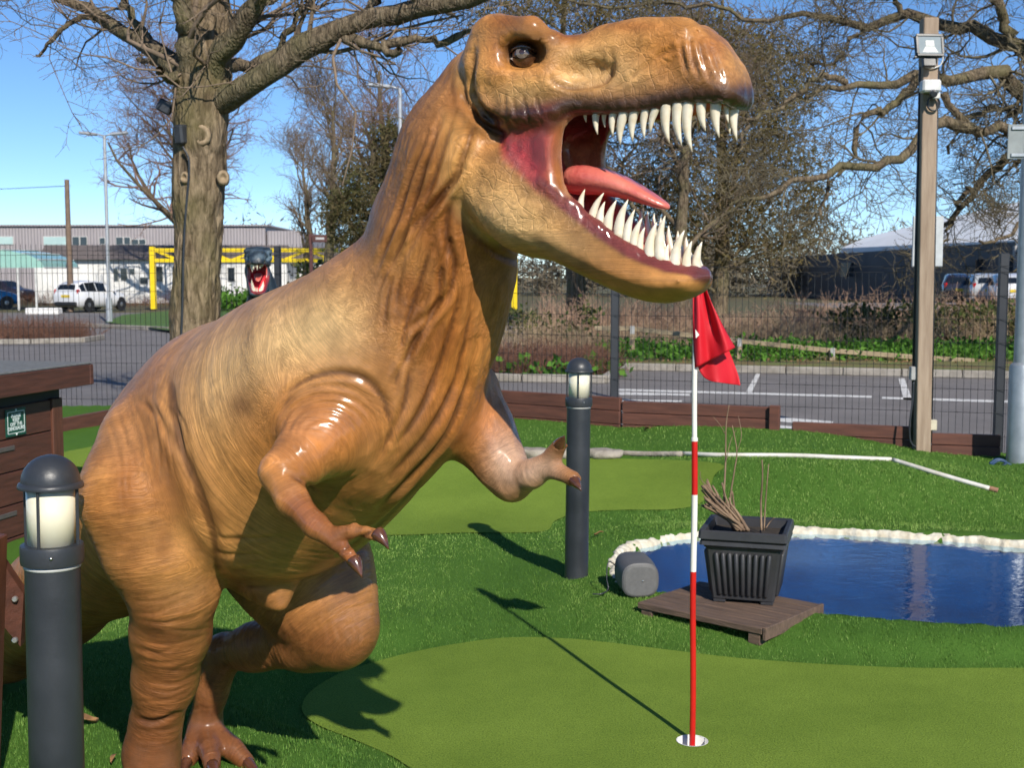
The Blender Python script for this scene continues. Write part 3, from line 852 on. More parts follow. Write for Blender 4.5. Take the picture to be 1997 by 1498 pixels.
    vm = nd(nt, 'ShaderNodeMath', operation='MULTIPLY'); vq = nd(nt, 'ShaderNodeMath', operation='MULTIPLY'); L(vr.outputs[0], vq.inputs[0]); L(m2.outputs[0], vq.inputs[1]); vq2 = nd(nt, 'ShaderNodeMath', operation='MULTIPLY'); L(vq.outputs[0], vq2.inputs[0]); vq2.inputs[1].default_value = 1.5; L(vq2.outputs[0], vm.inputs[0]); L(hd.outputs['Fac'], vm.inputs[1])
    ad = nd(nt, 'ShaderNodeMath', operation='MULTIPLY_ADD'); L(f1.outputs[0], ad.inputs[0]); ad.inputs[1].default_value = 0.50; L(vm.outputs[0], ad.inputs[2])
    bp = nd(nt, 'ShaderNodeBump', i_Strength=0.55, i_Distance=0.0035); L(ad.outputs[0], bp.inputs['Height'])
    L(bp.outputs[0], b.inputs['Normal']); 
    return m
M_SKIN = skin_material('tan_painted_skin')
M_SKIN_BLUE = skin_material('slate_blue_painted_skin', True)

DINO_BASE = np.array([-0.92, 3.42, 0.17])
dino = empty('dinosaur_statue', DINO_BASE)
tag(dino, 'large glossy tan tyrannosaur statue with gaping toothy jaws, in the foreground', 'dinosaur statue')
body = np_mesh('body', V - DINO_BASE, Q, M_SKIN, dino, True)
def put_attr(me, name, arr, typ='FLOAT'):
    a = me.attributes.new(name, typ, 'POINT')
    if typ == 'FLOAT_COLOR':
        a.data.foreach_set('color', np.concatenate([arr, np.ones((len(arr), 1))], 1).astype(np.float32).ravel())
    else: a.data.foreach_set('value', arr.astype(np.float32))
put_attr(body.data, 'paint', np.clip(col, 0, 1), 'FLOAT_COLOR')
put_attr(body.data, 'mouth', mouth_mask)
scaly = np.clip(is_head * (1 - in_mouth) * (1 - mem), 0, 1) * (0.25 + 0.75 * np.clip(blob(1230, 140, 150, 70) + blob(1000, 420, 150, 150) + blob(1200, 540, 150, 60) + blob(1010, 190, 70, 40), 0, 1))
put_attr(body.data, 'head', scaly)
hsm = np.clip(is_head + in_mouth, 0, 1)[:, None]
flow = flow * (1 - hsm) + (V * .55) * hsm
fa = body.data.attributes.new('flow', 'FLOAT_VECTOR', 'POINT'); fa.data.foreach_set('vector', flow.astype(np.float32).ravel())
gloss = np.clip(.10 + blob(680, 800, 95, 90) + blob(600, 1000, 110, 110) + .8 * blob(350, 1180, 55, 160) + .8 * blob(400, 1440, 90, 90) + .7 * blob(690, 1220, 60, 80) + .5 * blob(760, 690, 90, 40) + .6 * blob(840, 820, 70, 60) + blob(980, 850, 60, 80) + blob(985, 95, 60, 70) + blob(1390, 140, 50, 60) + 1.2 * mouth_mask + .8 * lip_u, 0, 1)
put_attr(body.data, 'gloss', gloss)

# teeth, tongue, eyes, claws ---------------------------------------------
M_TOOTH = mat('ivory_tooth', (.80, .74, .60), 0.22, (.70, .60, .42), scale=40, coat=.4, spec=.5)
M_GUM = mat('pink_tongue', (.70, .20, .145), 0.35, (.52, .09, .075), scale=14, bump=.6, bscale=70, coat=.4)
M_CLAW = mat('dark_horn_claw', (.055, .022, .014), 0.22, (.13, .05, .025), scale=20, coat=.6, stretch=(1, 1, 3))
M_EYE = mat('dark_eye', (.045, .022, .012), 0.06, (.02, .010, .006), scale=30, coat=1.0, coat_rough=0.02)
M_IRIS = mat('amber_grey_iris', (.20, .165, .135), 0.1, (.09, .06, .04), scale=60, coat=1.0, coat_rough=0.02)
M_LID = mat('dark_brown_eyelid', (.085, .036, .016), .25, (.045, .02, .01), scale=40, bump=.4, bscale=120, coat=.8)
def tooth(base, tip, r, bend):
    base, tip = Vector(base), Vector(tip)
    ax = (tip - base); base = base - ax.normalized() * 0.010
    ax = tip - base; bv = Vector(bend)
    pts, rs = [], []
    for i in range(8):
        t = i / 7
        pts.append(base + ax * t + bv * (math.sin(math.pi * t * 0.9) * 0.10 * ax.length))
        rs.append(max(r * (1 - t ** 1.7) ** 0.75, 0.0007))
    o = MB().tube(pts, rs, 10).build('tooth', M_TOOTH, dino, True, origin=DINO_BASE)
    return o
def teeth(rows):
    for bx, by, tx, ty, w, r in rows:
        b, t = head_pt(bx, by, w), head_pt(tx, ty, w * 0.97)
        tooth(b, t, r, -H_A)
teeth([(1144, 214, 1144, 238, .072, .006), (1166, 214, 1167, 262, .075, .0085), (1182, 214, 1181, 248, .070, .006), (1200, 214, 1197, 265, .073, .009), (1222, 212, 1212, 283, .072, .011), (1242, 210, 1236, 276, .070, .010), (1263, 208, 1259, 270, .068, .009), (1284, 206, 1270, 259, .066, .009),
       (1303, 200, 1308, 279, .064, .0115), (1326, 198, 1332, 283, .061, .0115), (1346, 196, 1353, 296, .057, .0115), (1371, 194, 1378, 255, .052, .011), (1401, 190, 1405, 268, .040, .012), (1421, 190, 1422, 239, .020, .008), (1437, 188, 1440, 274, .000, .012),
       (1430, 190, 1426, 262, -.030, .010), (1405, 196, 1398, 258, -.048, .010), (1372, 200, 1366, 250, -.056, .010), (1338, 204, 1334, 244, -.060, .009), (1302, 208, 1299, 242, -.064, .009)])
teeth([(1134, 404, 1142, 369, .070, .008), (1158, 420, 1179, 376, .072, .009), (1172, 432, 1181, 393, .072, .009), (1187, 444, 1204, 390, .070, .0105), (1209, 456, 1227, 389, .068, .0115), (1225, 468, 1240, 408, .067, .010), (1238, 478, 1254, 425, .065, .010), (1249, 486, 1259, 443, .063, .009),
       (1269, 496, 1283, 433, .059, .0115), (1290, 502, 1300, 420, .054, .0115), (1300, 508, 1305, 476, .052, .009), (1318, 514, 1337, 449, .044, .0115), (1341, 521, 1351, 470, .030, .0105), (1360, 525, 1371, 471, .008, .0105),
       (1366, 522, 1362, 480, -.018, .009), (1352, 516, 1340, 462, -.032, .010), (1336, 508, 1324, 450, -.042, .010), (1318, 500, 1306, 440, -.048, .009), (1302, 490, 1291, 424, -.052, .009), (1288, 482, 1278, 416, -.056, .008), (1272, 470, 1265, 412, -.058, .008), (1258, 462, 1253, 408, -.060, .008)])
tp = [head_pt(x, y, 0.0) for x, y in ((1105, 352), (1150, 346), (1200, 356), (1250, 377), (1288, 397), (1306, 404))]
tw = [.050, .050, .046, .038, .026, .010]; th = [.034, .033, .028, .020, .012, .006]
tv_, tf_ = [], []
for i, p in enumerate(tp):
    for k in range(14):
        a = 2 * math.pi * k / 14
        groove_ = -0.008 * math.exp(-(math.cos(a) / .35) ** 2) if math.sin(a) > 0 else 0
        tv_.append(p + H_L * tw[i] * math.cos(a) + np.array([0, 0, 1]) * (th[i] * math.sin(a) + groove_ * tw[i] / .05) - DINO_BASE)
for i in range(len(tp) - 1):
    for k in range(14): tf_.append((i * 14 + k, i * 14 + (k + 1) % 14, (i + 1) * 14 + (k + 1) % 14, (i + 1) * 14 + k))
tf_ += [tuple(range(13, -1, -1)), tuple((len(tp) - 1) * 14 + k for k in range(14))]
tongue = mesh_obj('tongue', tv_, tf_, M_GUM, dino, True)
sm = tongue.modifiers.new('smooth', 'SUBSURF'); sm.levels = 2; sm.render_levels = 2
for s, c in zip((1, -1), both(1021, 107, .113)):
    look = Vector((H_L * s * 0.86 + H_A * 0.36 + np.array([0, 0, .10])).tolist()).normalized()
    Mq = look.to_track_quat('Z', 'Y').to_matrix()
    e = MB().ball(c - DINO_BASE, 0.0225, 24, 14).build('eye', M_EYE, dino, True)
    ci = Vector((c - DINO_BASE).tolist())
    ring = MB().lathe([(0.0120, 0.0192), (0.0100, 0.0204), (0.0080, 0.0213), (0.0052, 0.0222)], n=24)
    ring.v = [tuple(Mq @ Vector(v) + ci) for v in ring.v]; ring.f = [f for f in ring.f if len(f) == 4]
    ring.build('iris', M_IRIS, e, True)
    fwd_ = np.array(look[:]); side_e = np.cross([0, 0, 1.0], fwd_); side_e /= np.linalg.norm(side_e); up_e = np.cross(fwd_, side_e)
    for nm_, a0_, a1_ in (('upper_eyelid', 20, 100), ('lower_eyelid', -100, -32)):
        lv_, lf_ = [], []
        for r_e in (.0262, .0234):
            for i_e in range(7):
                el = math.radians(a0_ + (a1_ - a0_) * i_e / 6)
                for j_e in range(15):
                    az_ = math.radians(-95 + 190 * j_e / 14); bow = math.cos(az_) ** 2 if abs(az_) < 1.57 else 0
                    e2 = el * (.35 + .65 * bow) if abs(el) < .9 else el
                    d_e = (fwd_ * math.cos(az_) + side_e * math.sin(az_)) * math.cos(e2) + up_e * math.sin(e2)
                    lv_.append(c - DINO_BASE + d_e * r_e)
        for i_e in range(6):
            for j_e in range(14):
                q0 = i_e * 15 + j_e; lf_.append((q0, q0 + 1, q0 + 16, q0 + 15)); lf_.append((q0 + 105 + 15, q0 + 105 + 16, q0 + 105 + 1, q0 + 105))
        for j_e in range(14): lf_.append((j_e, j_e + 105, j_e + 106, j_e + 1))
        mesh_obj(nm_, lv_, lf_, M_LID, e, True)
def claw(p0, p1, r, drop):
    a, b = Vector(p0.tolist()), Vector(p1.tolist())
    pts = [a + (b - a) * t + Vector((0, 0, -drop)) * (t * t - t) * -1.0 for t in np.linspace(0, 1, 7)]
    MB().tube(pts, [max(r * (1 - t ** 1.6), .0008) for t in np.linspace(0, 1, 7)], 10).build('claw', M_CLAW, dino, True, origin=DINO_BASE)
for (ax_, ay_, ad_), (bx_, by_, bd_), r_, dr_ in (((690, 1092, 2.412), (706, 1128, 2.39), .0155, -.01), ((736, 1040, 2.397), (758, 1072, 2.375), .0155, -.012),
        ((1089, 872, 2.705), (1101, 850, 2.665), .016, 0), ((1114, 932, 2.685), (1134, 958, 2.645), .016, -.008),
        ((365, 1484, 3.54), (352, 1526, 3.44), .020, -.01), ((414, 1492, 3.48), (424, 1542, 3.37), .020, -.01), ((480, 1486, 3.54), (510, 1520, 3.46), .020, -.01),
        ((420, 1666, 2.98), (446, 1700, 2.90), .024, -.01), ((330, 1684, 2.88), (334, 1730, 2.78), .024, -.01), ((240, 1674, 2.92), (214, 1716, 2.83), .024, -.01)):
    claw(P(ax_, ay_, ad_), P(bx_, by_, bd_), r_, dr_)
# ------------------------------------------------------------------ the course: turf, greens, pond
def poly_dist(poly, x, y):
    """signed distance to a closed outline, negative inside"""
    x = np.asarray(x, float); y = np.asarray(y, float)
    d2 = np.full(x.shape, 1e9); ins = np.zeros(x.shape, bool)
    for i in range(len(poly)):
        a, b = poly[i], poly[(i + 1) % len(poly)]
        ex, ey = b[0] - a[0], b[1] - a[1]
        t = np.clip(((x - a[0]) * ex + (y - a[1]) * ey) / (ex * ex + ey * ey + 1e-12), 0, 1)
        d2 = np.minimum(d2, (x - a[0] - t * ex) ** 2 + (y - a[1] - t * ey) ** 2)
        c = (a[1] <= y) != (b[1] <= y)
        ins ^= c & (x < a[0] + (y - a[1]) / (ey if abs(ey) > 1e-12 else 1e-12) * ex)
    d = np.sqrt(d2)
    return np.where(ins, -d, d)

FRONT = np.array([G(x, y)[:2] for x, y in ((830, 1560), (790, 1495), (700, 1450), (625, 1420), (590, 1392), (600, 1358), (645, 1325), (700, 1303), (800, 1276), (900, 1257), (1000, 1246), (1130, 1250), (1300, 1270), (1480, 1290), (1750, 1305), (1997, 1306), (2300, 1310), (2700, 1500), (2500, 2200), (1000, 2200))])
FRONT = catmull(FRONT, 5)
POND = catmull(np.array([G(x, y, .05)[:2] for x, y in ((1200, 1108), (1216, 1082), (1260, 1062), (1340, 1046), (1450, 1040), (1560, 1037), (1700, 1042), (1850, 1052), (1997, 1064), (2200, 1085), (2330, 1120), (2300, 1180), (2150, 1215), (1997, 1225), (1850, 1220), (1700, 1210), (1560, 1196), (1420, 1175), (1300, 1160), (1225, 1142))]), 5)
BACKG0 = ((700, 1043), (900, 1041), (1055, 1039), (1082, 1018), (1130, 1002), (1230, 996), (1362, 986), (1392, 930), (1405, 906), (1250, 897), (1000, 897), (800, 905), (560, 930), (500, 990))

def H0(x, y):
    x = np.asarray(x, float); y = np.asarray(y, float)
    right = smooth(0.9, 1.7, x)
    rise = (1 - right) * 0.22 * smooth(7.9, 10.2, y) + right * 0.27 * smooth(7.75, 9.1, y) * (1 - 0.55 * smooth(2.5, 4.0, x))
    df = poly_dist(FRONT, x, y)
    mound = 0.17 * smooth(0.02, 0.42, df) * smooth(-0.05, -0.65, x) * smooth(6.2, 4.6, y)
    dp = poly_dist(POND, x, y)
    lip = 0.075 * smooth(0.75, 0.10, dp) * smooth(0.0, 0.28, df)
    z = rise * smooth(0.02, 0.5, df) + mound + lip
    z = z + 0.012 * np.sin(x * 2.1 + 1) * np.sin(y * 1.7) * smooth(0.05, 0.5, df)
    return z, df, dp

def GH(px, py):
    z = 0.1
    for _ in range(12):
        p = G(px, py, z); z = 0.5 * z + 0.5 * float(H0(p[0:1], p[1:2])[0][0])
    return np.array([p[0], p[1], z])
def ground_z(x, y): return float(H0(np.array([x]), np.array([y]))[0][0])
BACKG = catmull(np.array([GH(x, y)[:2] for x, y in BACKG0]), 4)
BACK2 = catmull(np.array([GH(x, y)[:2] for x, y in ((60, 905), (215, 868), (262, 868), (250, 890), (120, 935), (40, 960))]), 4)

def turf_mat(name, c1, c2, c3, bump, bscale, rough=.75):
    m, nt, b, out = new_mat(name); L = nt.links.new
    tc = nd(nt, 'ShaderNodeTexCoord')
    n1 = nd(nt, 'ShaderNodeTexNoise', i_Scale=1.1, i_Detail=7.0, i_Roughness=.72); L(tc.outputs['Object'], n1.inputs['Vector'])
    n2 = nd(nt, 'ShaderNodeTexNoise', i_Scale=bscale, i_Detail=3.0, i_Roughness=.7); L(tc.outputs['Object'], n2.inputs['Vector'])
    r1 = nd(nt, 'ShaderNodeValToRGB'); L(n1.outputs['Fac'], r1.inputs['Fac'])
    r1.color_ramp.elements[0].position = .36; r1.color_ramp.elements[0].color = c4(c2); r1.color_ramp.elements[1].position = .64; r1.color_ramp.elements[1].color = c4(c1)
    mx = nd(nt, 'ShaderNodeMix', data_type='RGBA'); L(r1.outputs[0], mx.inputs['A']); mx.inputs['B'].default_value = c4(c3)
    mr = nd(nt, 'ShaderNodeMapRange'); mr.inputs['From Min'].default_value = .42; mr.inputs['From Max'].default_value = .68; mr.inputs['To Max'].default_value = .75
    L(n2.outputs['Fac'], mr.inputs['Value']); L(mr.outputs[0], mx.inputs['Factor'])
    L(mx.outputs['Result'], b.inputs['Base Color'])
    b.inputs['Roughness'].default_value = rough; b.inputs['Specular IOR Level'].default_value = .03
    bp = nd(nt, 'ShaderNodeBump', i_Strength=bump, i_Distance=.006); L(n2.outputs['Fac'], bp.inputs['Height']); L(bp.outputs[0], b.inputs['Normal'])
    return m
M_ROUGH = turf_mat('rough_turf_backing', (.092, .190, .032), (.070, .155, .025), (.034, .085, .013), .8, 210)
M_GREEN = turf_mat('putting_turf', (.222, .318, .050), (.160, .242, .036), (.072, .120, .016), 1.0, 150)

# rough turf sheet, dipped under the greens and the pond
xs = np.arange(-6.4, 6.801, 0.05); ys = np.arange(1.0, 13.301, 0.05)
GXX, GYY = np.meshgrid(xs, ys, indexing='ij')
zz, dF, dP = H0(GXX, GYY)
dB = np.minimum(poly_dist(BACKG, GXX, GYY), poly_dist(BACK2, GXX, GYY))
zz = zz + 0.004 * np.sin(GXX * 37 + np.sin(GYY * 23)) - 0.16 * smooth(-0.10, -0.20, np.minimum(dF, dB)) - 0.42 * smooth(0.03, -0.14, dP)
nx, ny = GXX.shape
ii = np.arange(nx * ny).reshape(nx, ny)
TQ = np.stack([ii[:-1, :-1], ii[1:, :-1], ii[1:, 1:], ii[:-1, 1:]], -1).reshape(-1, 4)
# the sheet ends at the timber edging: keep what lies inside the course outline
COURSE = np.array([(-6.2, .9), (6.6, .9), (6.6, 9.25), (4.30, 10.35), (2.32, 10.92), (1.06, 11.48), (-0.75, 12.62), (-2.6, 13.55), (-6.2, 13.55)])
cxy = np.stack([GXX.ravel()[TQ].mean(1), GYY.ravel()[TQ].mean(1)], 1)
TQ = TQ[poly_dist(COURSE, cxy[:, 0], cxy[:, 1]) < 0.03]
ground = np_mesh('ground', np.stack([GXX.ravel(), GYY.ravel(), zz.ravel()], 1), TQ, M_ROUGH, None, True)
tag(ground, 'bright green artificial turf mounds of the golf course', kind='structure')

from mathutils.geometry import delaunay_2d_cdt
def sheet(name, poly, step, lift, material, hole=None):
    poly = np.asarray(poly); lo, hi = poly.min(0), poly.max(0)
    gx, gy = np.meshgrid(np.arange(lo[0], hi[0], step), np.arange(lo[1], hi[1], step), indexing='ij')
    gx, gy = gx.ravel(), gy.ravel()
    k = poly_dist(poly, gx, gy) < -step * .5
    if hole is not None: k &= np.hypot(gx - hole[0], gy - hole[1]) > hole[2] + step * .4
    pts = [Vector(p) for p in poly.tolist()]; n = len(pts)
    edges = [(i, (i + 1) % n) for i in range(n)]
    if hole is not None:
        b = len(pts)
        pts += [Vector((hole[0] + hole[2] * math.cos(a), hole[1] + hole[2] * math.sin(a))) for a in np.linspace(0, 2 * math.pi, 40, endpoint=False)]
        edges += [(b + i, b + (i + 1) % 40) for i in range(40)]
    pts += [Vector((float(a), float(c))) for a, c in zip(gx[k], gy[k])]
    v, e, f, *_ = delaunay_2d_cdt(pts, edges, [], 1, 1e-5)
    v = np.array([(p.x, p.y) for p in v]); f = np.array([t for t in f if len(t) == 3])
    c = v[f].mean(1); keep = poly_dist(poly, c[:, 0], c[:, 1]) < 0
    if hole is not None: keep &= np.hypot(c[:, 0] - hole[0], c[:, 1] - hole[1]) > hole[2] * .98
    z = H0(v[:, 0], v[:, 1])[0] + lift
    o = np_mesh(name, np.stack([v[:, 0], v[:, 1], z], 1), f[keep], material, None, True)
    return o
CUP = G(1350, 1449, 0)
CUP_R = 0.054
tag(sheet('putting_green', FRONT, .12, .006, M_GREEN, (CUP[0], CUP[1], CUP_R)), 'smooth olive putting green around the flag hole', kind='structure')
tag(sheet('putting_green', BACKG, .12, .006, M_GREEN), 'smooth olive putting green behind the tan dinosaur', kind='structure')
tag(sheet('putting_green', BACK2, .12, .006, M_GREEN), 'small strip of olive putting green beside the timber hut', kind='structure')

# turf pile: one short bent blade each, denser near the viewer
rng = np.random.default_rng(7)
def scatter(n, x0, x1, y0, y1):
    x = rng.uniform(x0, x1, n); y = rng.uniform(y0, y1, n); return x, y
bx, by, bl = [], [], []
for n, x0, x1, y0, y1, ln in ((60000, -1.75, .15, 2.7, 4.6, .0145), (64000, -2.2, .95, 4.6, 6.3, .0145), (54000, .3, 3.2, 4.6, 6.2, .0145), (40000, -2.6, 1.0, 6.3, 8.6, .0145), (60000, .8, 4.6, 7.4, 9.6, .018), (26000, -3.4, 4.6, 9.6, 12.8, .022)):
    x, y = scatter(n, x0, x1, y0, y1)
    z, df, dp = H0(x, y)
    db = np.minimum(poly_dist(BACKG, x, y), poly_dist(BACK2, x, y))
    jt = np.abs(rng.normal(0, .007, len(x)))
    k = (df > -jt) & (dp > 0.06) & (db > -jt) & (poly_dist(COURSE, x, y) < -.03)
    bx.append(np.stack([x, y, z], 1)[k]); bl.append(np.full(k.sum(), ln))
BP = np.concatenate(bx); BLEN = np.concatenate(bl) * rng.uniform(.55, 1.15, len(BP))
ang = rng.uniform(0, 2 * np.pi, len(BP)); lean = rng.uniform(.15, .75, len(BP))
width = np.where(BP[:, 1] > 7, .0050, .0027)
sd = np.stack([np.cos(ang), np.sin(ang), 0 * ang], 1)
la = ang + np.pi / 2 + rng.normal(0, .4, len(BP))
tipv = np.stack([np.cos(la) * lean, np.sin(la) * lean, np.ones(len(BP))], 1); tipv /= np.linalg.norm(tipv, axis=1, keepdims=True)
b0 = BP - sd * (width / 2)[:, None]; b1 = BP + sd * (width / 2)[:, None]
b0[:, 2] -= .003; b1[:, 2] -= .003
tp_ = BP + tipv * BLEN[:, None]
BV = np.stack([b0, b1, tp_], 1).reshape(-1, 3)
m, nt, b, out = new_mat('turf_fibre'); L = nt.links.new
gi = nd(nt, 'ShaderNodeAttribute', attribute_name='tone')
rp = nd(nt, 'ShaderNodeValToRGB'); L(gi.outputs['Fac'], rp.inputs['Fac'])
rp.color_ramp.elements[0].color = (.045, .118, .018, 1); rp.color_ramp.elements[1].color = (.25, .36, .095, 1)
k_ = rp.color_ramp.elements.new(.55); k_.color = (.110, .215, .037, 1)
L(rp.outputs[0], b.inputs['Base Color']); b.inputs['Roughness'].default_value = .6; b.inputs['Specular IOR Level'].default_value = .12
M_BLADE = m
pile = np_mesh('turf_pile', BV, np.arange(len(BV)).reshape(-1, 3), M_BLADE)
tone = np.clip(.5 + .25 * fbm(BP * np.array([1.6, 1.6, 1.6]), 3) + rng.normal(0, .26, len(BP)), 0, 1)
put_attr(pile.data, 'tone', np.repeat(tone, 3))
tag(pile, 'short artificial grass pile of the rough around the greens', 'grass', kind='stuff')

# pond
WATER_Z = 0.035
m, nt, b, out = new_mat('pond_water'); L = nt.links.new
nt.nodes.remove(b)
tc = nd(nt, 'ShaderNodeTexCoord'); mp = nd(nt, 'ShaderNodeMapping', i_Scale=(1.0, 1.6, 1.0)); L(tc.outputs['Object'], mp.inputs['Vector'])
w1 = nd(nt, 'ShaderNodeTexNoise', i_Scale=11.0, i_Detail=2.5, i_Distortion=.6); L(mp.outputs[0], w1.inputs['Vector'])
bp = nd(nt, 'ShaderNodeBump', i_Strength=.13, i_Distance=.02); L(w1.outputs['Fac'], bp.inputs['Height'])
gl = nd(nt, 'ShaderNodeBsdfGlossy', i_Roughness=.015); L(bp.outputs[0], gl.inputs['Normal'])
tb = nd(nt, 'ShaderNodeBsdfTransparent'); tb.inputs[0].default_value = (.70, .86, .98, 1)
fr = nd(nt, 'ShaderNodeFresnel', i_IOR=1.33); L(bp.outputs[0], fr.inputs['Normal'])
ms = nd(nt, 'ShaderNodeMixShader'); ge = nd(nt, 'ShaderNodeNewGeometry'); inv = nd(nt, 'ShaderNodeMath', operation='SUBTRACT'); inv.inputs[0].default_value = 1.0; L(ge.outputs['Backfacing'], inv.inputs[1]); mu = nd(nt, 'ShaderNodeMath', operation='MULTIPLY'); L(fr.outputs[0], mu.inputs[0]); L(inv.outputs[0], mu.inputs[1]); L(mu.outputs[0], ms.inputs[0]); L(tb.outputs[0], ms.inputs[1]); L(gl.outputs[0], ms.inputs[2]); L(ms.outputs[0], out.inputs[0])
M_WATER = m
n = len(POND)
cen = POND.mean(0)
def ringp(f, z): return [(cen[0] + (p[0] - cen[0]) * f, cen[1] + (p[1] - cen[1]) * f, z) for p in POND]
water = mesh_obj('pond_water', ringp(1.0, WATER_Z), [tuple(range(n - 1, -1, -1))], M_WATER)
tag(water, 'rippled dark blue water of the pond', 'pond', kind='structure')
M_LINER = mat('blue_pond_liner', (.003, .058, .175), .6, (.002, .030, .105), scale=2.2, bump=.3, bscale=14)
vs, fs = [], []
prof = [(1.02, .030), (1.005, .026), (.985, .01), (.94, -.10), (.86, -.22), (.60, -.27), (.25, -.28)]
for f, z in prof: vs += ringp(f, z)
for i in range(len(prof) - 1):
    for k in range(n): fs.append((i * n + k, i * n + (k + 1) % n, (i + 1) * n + (k + 1) % n, (i + 1) * n + k))
fs.append(tuple((len(prof) - 1) * n + k for k in range(n)))
tag(mesh_obj('pond_liner', vs, fs, M_LINER, None, True), 'painted blue pond liner under the water', 'pond liner', kind='structure')
# lumpy cream foam along the far rim
M_FOAM = mat('cream_foam', (.70, .66, .54), .8, (.52, .46, .34), scale=18, bump=.6, bscale=50, dist=.01)
rr = random.Random(4)
fp = catmull(np.concatenate([POND[-5:], POND[:47]]), 7, closed=False)
fn = np.gradient(fp, axis=0); fn = np.stack([-fn[:, 1], fn[:, 0]], 1); fn /= np.linalg.norm(fn, axis=1, keepdims=True)
if ((fp[len(fp) // 2] + fn[len(fp) // 2] - cen) ** 2).sum() < ((fp[len(fp) // 2] - cen) ** 2).sum(): fn = -fn
q3 = np.stack([fp[:, 0], fp[:, 1], np.zeros(len(fp))], 1)
inn_ = -.012 + .016 * fbm(q3 * 7, 3) + .008 * fbm(q3 * 31, 5); wid_ = .056 + .022 * fbm(q3 * 4 + 7, 4) + .016 * fbm(q3 * 24 + 3, 6); hgt_f = .020 + .008 * fbm(q3 * 9 + 1, 8)
fvv, nac = [], 9
for i in range(len(fp)):
    for k in range(nac):
        t = k / (nac - 1); o_ = inn_[i] + wid_[i] * t
        fvv.append((fp[i, 0] + fn[i, 0] * o_, fp[i, 1] + fn[i, 1] * o_, .040 + .022 * t + hgt_f[i] * math.sin(math.pi * t) ** .55 - (.03 if k in (0, nac - 1) else 0)))
fvv = np.array(fvv); fvv[:, 2] += .005 * fbm(fvv * 45, 9)
foam = MB().add(fvv, [(i * nac + k, i * nac + k + 1, (i + 1) * nac + k + 1, (i + 1) * nac + k) for i in range(len(fp) - 1) for k in range(nac - 1)])
tag(foam.build('foam_rim', M_FOAM, None, True), 'lumpy cream expanding foam sealing the far pond edge', 'foam edging')
# ------------------------------------------------------------------ things on the course
M_BLACKMETAL = mat('charcoal_powder_coat', (.036, .040, .047), .40, (.020, .023, .028), scale=3.5, bump=.12, bscale=120, rvar=.18, spec=.5)
M_DIFF = mat('cream_diffuser', (.78, .74, .58), .30, (.72, .67, .50), scale=4, coat=.3)
M_SCREW = mat('bright_screw', (.62, .62, .60), .3, metal=1.0)
M_RINGW = mat('pale_seal_ring', (.5, .5, .48), .5)
def lamp_bollard(base, label, tilt, lod=1.0):
    t = empty('bollard_lamp', base)
    tag(t, label, 'bollard lamp', 'bollard lamps on the course')
    t.rotation_euler = tilt
    MB().lathe([(.0615, -.12), (.0615, .905), (.058, .905)], n=40).build('post', M_BLACKMETAL, t, auto=.6)
    c = MB().lathe([(.060, .905), (.069, .907), (.0705, .915), (.0705, .946), (.069, .951), (.052, .953)], n=40).build('collar', M_BLACKMETAL, t, auto=.6)
    MB().lathe([(.0635, .897), (.0635, .9045)], n=40).build('seal_ring', M_RINGW, t, True)
    for a in (-1.25, 1.9):
        x, y = .0705 * math.cos(a), .0705 * math.sin(a)
        MB().ball((x, y, .931), .0045, 8, 6).build('screw', M_SCREW, c, True)
    MB().lathe([(.054, .952), (.0545, 1.085)], n=40).build('diffuser', M_DIFF, t, True)
    for k in range(4):
        a = math.radians(-96 + 90 * k)
        MB().box((.0625 * math.cos(a), .0625 * math.sin(a), 1.018), (.008, .006, .140), rz=a, bev=.002).build('cage_bar', M_BLACKMETAL, t)
    pr = [(.060, 1.083), (.0725, 1.083), (.0735, 1.088), (.071, 1.094), (.0655, 1.097)]
    pr += [(.0655 * math.cos(a), 1.097 + .062 * math.sin(a)) for a in np.linspace(.06, math.pi / 2 - .02, 14)]
    pr.append((.0, 1.1592))
    MB().lathe(pr, n=40).build('dome', M_BLACKMETAL, t, auto=.7)
    return t
bp0 = P(93, 1060, 2.80)
lamp_bollard((bp0[0], bp0[1], bp0[2] - .952), 'near charcoal bollard lamp with cream diffuser, at the left edge', (0, math.radians(.6), 0))
q = GH(1124, 1124)
lamp_bollard((q[0], q[1], q[2] - .01), 'far charcoal bollard lamp standing on the turf beside the pond', (math.radians(-.3), math.radians(.55), 0))

# flagstick
M_WHITE = mat('white_enamel', (.80, .79, .74), .35, (.72, .70, .64), scale=12)
M_RED = mat('red_enamel', (.58, .012, .010), .32, (.46, .010, .010), scale=14, coat=.2)
fs_ = empty('flagstick', CUP)
tag(fs_, 'red and white striped golf flagstick standing in the white cup', 'flagstick')
top_z = P(1357, 548, CUP[1])[2]
def stick_pt(z): 
    t = z / top_z
    return ((P(1357, 548, CUP[1])[0] - CUP[0]) * t + .0016 * math.sin(z * 9), -.0, z)
zb = [-.10] + [P(1350, y, CUP[1])[2] for y in (1115, 965, 856)] + [top_z]
for i, (m_, nm) in enumerate(((M_RED, 'red_band'), (M_WHITE, 'white_band'), (M_RED, 'red_band'), (M_WHITE, 'white_band'))):
    zs = np.linspace(zb[i], zb[i + 1], 9)
    r_ = .0105 if i < 3 else .0088
    MB().tube([stick_pt(z) for z in zs], r_, 14).build(nm, m_, fs_, auto=.8)
MB().lathe([(.012, zb[3] - .008), (.012, zb[3] + .004)], c=(stick_pt(zb[3])[0], 0, 0), n=14).build('ferrule', M_WHITE, fs_, auto=.8)
M_CUP = mat('white_plastic_cup', (.78, .78, .76), .4, (.70, .70, .67), scale=8)
cup = MB().lathe([(CUP_R + .0015, .0075), (CUP_R - .0005, .0085), (CUP_R - .0015, -.10), (0, -.10)], c=CUP, n=40)
cup.f = [f for f in cup.f if len(f) == 4]
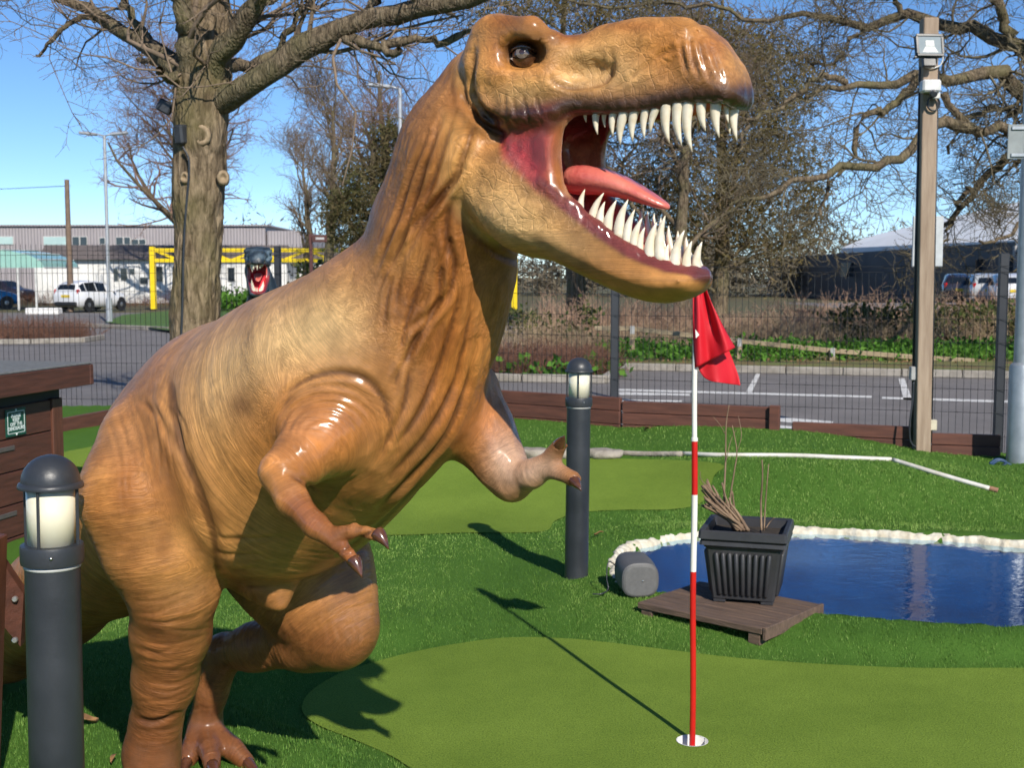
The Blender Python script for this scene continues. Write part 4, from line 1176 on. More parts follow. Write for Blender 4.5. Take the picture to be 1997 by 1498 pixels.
cup_o = cup.build('hole_cup', M_CUP, None, True)
tag(cup_o, 'white plastic hole cup sunk in the front putting green', 'golf hole')
# flag: two hanging layers of one cloth, gathered on the stick
M_FLAG = mat('red_flag_nylon', (.80, .020, .040), .55, (.68, .014, .028), scale=5, bump=.25, bscale=320, dist=.001)
m = M_FLAG; nt = m.node_tree; b = next(n for n in nt.nodes if n.type == 'BSDF_PRINCIPLED'); out = next(n for n in nt.nodes if n.type == 'OUTPUT_MATERIAL')
tr = nd(nt, 'ShaderNodeBsdfTranslucent'); tr.inputs[0].default_value = (.7, .02, .03, 1); ms = nd(nt, 'ShaderNodeMixShader'); ms.inputs[0].default_value = .22
nt.links.new(b.outputs[0], ms.inputs[1]); nt.links.new(tr.outputs[0], ms.inputs[2]); nt.links.new(ms.outputs[0], out.inputs[0])
def cloth(leftc, rightc, rows, cols, depth):
    Lc, Rc = catmull(leftc, 8, closed=False), catmull(rightc, 8, closed=False)
    li = np.linspace(0, len(Lc) - 1, rows); ri = np.linspace(0, len(Rc) - 1, rows)
    vs = []
    for i in range(rows):
        a = np.array([np.interp(li[i], np.arange(len(Lc)), Lc[:, k]) for k in (0, 1)]); c = np.array([np.interp(ri[i], np.arange(len(Rc)), Rc[:, k]) for k in (0, 1)])
        for j in range(cols):
            u, v = j / (cols - 1), i / (rows - 1)
            p = a + (c - a) * u
            vs.append(P(p[0], p[1], CUP[1] + depth(u, v)) - CUP)
    fs = [(i * cols + j, i * cols + j + 1, (i + 1) * cols + j + 1, (i + 1) * cols + j) for i in range(rows - 1) for j in range(cols - 1)]
    return vs, fs
d1 = lambda u, v: -.012 - .030 * u * v + (.010 + .010 * v) * math.sin(u * 9 + v * 4.5) * min(1, u * 3) + .006 * math.sin(u * 17 + v * 3)
d2 = lambda u, v: .010 + .030 * u + .012 * math.sin(u * 7 + v * 3) - .02 * (1 - v) * u
v1, f1 = cloth([(1351, 548), (1351, 600), (1352, 660), (1356, 718)], [(1372, 548), (1388, 590), (1410, 636), (1434, 678)], 26, 22, d1)
v2, f2 = cloth([(1357, 672), (1360, 712), (1372, 735), (1388, 744)], [(1408, 655), (1424, 690), (1440, 732), (1444, 752)], 18, 20, d2)
fl = MB().add(v1, f1); fl.add(v2, f2)
flag = fl.build('flag', M_FLAG, fs_, True)
so = flag.modifiers.new('thick', 'SOLIDIFY'); so.thickness = .0012
MB().add([P(x, y, CUP[1] - .040) - CUP for x, y in ((1356, 642), (1364, 653), (1357, 660))], [(0, 1, 2)]).build('white_mark', M_WHITE, fs_)

# deck with planter
M_DECKW = mat('weathered_deck_plank', (.165, .105, .072), .8, (.085, .055, .040), scale=5, stretch=(1, 14, 8), bump=.7, bscale=30, dist=.006)
pL, pF, pR = G(1230, 1176, .125), G(1500, 1216, .125), G(1650, 1176, .125)
e1, e2 = (pF - pL)[:2], (pR - pF)[:2]
dl, dwid = float(np.linalg.norm(e1)), float(np.linalg.norm(e2))
drz = (math.atan2(e1[1], e1[0]) + math.atan2(e2[1], e2[0]) - math.pi / 2) / 2
pL = pF - np.array([math.cos(drz), math.sin(drz), 0]) * dl
deck = empty('deck_platform', (pL[0] - .03, pL[1], -.022), drz)
tag(deck, 'low weathered timber deck platform at the pond edge under the planter', 'deck')
npl = 6; pw = dwid / npl
for k in range(npl):
    MB().box((dl / 2 + rr.uniform(-.004, .004), pw * (k + .5), .108 + rr.uniform(-.001, .001)), (dl, pw - .006, .030), bev=.004).build('plank', M_DECKW, deck)
for xk in (.045, dl - .045):
    MB().box((xk, dwid / 2, .066), (.06, dwid - .02, .052), bev=.003).build('bearer', M_DECKW, deck)
MB().box((dl + .009, dwid / 2, .098), (.018, dwid - .004, .058), bev=.003).build('end_board', M_DECKW, deck)
# planter
M_POT = mat('charcoal_plastic', (.040, .040, .044), .45, (.028, .028, .031), scale=7, bump=.1, bscale=140, rvar=.08)
M_SOIL = mat('dry_soil', (.045, .032, .022), .95, (.02, .015, .01), scale=30, bump=.8, bscale=60)
pc = G(1452, 1165, .125)
pc = P(1455, 1155, pc[1] + .10); pc[2] = .102
pot = empty('planter', pc, math.radians(-17))
pot.scale = (.95, .95, .88)
tag(pot, 'square charcoal plastic planter with fluted sides on the timber deck', 'planter')
def frustum(mb, z0, z1, a0, a1, inset=0.0):
    c = []
    for a, z in ((a0, z0), (a1, z1)):
        b_ = a * .94
        c += [(-b_, -a, z), (b_, -a, z), (a, -b_, z), (a, b_, z), (b_, a, z), (-b_, a, z), (-a, b_, z), (-a, -b_, z)]
    mb.add(c, [(i, (i + 1) % 8, (i + 1) % 8 + 8, i + 8) for i in range(8)])
    return mb
bd = MB(); frustum(bd, .022, .315, .150, .182)
bd.f.append(tuple(range(7, -1, -1)))
bd.build('pot_body', M_POT, pot, auto=.5)
rm = MB()
for z0, z1, a0, a1 in ((.300, .318, .186, .194), (.318, .338, .210, .206), (.338, .352, .200, .206), (.352, .392, .216, .212), (.392, .398, .212, .206), (.398, .390, .206, .186), (.390, .330, .186, .178)):
    frustum(rm, z0, z1, a0, a1)
for z, a0, a1 in ((.300, .180, .186), (.318, .194, .210), (.338, .206, .200), (.352, .206, .216)): frustum(rm, z, z + .0006, a0, a1)
rm.build('rim', M_POT, pot, auto=.5)
for side in range(4):
    for k in range(9):
        u = (k - 4) * .0305
        p0 = Vector((u * .90, -.150 - .0035, .045)); p1 = Vector((u * 1.05, -.1775 - .0035, .278))
        R = Matrix.Rotation(side * math.pi / 2, 3, 'Z')
        MB().tube([R @ p0, R @ (p0 * .97 + p1 * .03 + Vector((0, -.004, 0))), R @ (p0 * .03 + p1 * .97 + Vector((0, -.004, 0))), R @ p1], [.007, .0105, .0115, .007], 8).build('flute', M_POT, pot, True)
for sx in (-1, 1):
    for sy in (-1, 1):
        MB().box((sx * .115, sy * .115, .011), (.06, .06, .022), bev=.003).build('foot', M_POT, pot)
MB().add([(-.18, -.18, .345), (.18, -.18, .345), (.18, .18, .345), (-.18, .18, .345)], [(0, 1, 2, 3)]).build('soil', M_SOIL, pot)
# dead shrub in the planter
M_TWIG = mat('dead_twig', (.27, .185, .115), .85, (.15, .095, .06), scale=20, stretch=(1, 1, .3))
dead = empty('dead_shrub', (pc[0], pc[1], pc[2] + .30))
tag(dead, 'cut back dead shrub with bare grey-brown stems in the planter', 'dead plant')
def px_stem(pts, r0, r1, name='stem', dd=0.0):
    Pp = [P(x, y, pc[1] + dd + rr.uniform(-.02, .02)) - np.array([pc[0], pc[1], pc[2] + .30]) for x, y in pts]
    Pp = catmull(np.array(Pp), 4, closed=False)
    MB().tube(Pp, np.linspace(r0, r1, len(Pp)), 6).build(name, M_TWIG, dead, True)
for k in range(40):
    t = rr.random(); bx_ = 1420 + 22 * rr.random() + 10 * t; ex_ = 1368 + 60 * rr.random() ** 1.5; ey_ = 935 + 60 * t + rr.uniform(-8, 10)
    px_stem([(bx_ + 12, 1035), ((bx_ + ex_) / 2 + 4, 990 + 18 * t), (ex_, ey_)], .0085 * rr.uniform(.6, 1.1), .0045, dd=rr.uniform(-.09, .06))
for pts, a, b_ in (([(1432, 1035), (1413, 990), (1415, 900), (1416, 830), (1422, 790)], .006, .002), ([(1435, 1035), (1424, 980), (1432, 920), (1437, 880), (1428, 830)], .005, .002), ([(1416, 850), (1405, 830), (1390, 812)], .002, .001), ([(1437, 880), (1446, 850), (1440, 812)], .002, .001),
                   ([(1485, 1035), (1484, 980), (1487, 930), (1486, 897)], .0055, .003), ([(1490, 1035), (1493, 980), (1497, 930), (1499, 905)], .004, .002), ([(1494, 1030), (1502, 1018), (1510, 1010)], .003, .002), ([(1450, 1035), (1440, 1010), (1418, 985), (1370, 940), (1366, 920)], .004, .0015), ([(1416, 900), (1425, 860), (1436, 838)], .002, .001)):
    px_stem(pts, a, b_, dd=-.02)

# outdoor speaker on the turf
M_SPK = mat('grey_speaker_plastic', (.105, .105, .108), .55, (.085, .085, .088), scale=6, bump=.12, bscale=200)
M_GRILL = mat('grey_speaker_grille', (.125, .125, .125), .7, (.10, .10, .10), scale=60, bump=.5, bscale=320, dist=.002)
sb = GH(1241, 1160)
spk = empty('outdoor_speaker', (sb[0], sb[1] + .04, sb[2]), math.radians(8))
spk.scale = (.86, .86, .9)
tag(spk, 'grey rounded outdoor loudspeaker lying on the turf beside the pond', 'loudspeaker')
def squircle(a, b_, n=32, e=2.9):
    return [(a * math.copysign(abs(math.cos(t)) ** (2 / e), math.cos(t)), b_ * math.copysign(abs(math.sin(t)) ** (2 / e), math.sin(t))) for t in np.linspace(0, 2 * math.pi, n, endpoint=False)]
def loft_y(sections, n=32):
    vs, fs = [], []
    for y, a, b_, zc in sections: vs += [(px_, y, zc + pz_) for px_, pz_ in squircle(a, b_, n)]
    for i in range(len(sections) - 1):
        for k in range(n): fs.append((i * n + k, i * n + (k + 1) % n, (i + 1) * n + (k + 1) % n, (i + 1) * n + k))
    fs += [tuple(range(n)), tuple((len(sections) - 1) * n + k for k in range(n - 1, -1, -1))]
    return vs, fs
MB().add(*loft_y([(-.118, .098, .086, .092), (-.112, .106, .094, .094), (-.02, .110, .100, .104), (.08, .106, .100, .110), (.13, .092, .088, .112), (.145, .06, .06, .112)])).build('cabinet', M_SPK, spk, auto=.6)
MB().add(*loft_y([(-.124, .088, .078, .091), (-.119, .099, .087, .092), (-.113, .100, .088, .092)])).build('grille', M_GRILL, spk, auto=.6)
MB().lathe([(.005, -.001), (.005, .002), (0, .003)], c=(.012, -.124, .092), axis=(0, -1, 0), n=12).build('badge', M_SCREW, spk)
cb = MB().tube(catmull(np.array([(-.085, .05, .12), (-.15, .03, .17), (-.17, 0, .09), (-.165, -.02, .03), (-.21, -.05, .012), (-.26, -.04, .01)]), 5, closed=False), .004, 6).build('cable', M_BLACKMETAL, spk, True)

# edging at the back of the course: stones, kerb strip, white pipes
M_STONE = mat('pale_rough_stone', (.36, .32, .265), .9, (.22, .19, .155), scale=9, bump=.9, bscale=25, dist=.012)
stones = [(985, 884, 60), (1040, 884, 62), (1096, 885, 60), (1180, 886, 66)]
for (x, y, w_), lb in zip(stones, ('weathered pale edging stone behind the raised dinosaur arm, leftmost of four', 'second weathered edging stone from the left behind the dinosaur hand', 'weathered edging stone just left of the far bollard lamp', 'rounded pale edging stone just right of the far bollard lamp')):
    g_ = GH(x, y + 6); wm_ = w_ * g_[1] / F_PX
    bmm = MB(); bmm.ball((0, 0, .03), (wm_ * .54, .11, .058), 18, 12)
    vv = np.array(bmm.v); vv = vv * (1 + .16 * fbm(vv * 14 + x, 5)[:, None]); vv[:, 2] = np.minimum(vv[:, 2], .062 + .01 * noise3(vv * 9, 3)); bmm.v = [tuple(v) for v in vv]
    o = bmm.build('edging_stone', M_STONE, None, True); o.location = (g_[0], g_[1], g_[2])
    tag(o, lb, 'stone', 'stones edging the back green')
M_PIPE = mat('white_plastic_pipe', (.72, .70, .64), .45, (.55, .51, .43), scale=6)
def edging(pts, r, name, label, material, n=10):
    Pp = catmull(np.array([GH(x, y) + np.array([0, 0, r * .8]) for x, y in pts]), 5, closed=False)
    o = MB().tube(Pp, r, n).build(name, material, None, True)
    tag(o, label, 'edging'); return o
edging([(1215, 888), (1260, 890), (1330, 890)], .022, 'kerb_strip', 'thin grey concrete strip continuing the edging stones', M_STONE)
edging([(1332, 888), (1400, 891), (1540, 892), (1640, 896), (1738, 900)], .017, 'white_pipe', 'white plastic pipe running along the crest of the turf bank', M_PIPE)
edging([(1742, 901), (1800, 919), (1870, 940), (1930, 957)], .017, 'white_pipe', 'white plastic pipe running down the right end of the turf bank', M_PIPE)
edging([(1930, 957), (1936, 958.5), (1946, 961)], .0185, 'pipe_end', 'rusty end cap of the sloping white pipe', mat('rusty_cap', (.32, .17, .10), .8))

# timber hut on the left
M_BRTIM = mat('brown_stained_timber', (.105, .036, .022), .62, (.062, .022, .014), scale=4, stretch=(1, 9, 9), bump=.35, bscale=24, dist=.004, rvar=.1)
M_BRTIM_V = mat('brown_stained_post', (.125, .044, .024), .6, (.072, .026, .015), scale=4, stretch=(9, 9, 1), bump=.3, bscale=24, dist=.004)
M_FELT = mat('grey_roofing_felt', (.16, .165, .165), .9, (.11, .115, .115), scale=30, bump=.5, bscale=180)
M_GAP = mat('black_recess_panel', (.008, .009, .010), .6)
A_ = P(118, 760, 8.0); B_ = P(-190, 800, 6.55)
hd_ = np.array([B_[0] - A_[0], B_[1] - A_[1], 0]); hl = np.linalg.norm(hd_); hrz = math.atan2(hd_[1], hd_[0])
zc0 = ground_z(A_[0], A_[1])
hut = empty('timber_hut', (A_[0], A_[1], zc0), hrz)          # local +x runs along the front face towards the viewer, -y is inwards
tag(hut, 'dark brown timber store box with felt top at the left edge', 'store box')
hz = lambda y, d=8.0, x=118: P(x, y, d)[2] - zc0
z_t, z_b, z_g = hz(714), hz(754), hz(775)
side_ = 1.0 if (np.array([-hd_[1], hd_[0]]) @ np.array([1.0, 0]) > 0) else -1.0   # outward normal of the front face
def hb(name, x0, x1, y0, y1, z0, z1, m_, parent=hut, bev=.004):
    return MB().box(((x0 + x1) / 2, side_ * (y0 + y1) / 2, (z0 + z1) / 2), (x1 - x0, abs(y1 - y0), z1 - z0), bev=bev).build(name, m_, parent)
hb('top_fascia', -.17, hl, .075, .115, z_b, z_t, M_BRTIM)
hb('end_fascia', -.212, -.172, -1.2, .115, z_b, z_t, M_BRTIM)
hb('felt_top', -.205, hl, -1.2, .108, z_t + .001, z_t + .016, M_FELT)
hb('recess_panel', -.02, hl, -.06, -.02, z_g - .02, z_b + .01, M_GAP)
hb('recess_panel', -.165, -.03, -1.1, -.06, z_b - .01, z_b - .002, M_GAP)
hb('corner_post', .0, .115, -.07, .012, -.05, z_g, M_BRTIM_V)
zc = z_g - .006; kk = 0
while zc > -.02:
    hgt = .195
    hb('board', .117, hl, -.03, 0, max(zc - hgt, -.06), zc, M_BRTIM); zc -= hgt + .008; kk += 1
zc = z_g - .006
while zc > -.02:
    hb('end_board', -.03, -.002, -1.1, -.072, max(zc - .195, -.06), zc, M_BRTIM); zc -= .203
M_STRAP = mat('grey_strap_hinge', (.10, .085, .08), .5)
hb('strap_hinge', .52, .76, .001, .008, z_g - .275, z_g - .245, M_STRAP)
hb('strap_hinge', .52, .76, .001, .008, z_g - .68, z_g - .65, M_STRAP)
# sign
M_SIGNG = mat('dark_green_sign', (.006, .075, .050), .4, (.005, .06, .04), scale=6)
M_SIGNW = mat('sign_white', (.66, .74, .72), .5, (.6, .68, .66), scale=20)
sw, sh = .205, .168
sx0 = .50; sz0 = z_g - .105
sign = MB().box((0, 0, 0), (sw, .006, sh), bev=.0015).build('warning_sign', M_SIGNG)
R2 = Matrix.Rotation(hrz, 4, 'Z')
loc = Vector((A_[0], A_[1], zc0)) + R2 @ Vector((sx0, side_ * .0045, sz0))
sign.location = loc
face = R2 @ Vector((0, side_, 0))
sign.rotation_euler = (0, 0, math.atan2(face.y, face.x) + math.pi / 2)     # local -y faces the viewer
tag(sign, 'small dark green warning sign with white lettering on the timber box', 'sign')
fr_ = MB()
for c, s_ in (((0, -.0042, sh / 2 - .018), (sw - .036, .002, .004)), ((0, -.0042, -sh / 2 + .018), (sw - .036, .002, .004)), ((-sw / 2 + .018, -.0042, 0), (.004, .002, sh - .040)), ((sw / 2 - .018, -.0042, 0), (.004, .002, sh - .040))): fr_.box(c, s_)
fr_.build('border_line', M_SIGNW, sign)
for zz_ in (sh / 2 - .009, -sh / 2 + .009): MB().ball((0, -.005, zz_), (.0075, .004, .0075), 10, 8).build('screw', M_SIGNW, sign, True)
for tx, zz_ in (('PLEASE', .036), ('KEEP', .010), ('OFF THE', -.016), ('DINOSAURS', -.042)):
    cu = bpy.data.curves.new('lettering', 'FONT'); cu.body = tx; cu.size = .031; cu.align_x = 'CENTER'; cu.extrude = .0006; cu.offset = .0009
    tmp = bpy.data.objects.new('tmp_text', cu); COL.objects.link(tmp); bpy.context.view_layer.update()
    me_ = bpy.data.meshes.new_from_object(tmp.evaluated_get(bpy.context.evaluated_depsgraph_get())); bpy.data.objects.remove(tmp)
    me_.name = 'lettering'; me_.materials.clear(); me_.materials.append(M_SIGNW)
    to = bpy.data.objects.new('lettering', me_); link(to, sign)
    to.rotation_euler = (math.pi / 2, 0, 0); to.location = (0, -.0042, zz_ - .006)
# sloping rail and post by the left edge
M_BOLT = mat('galvanised_bolt', (.66, .66, .64), .35, metal=.8)
rail = empty('timber_brace', P(-10, 1500, 3.35))
ro = np.array(rail.location)
tag(rail, 'brown timber post with sloping bolted board behind the near bollard', 'timber brace')
MB().beam(P(-12, 1045, 3.35) - ro, P(-34, 1750, 3.35) - ro, .05, .07, up=(0, 1, 0), bev=.004).build('post', M_BRTIM_V, rail)
sb_ = MB(); q_ = [P(x, y, d) - ro for x, y, d in ((-70, 985, 3.30), (46, 1160, 3.42), (40, 1262, 3.42), (-70, 1130, 3.30))]
qb = [v + np.array([-.006, .045, 0]) for v in q_]
sb_.add(q_ + qb, [(0, 3, 2, 1), (4, 5, 6, 7), (0, 1, 5, 4), (1, 2, 6, 5), (2, 3, 7, 6), (3, 0, 4, 7)])
brd = sb_.build('sloping_board', M_BRTIM, rail)
for y in (1168, 1248):
    MB().lathe([(.0085, 0), (.0085, .010), (.006, .013), (0, .013)], c=P(30, y, 3.40) - ro, axis=(.15, -1, 0), n=8).build('bolt', M_BOLT, brd)
# a couple of dead leaves on the turf
M_LEAF = mat('dry_leaf', (.36, .20, .085), .7, (.22, .11, .045), scale=30)
for i, (x, y, s_, lb) in enumerate(((165, 1420, .045, 'curled tan dead leaf on the turf beside the near bollard'), (1262, 842, .05, 'dead leaf on the turf below the brown timber edging'), (1168, 1048, .03, 'small dead leaf on the turf right of the far bollard lamp'), (222, 1494, .02, 'tiny dead leaf on the turf at the bottom edge'))):
    g_ = GH(x, y); o_ = MB()
    vv, ff = [], []
    for a in range(7):
        t = a / 6; w_ = .42 * math.sin(math.pi * min(t + .04, 1)) ** .8
        for sgn in (-1, 0, 1): vv.append(((t - .5) * 2 * s_, sgn * w_ * s_, .3 * s_ * abs(sgn) * (.4 + t) + .2 * s_ * math.sin(t * 5)))
    for a in range(6):
        for c in (0, 1): ff.append((a * 3 + c, a * 3 + c + 1, a * 3 + c + 4, a * 3 + c + 3))
    o = MB().add(vv, ff).build('dead_leaf', M_LEAF, None, True)
    so = o.modifiers.new('thick', 'SOLIDIFY'); so.thickness = .001
    o.location = (g_[0], g_[1], g_[2] + .022); o.rotation_euler = (.3, .2, .7 + 1.3 * i)
    tag(o, lb, 'leaf', 'dead leaves on the turf')
# ------------------------------------------------------------------ timber edging, mesh fence, poles
M_FENCE = mat('black_fence_coating', (.012, .013, .016), .5, (.020, .021, .024), scale=9)
M_POSTG = mat('charcoal_post_coating', (.028, .031, .038), .45, (.020, .022, .028), scale=5)
FL = [(-7.2, 13.72), (-4.75, 13.72), (-2.60, 13.72), (-0.72, 12.78), (0.97, 11.62), (2.36, 11.06), (4.16, 10.46), (6.6, 9.42)]
TOPS = [1.98, 1.98, 1.98, 1.90, 1.78, 1.66, 1.66, 1.66]
PTOP = [1.98, 1.98, 1.96, 1.95, 1.90, 1.70, 1.82, 1.80]
fence = empty('mesh_fence', (FL[0][0], FL[0][1], 0))
fo = np.array([FL[0][0], FL[0][1], 0.0])
tag(fence, 'black welded mesh fence with charcoal posts along the back of the course', 'fence')
for i, (x, y) in enumerate(FL):
    if i in (1, 5): continue
    MB().box((x - fo[0], y - fo[1], PTOP[i] / 2 - .15), (.075, .055, PTOP[i] + .3), bev=.004).build('post', M_POSTG, fence)
def thin_tubes(segs, r, n=4):
    a = np.array([s[0] for s in segs], float); b = np.array([s[1] for s in segs], float)
    t = b - a; t /= np.linalg.norm(t, axis=1, keepdims=True)
    ref = np.where(np.abs(t[:, 2:3]) > .9, np.array([[1.0, 0, 0]]), np.array([[0, 0, 1.0]]))
    s = np.cross(t, ref); s /= np.linalg.norm(s, axis=1, keepdims=True); q = np.cross(t, s)
    vs = []
    for k in range(n):
        an = 2 * math.pi * k / n + .4
        vs.append((s * math.cos(an) + q * math.sin(an)) * r)
    ring = np.stack(vs, 1)
    V_ = np.concatenate([a[:, None] + ring, b[:, None] + ring], 1).reshape(-1, 3)
    base = (np.arange(len(a)) * 2 * n)[:, None]
    F_ = np.concatenate([base + np.array([[k, (k + 1) % n, n + (k + 1) % n, n + k]]) for k in range(n)])
    return V_, F_
for i in range(len(FL) - 1):
    (x0, y0), (x1, y1) = FL[i], FL[i + 1]
    z1 = TOPS[i] if i < 3 else TOPS[i + 1]
    L_ = math.hypot(x1 - x0, y1 - y0); n_ = int(L_ / .056); segs = []
    off = np.array([(y1 - y0) / L_, -(x1 - x0) / L_, 0]) * .034
    for k in range(1, n_):
        t = k / n_; p = np.array([x0 + (x1 - x0) * t, y0 + (y1 - y0) * t, 0]) - fo + off
        segs.append((p + [0, 0, .02], p + [0, 0, z1]))
    z = .06
    while z < z1 + .01:
        for dz in ((0,) if z < z1 - .12 else (0, .05)):
            segs.append((np.array([x0, y0, z + dz]) - fo + off * 1.15, np.array([x1, y1, z + dz]) - fo + off * 1.15))
        z += .20
    np_mesh('mesh_panel', *thin_tubes(segs, .0025), M_FENCE, fence)['kind'] = 'stuff'

# timber edging walls in front of the fence: courses of boards between stub posts
M_SLEEP = mat('brown_sleeper_timber', (.135, .050, .032), .7, (.082, .031, .021), scale=3.5, stretch=(1, 8, 8), bump=.35, bscale=22, dist=.004)
def edging_wall(name, label, a, b, z_lo, z_hi, courses, stub=True, thick=.055):
    a, b = np.array(a, float), np.array(b, float); L_ = np.linalg.norm(b - a); rz = math.atan2(b[1] - a[1], b[0] - a[0])
    t = empty(name, (a[0], a[1], z_lo), rz); tag(t, label, 'timber wall', 'timber edging walls around the course')
    h = (z_hi - z_lo) / courses
    for c in range(courses):
        MB().box((L_ / 2, rr.uniform(-.002, .002), h * (c + .5)), (L_ - .008, thick, h - .005), bev=.005).build('board', M_SLEEP, t)
    if stub:
        MB().box((L_ - .02, -thick * .75, (z_hi - z_lo) / 2 + .005), (.09, .07, z_hi - z_lo + .02), bev=.005).build('stub_post', M_SLEEP, t)
    return t
gz_ = lambda p: ground_z(p[0], p[1])
edging_wall('timber_edging', 'long brown timber edging wall behind the far bollard lamp', (-0.75, 12.60), (1.02, 11.42), .12, .50, 3, False)
edging_wall('timber_edging', 'brown timber edging wall of three courses ending at a stub post right of the flag', (1.03, 11.41), (2.36, 10.86), .14, .47, 3, True)
edging_wall('timber_edging', 'low brown timber edging left of the tall wooden pole', (2.48, 10.82), (3.52, 10.42), .12, .345, 2, False)
edging_wall('timber_edging', 'short low brown timber edging right of the tall wooden pole', (3.56, 10.38), (4.10, 10.24), .10, .30, 2, False)
edging_wall('timber_edging', 'brown timber edging receding behind the hut on the left', (-4.15, 10.9), (-3.62, 12.9), .06, .34, 2, False)
edging_wall('timber_edging', 'brown timber edging along the back left below the fence', (-3.60, 13.5), (-0.80, 12.64), .10, .36, 2, False)

# tall wooden pole with floodlight and boxes
M_PINE = mat('weathered_pine', (.36, .275, .20), .8, (.25, .18, .125), scale=3.0, stretch=(9, 9, .8), bump=.5, bscale=18, dist=.004)
M_GREYBOX = mat('grey_plastic_box', (.38, .38, .37), .5)
M_WHITEBOX = mat('white_plastic_box', (.68, .68, .66), .4)
M_GLASSL = mat('lamp_glass', (.30, .34, .35), .08, (.26, .30, .31), scale=8, coat=1.0, coat_rough=.03)
M_REFL = mat('lamp_led_panel', (.42, .44, .43), .35)
pg = P(1797, 879, 10.35)
pole = empty('wooden_pole', (pg[0], pg[1], pg[2] - .03))
po = np.array([pg[0], pg[1], pg[2] - .03])
tag(pole, 'tall square weathered pine pole at the back right of the course', 'pole')
pt = P(1812, 36, 10.35)
pw_ = 28.5 * 10.35 / F_PX
MB().beam((0, 0, -.2), pt - po, pw_, pw_, up=(0, 1, 0), bev=.006).build('shaft', M_PINE, pole)
def fixed(name, label, cat, px, py, d, size, m_, bev=.006, rz=0.0):
    o = MB().box((0, 0, 0), size, bev=bev).build(name, m_); o.location = P(px, py, d).tolist(); o.rotation_euler = (0, 0, rz)
    tag(o, label, cat); return o
dpf = 10.35 - pw_ / 2
fl_ = empty('floodlight', P(1811, 90, dpf - .06)); fl_.rotation_euler = (math.radians(-14), 0, math.radians(4))
fl_.scale = (.82, .82, .82)
tag(fl_, 'square floodlight on top of the wooden pole', 'floodlight')
MB().box((0, 0, .0), (.285, .06, .235), bev=.02).build('housing', M_BLACKMETAL, fl_)
fr = MB()
for c, s_ in (((0, -.034, .103), (.27, .016, .026)), ((0, -.034, -.103), (.27, .016, .026)), ((-.128, -.034, 0), (.026, .016, .18)), ((.128, -.034, 0), (.026, .016, .18))): fr.box(c, s_, bev=.003)
fr.build('bezel', M_BLACKMETAL, fl_)
MB().box((0, -.031, 0), (.23, .004, .18)).build('glass', M_GLASSL, fl_)
rf_ = MB().add([(-.08, -.0345, -.075), (.08, -.0345, -.075), (.045, -.0345, -.015), (-.045, -.0345, -.015)], [(0, 1, 2, 3)]); rf_.box((0, -.035, .02), (.085, .002, .055)); rf_.build('reflector', M_REFL, fl_)
br = MB(); br.box((0, .02, -.16), (.13, .05, .09), bev=.006); br.box((-.15, .0, -.12), (.02, .05, .012)); br.build('bracket', M_BLACKMETAL, fl_)
wc = MB().tube(catmull(np.array([P(x, y, dpf - .02) for x, y in ((1836, 98), (1839, 112), (1834, 126), (1820, 132), (1804, 130))]), 6, closed=False), .006, 6).build('flood_cable', M_WHITEBOX, None, True)
tag(wc, 'white cable looping under the floodlight', 'cable')
camb = fixed('camera_box', 'white security camera box on the wooden pole', 'camera', 1814, 168, dpf - .06, (.15, .11, .10), M_WHITEBOX, .014)
MB().lathe([(.028, 0), (.030, .05), (.022, .056), (0, .056)], c=(.01, -.045, -.058), axis=(-.2, -1, -.35), n=16).build('lens', M_BLACKMETAL, camb, auto=.6)
MB().box((.055, 0, -.075), (.05, .04, .05), bev=.005).build('junction', M_WHITEBOX, camb)
ce = np.array(P(1820, 202, dpf - .02))
cl = MB()
for k in range(3): cl.tube([ce + np.array([.050 * math.cos(a + k), -.006 * k, .056 * math.sin(a + k)]) for a in np.linspace(0, 6.2, 22)], .006, 6)
tag(cl.build('cable_coil', M_BLACKMETAL, None, True), 'coiled black cable hanging under the camera on the wooden pole', 'cable')
fixed('junction_box', 'small grey junction box low on the left of the wooden pole', 'junction box', 1781, 728, dpf + .06, (.055, .06, .115), M_GREYBOX)
fixed('socket_box', 'small cream socket box near the foot of the wooden pole', 'junction box', 1818, 829, dpf + .06, (.065, .06, .09), mat('cream_plastic', (.58, .53, .40), .5))
dc = MB().tube(catmull(np.array([P(x, y, 10.30) for x, y in ((1782, 745), (1780, 780), (1774, 830), (1776, 862), (1786, 872))]), 6, closed=False), .008, 6).build('down_cable', M_BLACKMETAL, None, True)
tag(dc, 'black cable running down beside the wooden pole', 'cable')
for x0, x1, lb in ((1795, 1778, 'thin black conduit up the left side of the wooden pole'), (1830, 1816, 'thin black conduit up the right side of the wooden pole')):
    tag(MB().tube([P(x0, 130, 10.36), P((x0 + x1) / 2, 450, 10.36), P(x1, 860, 10.36)], .010, 6).build('conduit', M_BLACKMETAL, None, True), lb, 'cable', 'conduits on the wooden pole')

# galvanised lamp column at the right edge
M_GALV = mat('galvanised_steel', (.42, .45, .47), .42, (.32, .35, .37), scale=7, metal=.55, rvar=.1, bump=.05, bscale=40)
cg = P(1986, 915, 9.9)
colm = empty('lamp_column', (cg[0], cg[1], cg[2] - .1))
tag(colm, 'thick galvanised steel lamp column at the right edge', 'lamp column')
MB().lathe([(.098, -.2), (.098, .92), (.090, .95), (.066, .97), (.062, 3.2), (.05, 6.0)], n=28).build('shaft', M_GALV, colm, auto=.6)
bx2 = empty('traffic_sign', P(1981, 276, 9.82)); tag(bx2, 'grey back of a small sign plate clamped to the steel column', 'sign')
MB().box((0, 0, 0), (.13, .012, .27), bev=.003).build('plate', mat('grey_sign_back', (.26, .29, .29), .5), bx2)
for z in (-.105, .105): MB().box((.015, -.012, z), (.11, .016, .028), bev=.003).build('clamp', M_GALV, bx2)
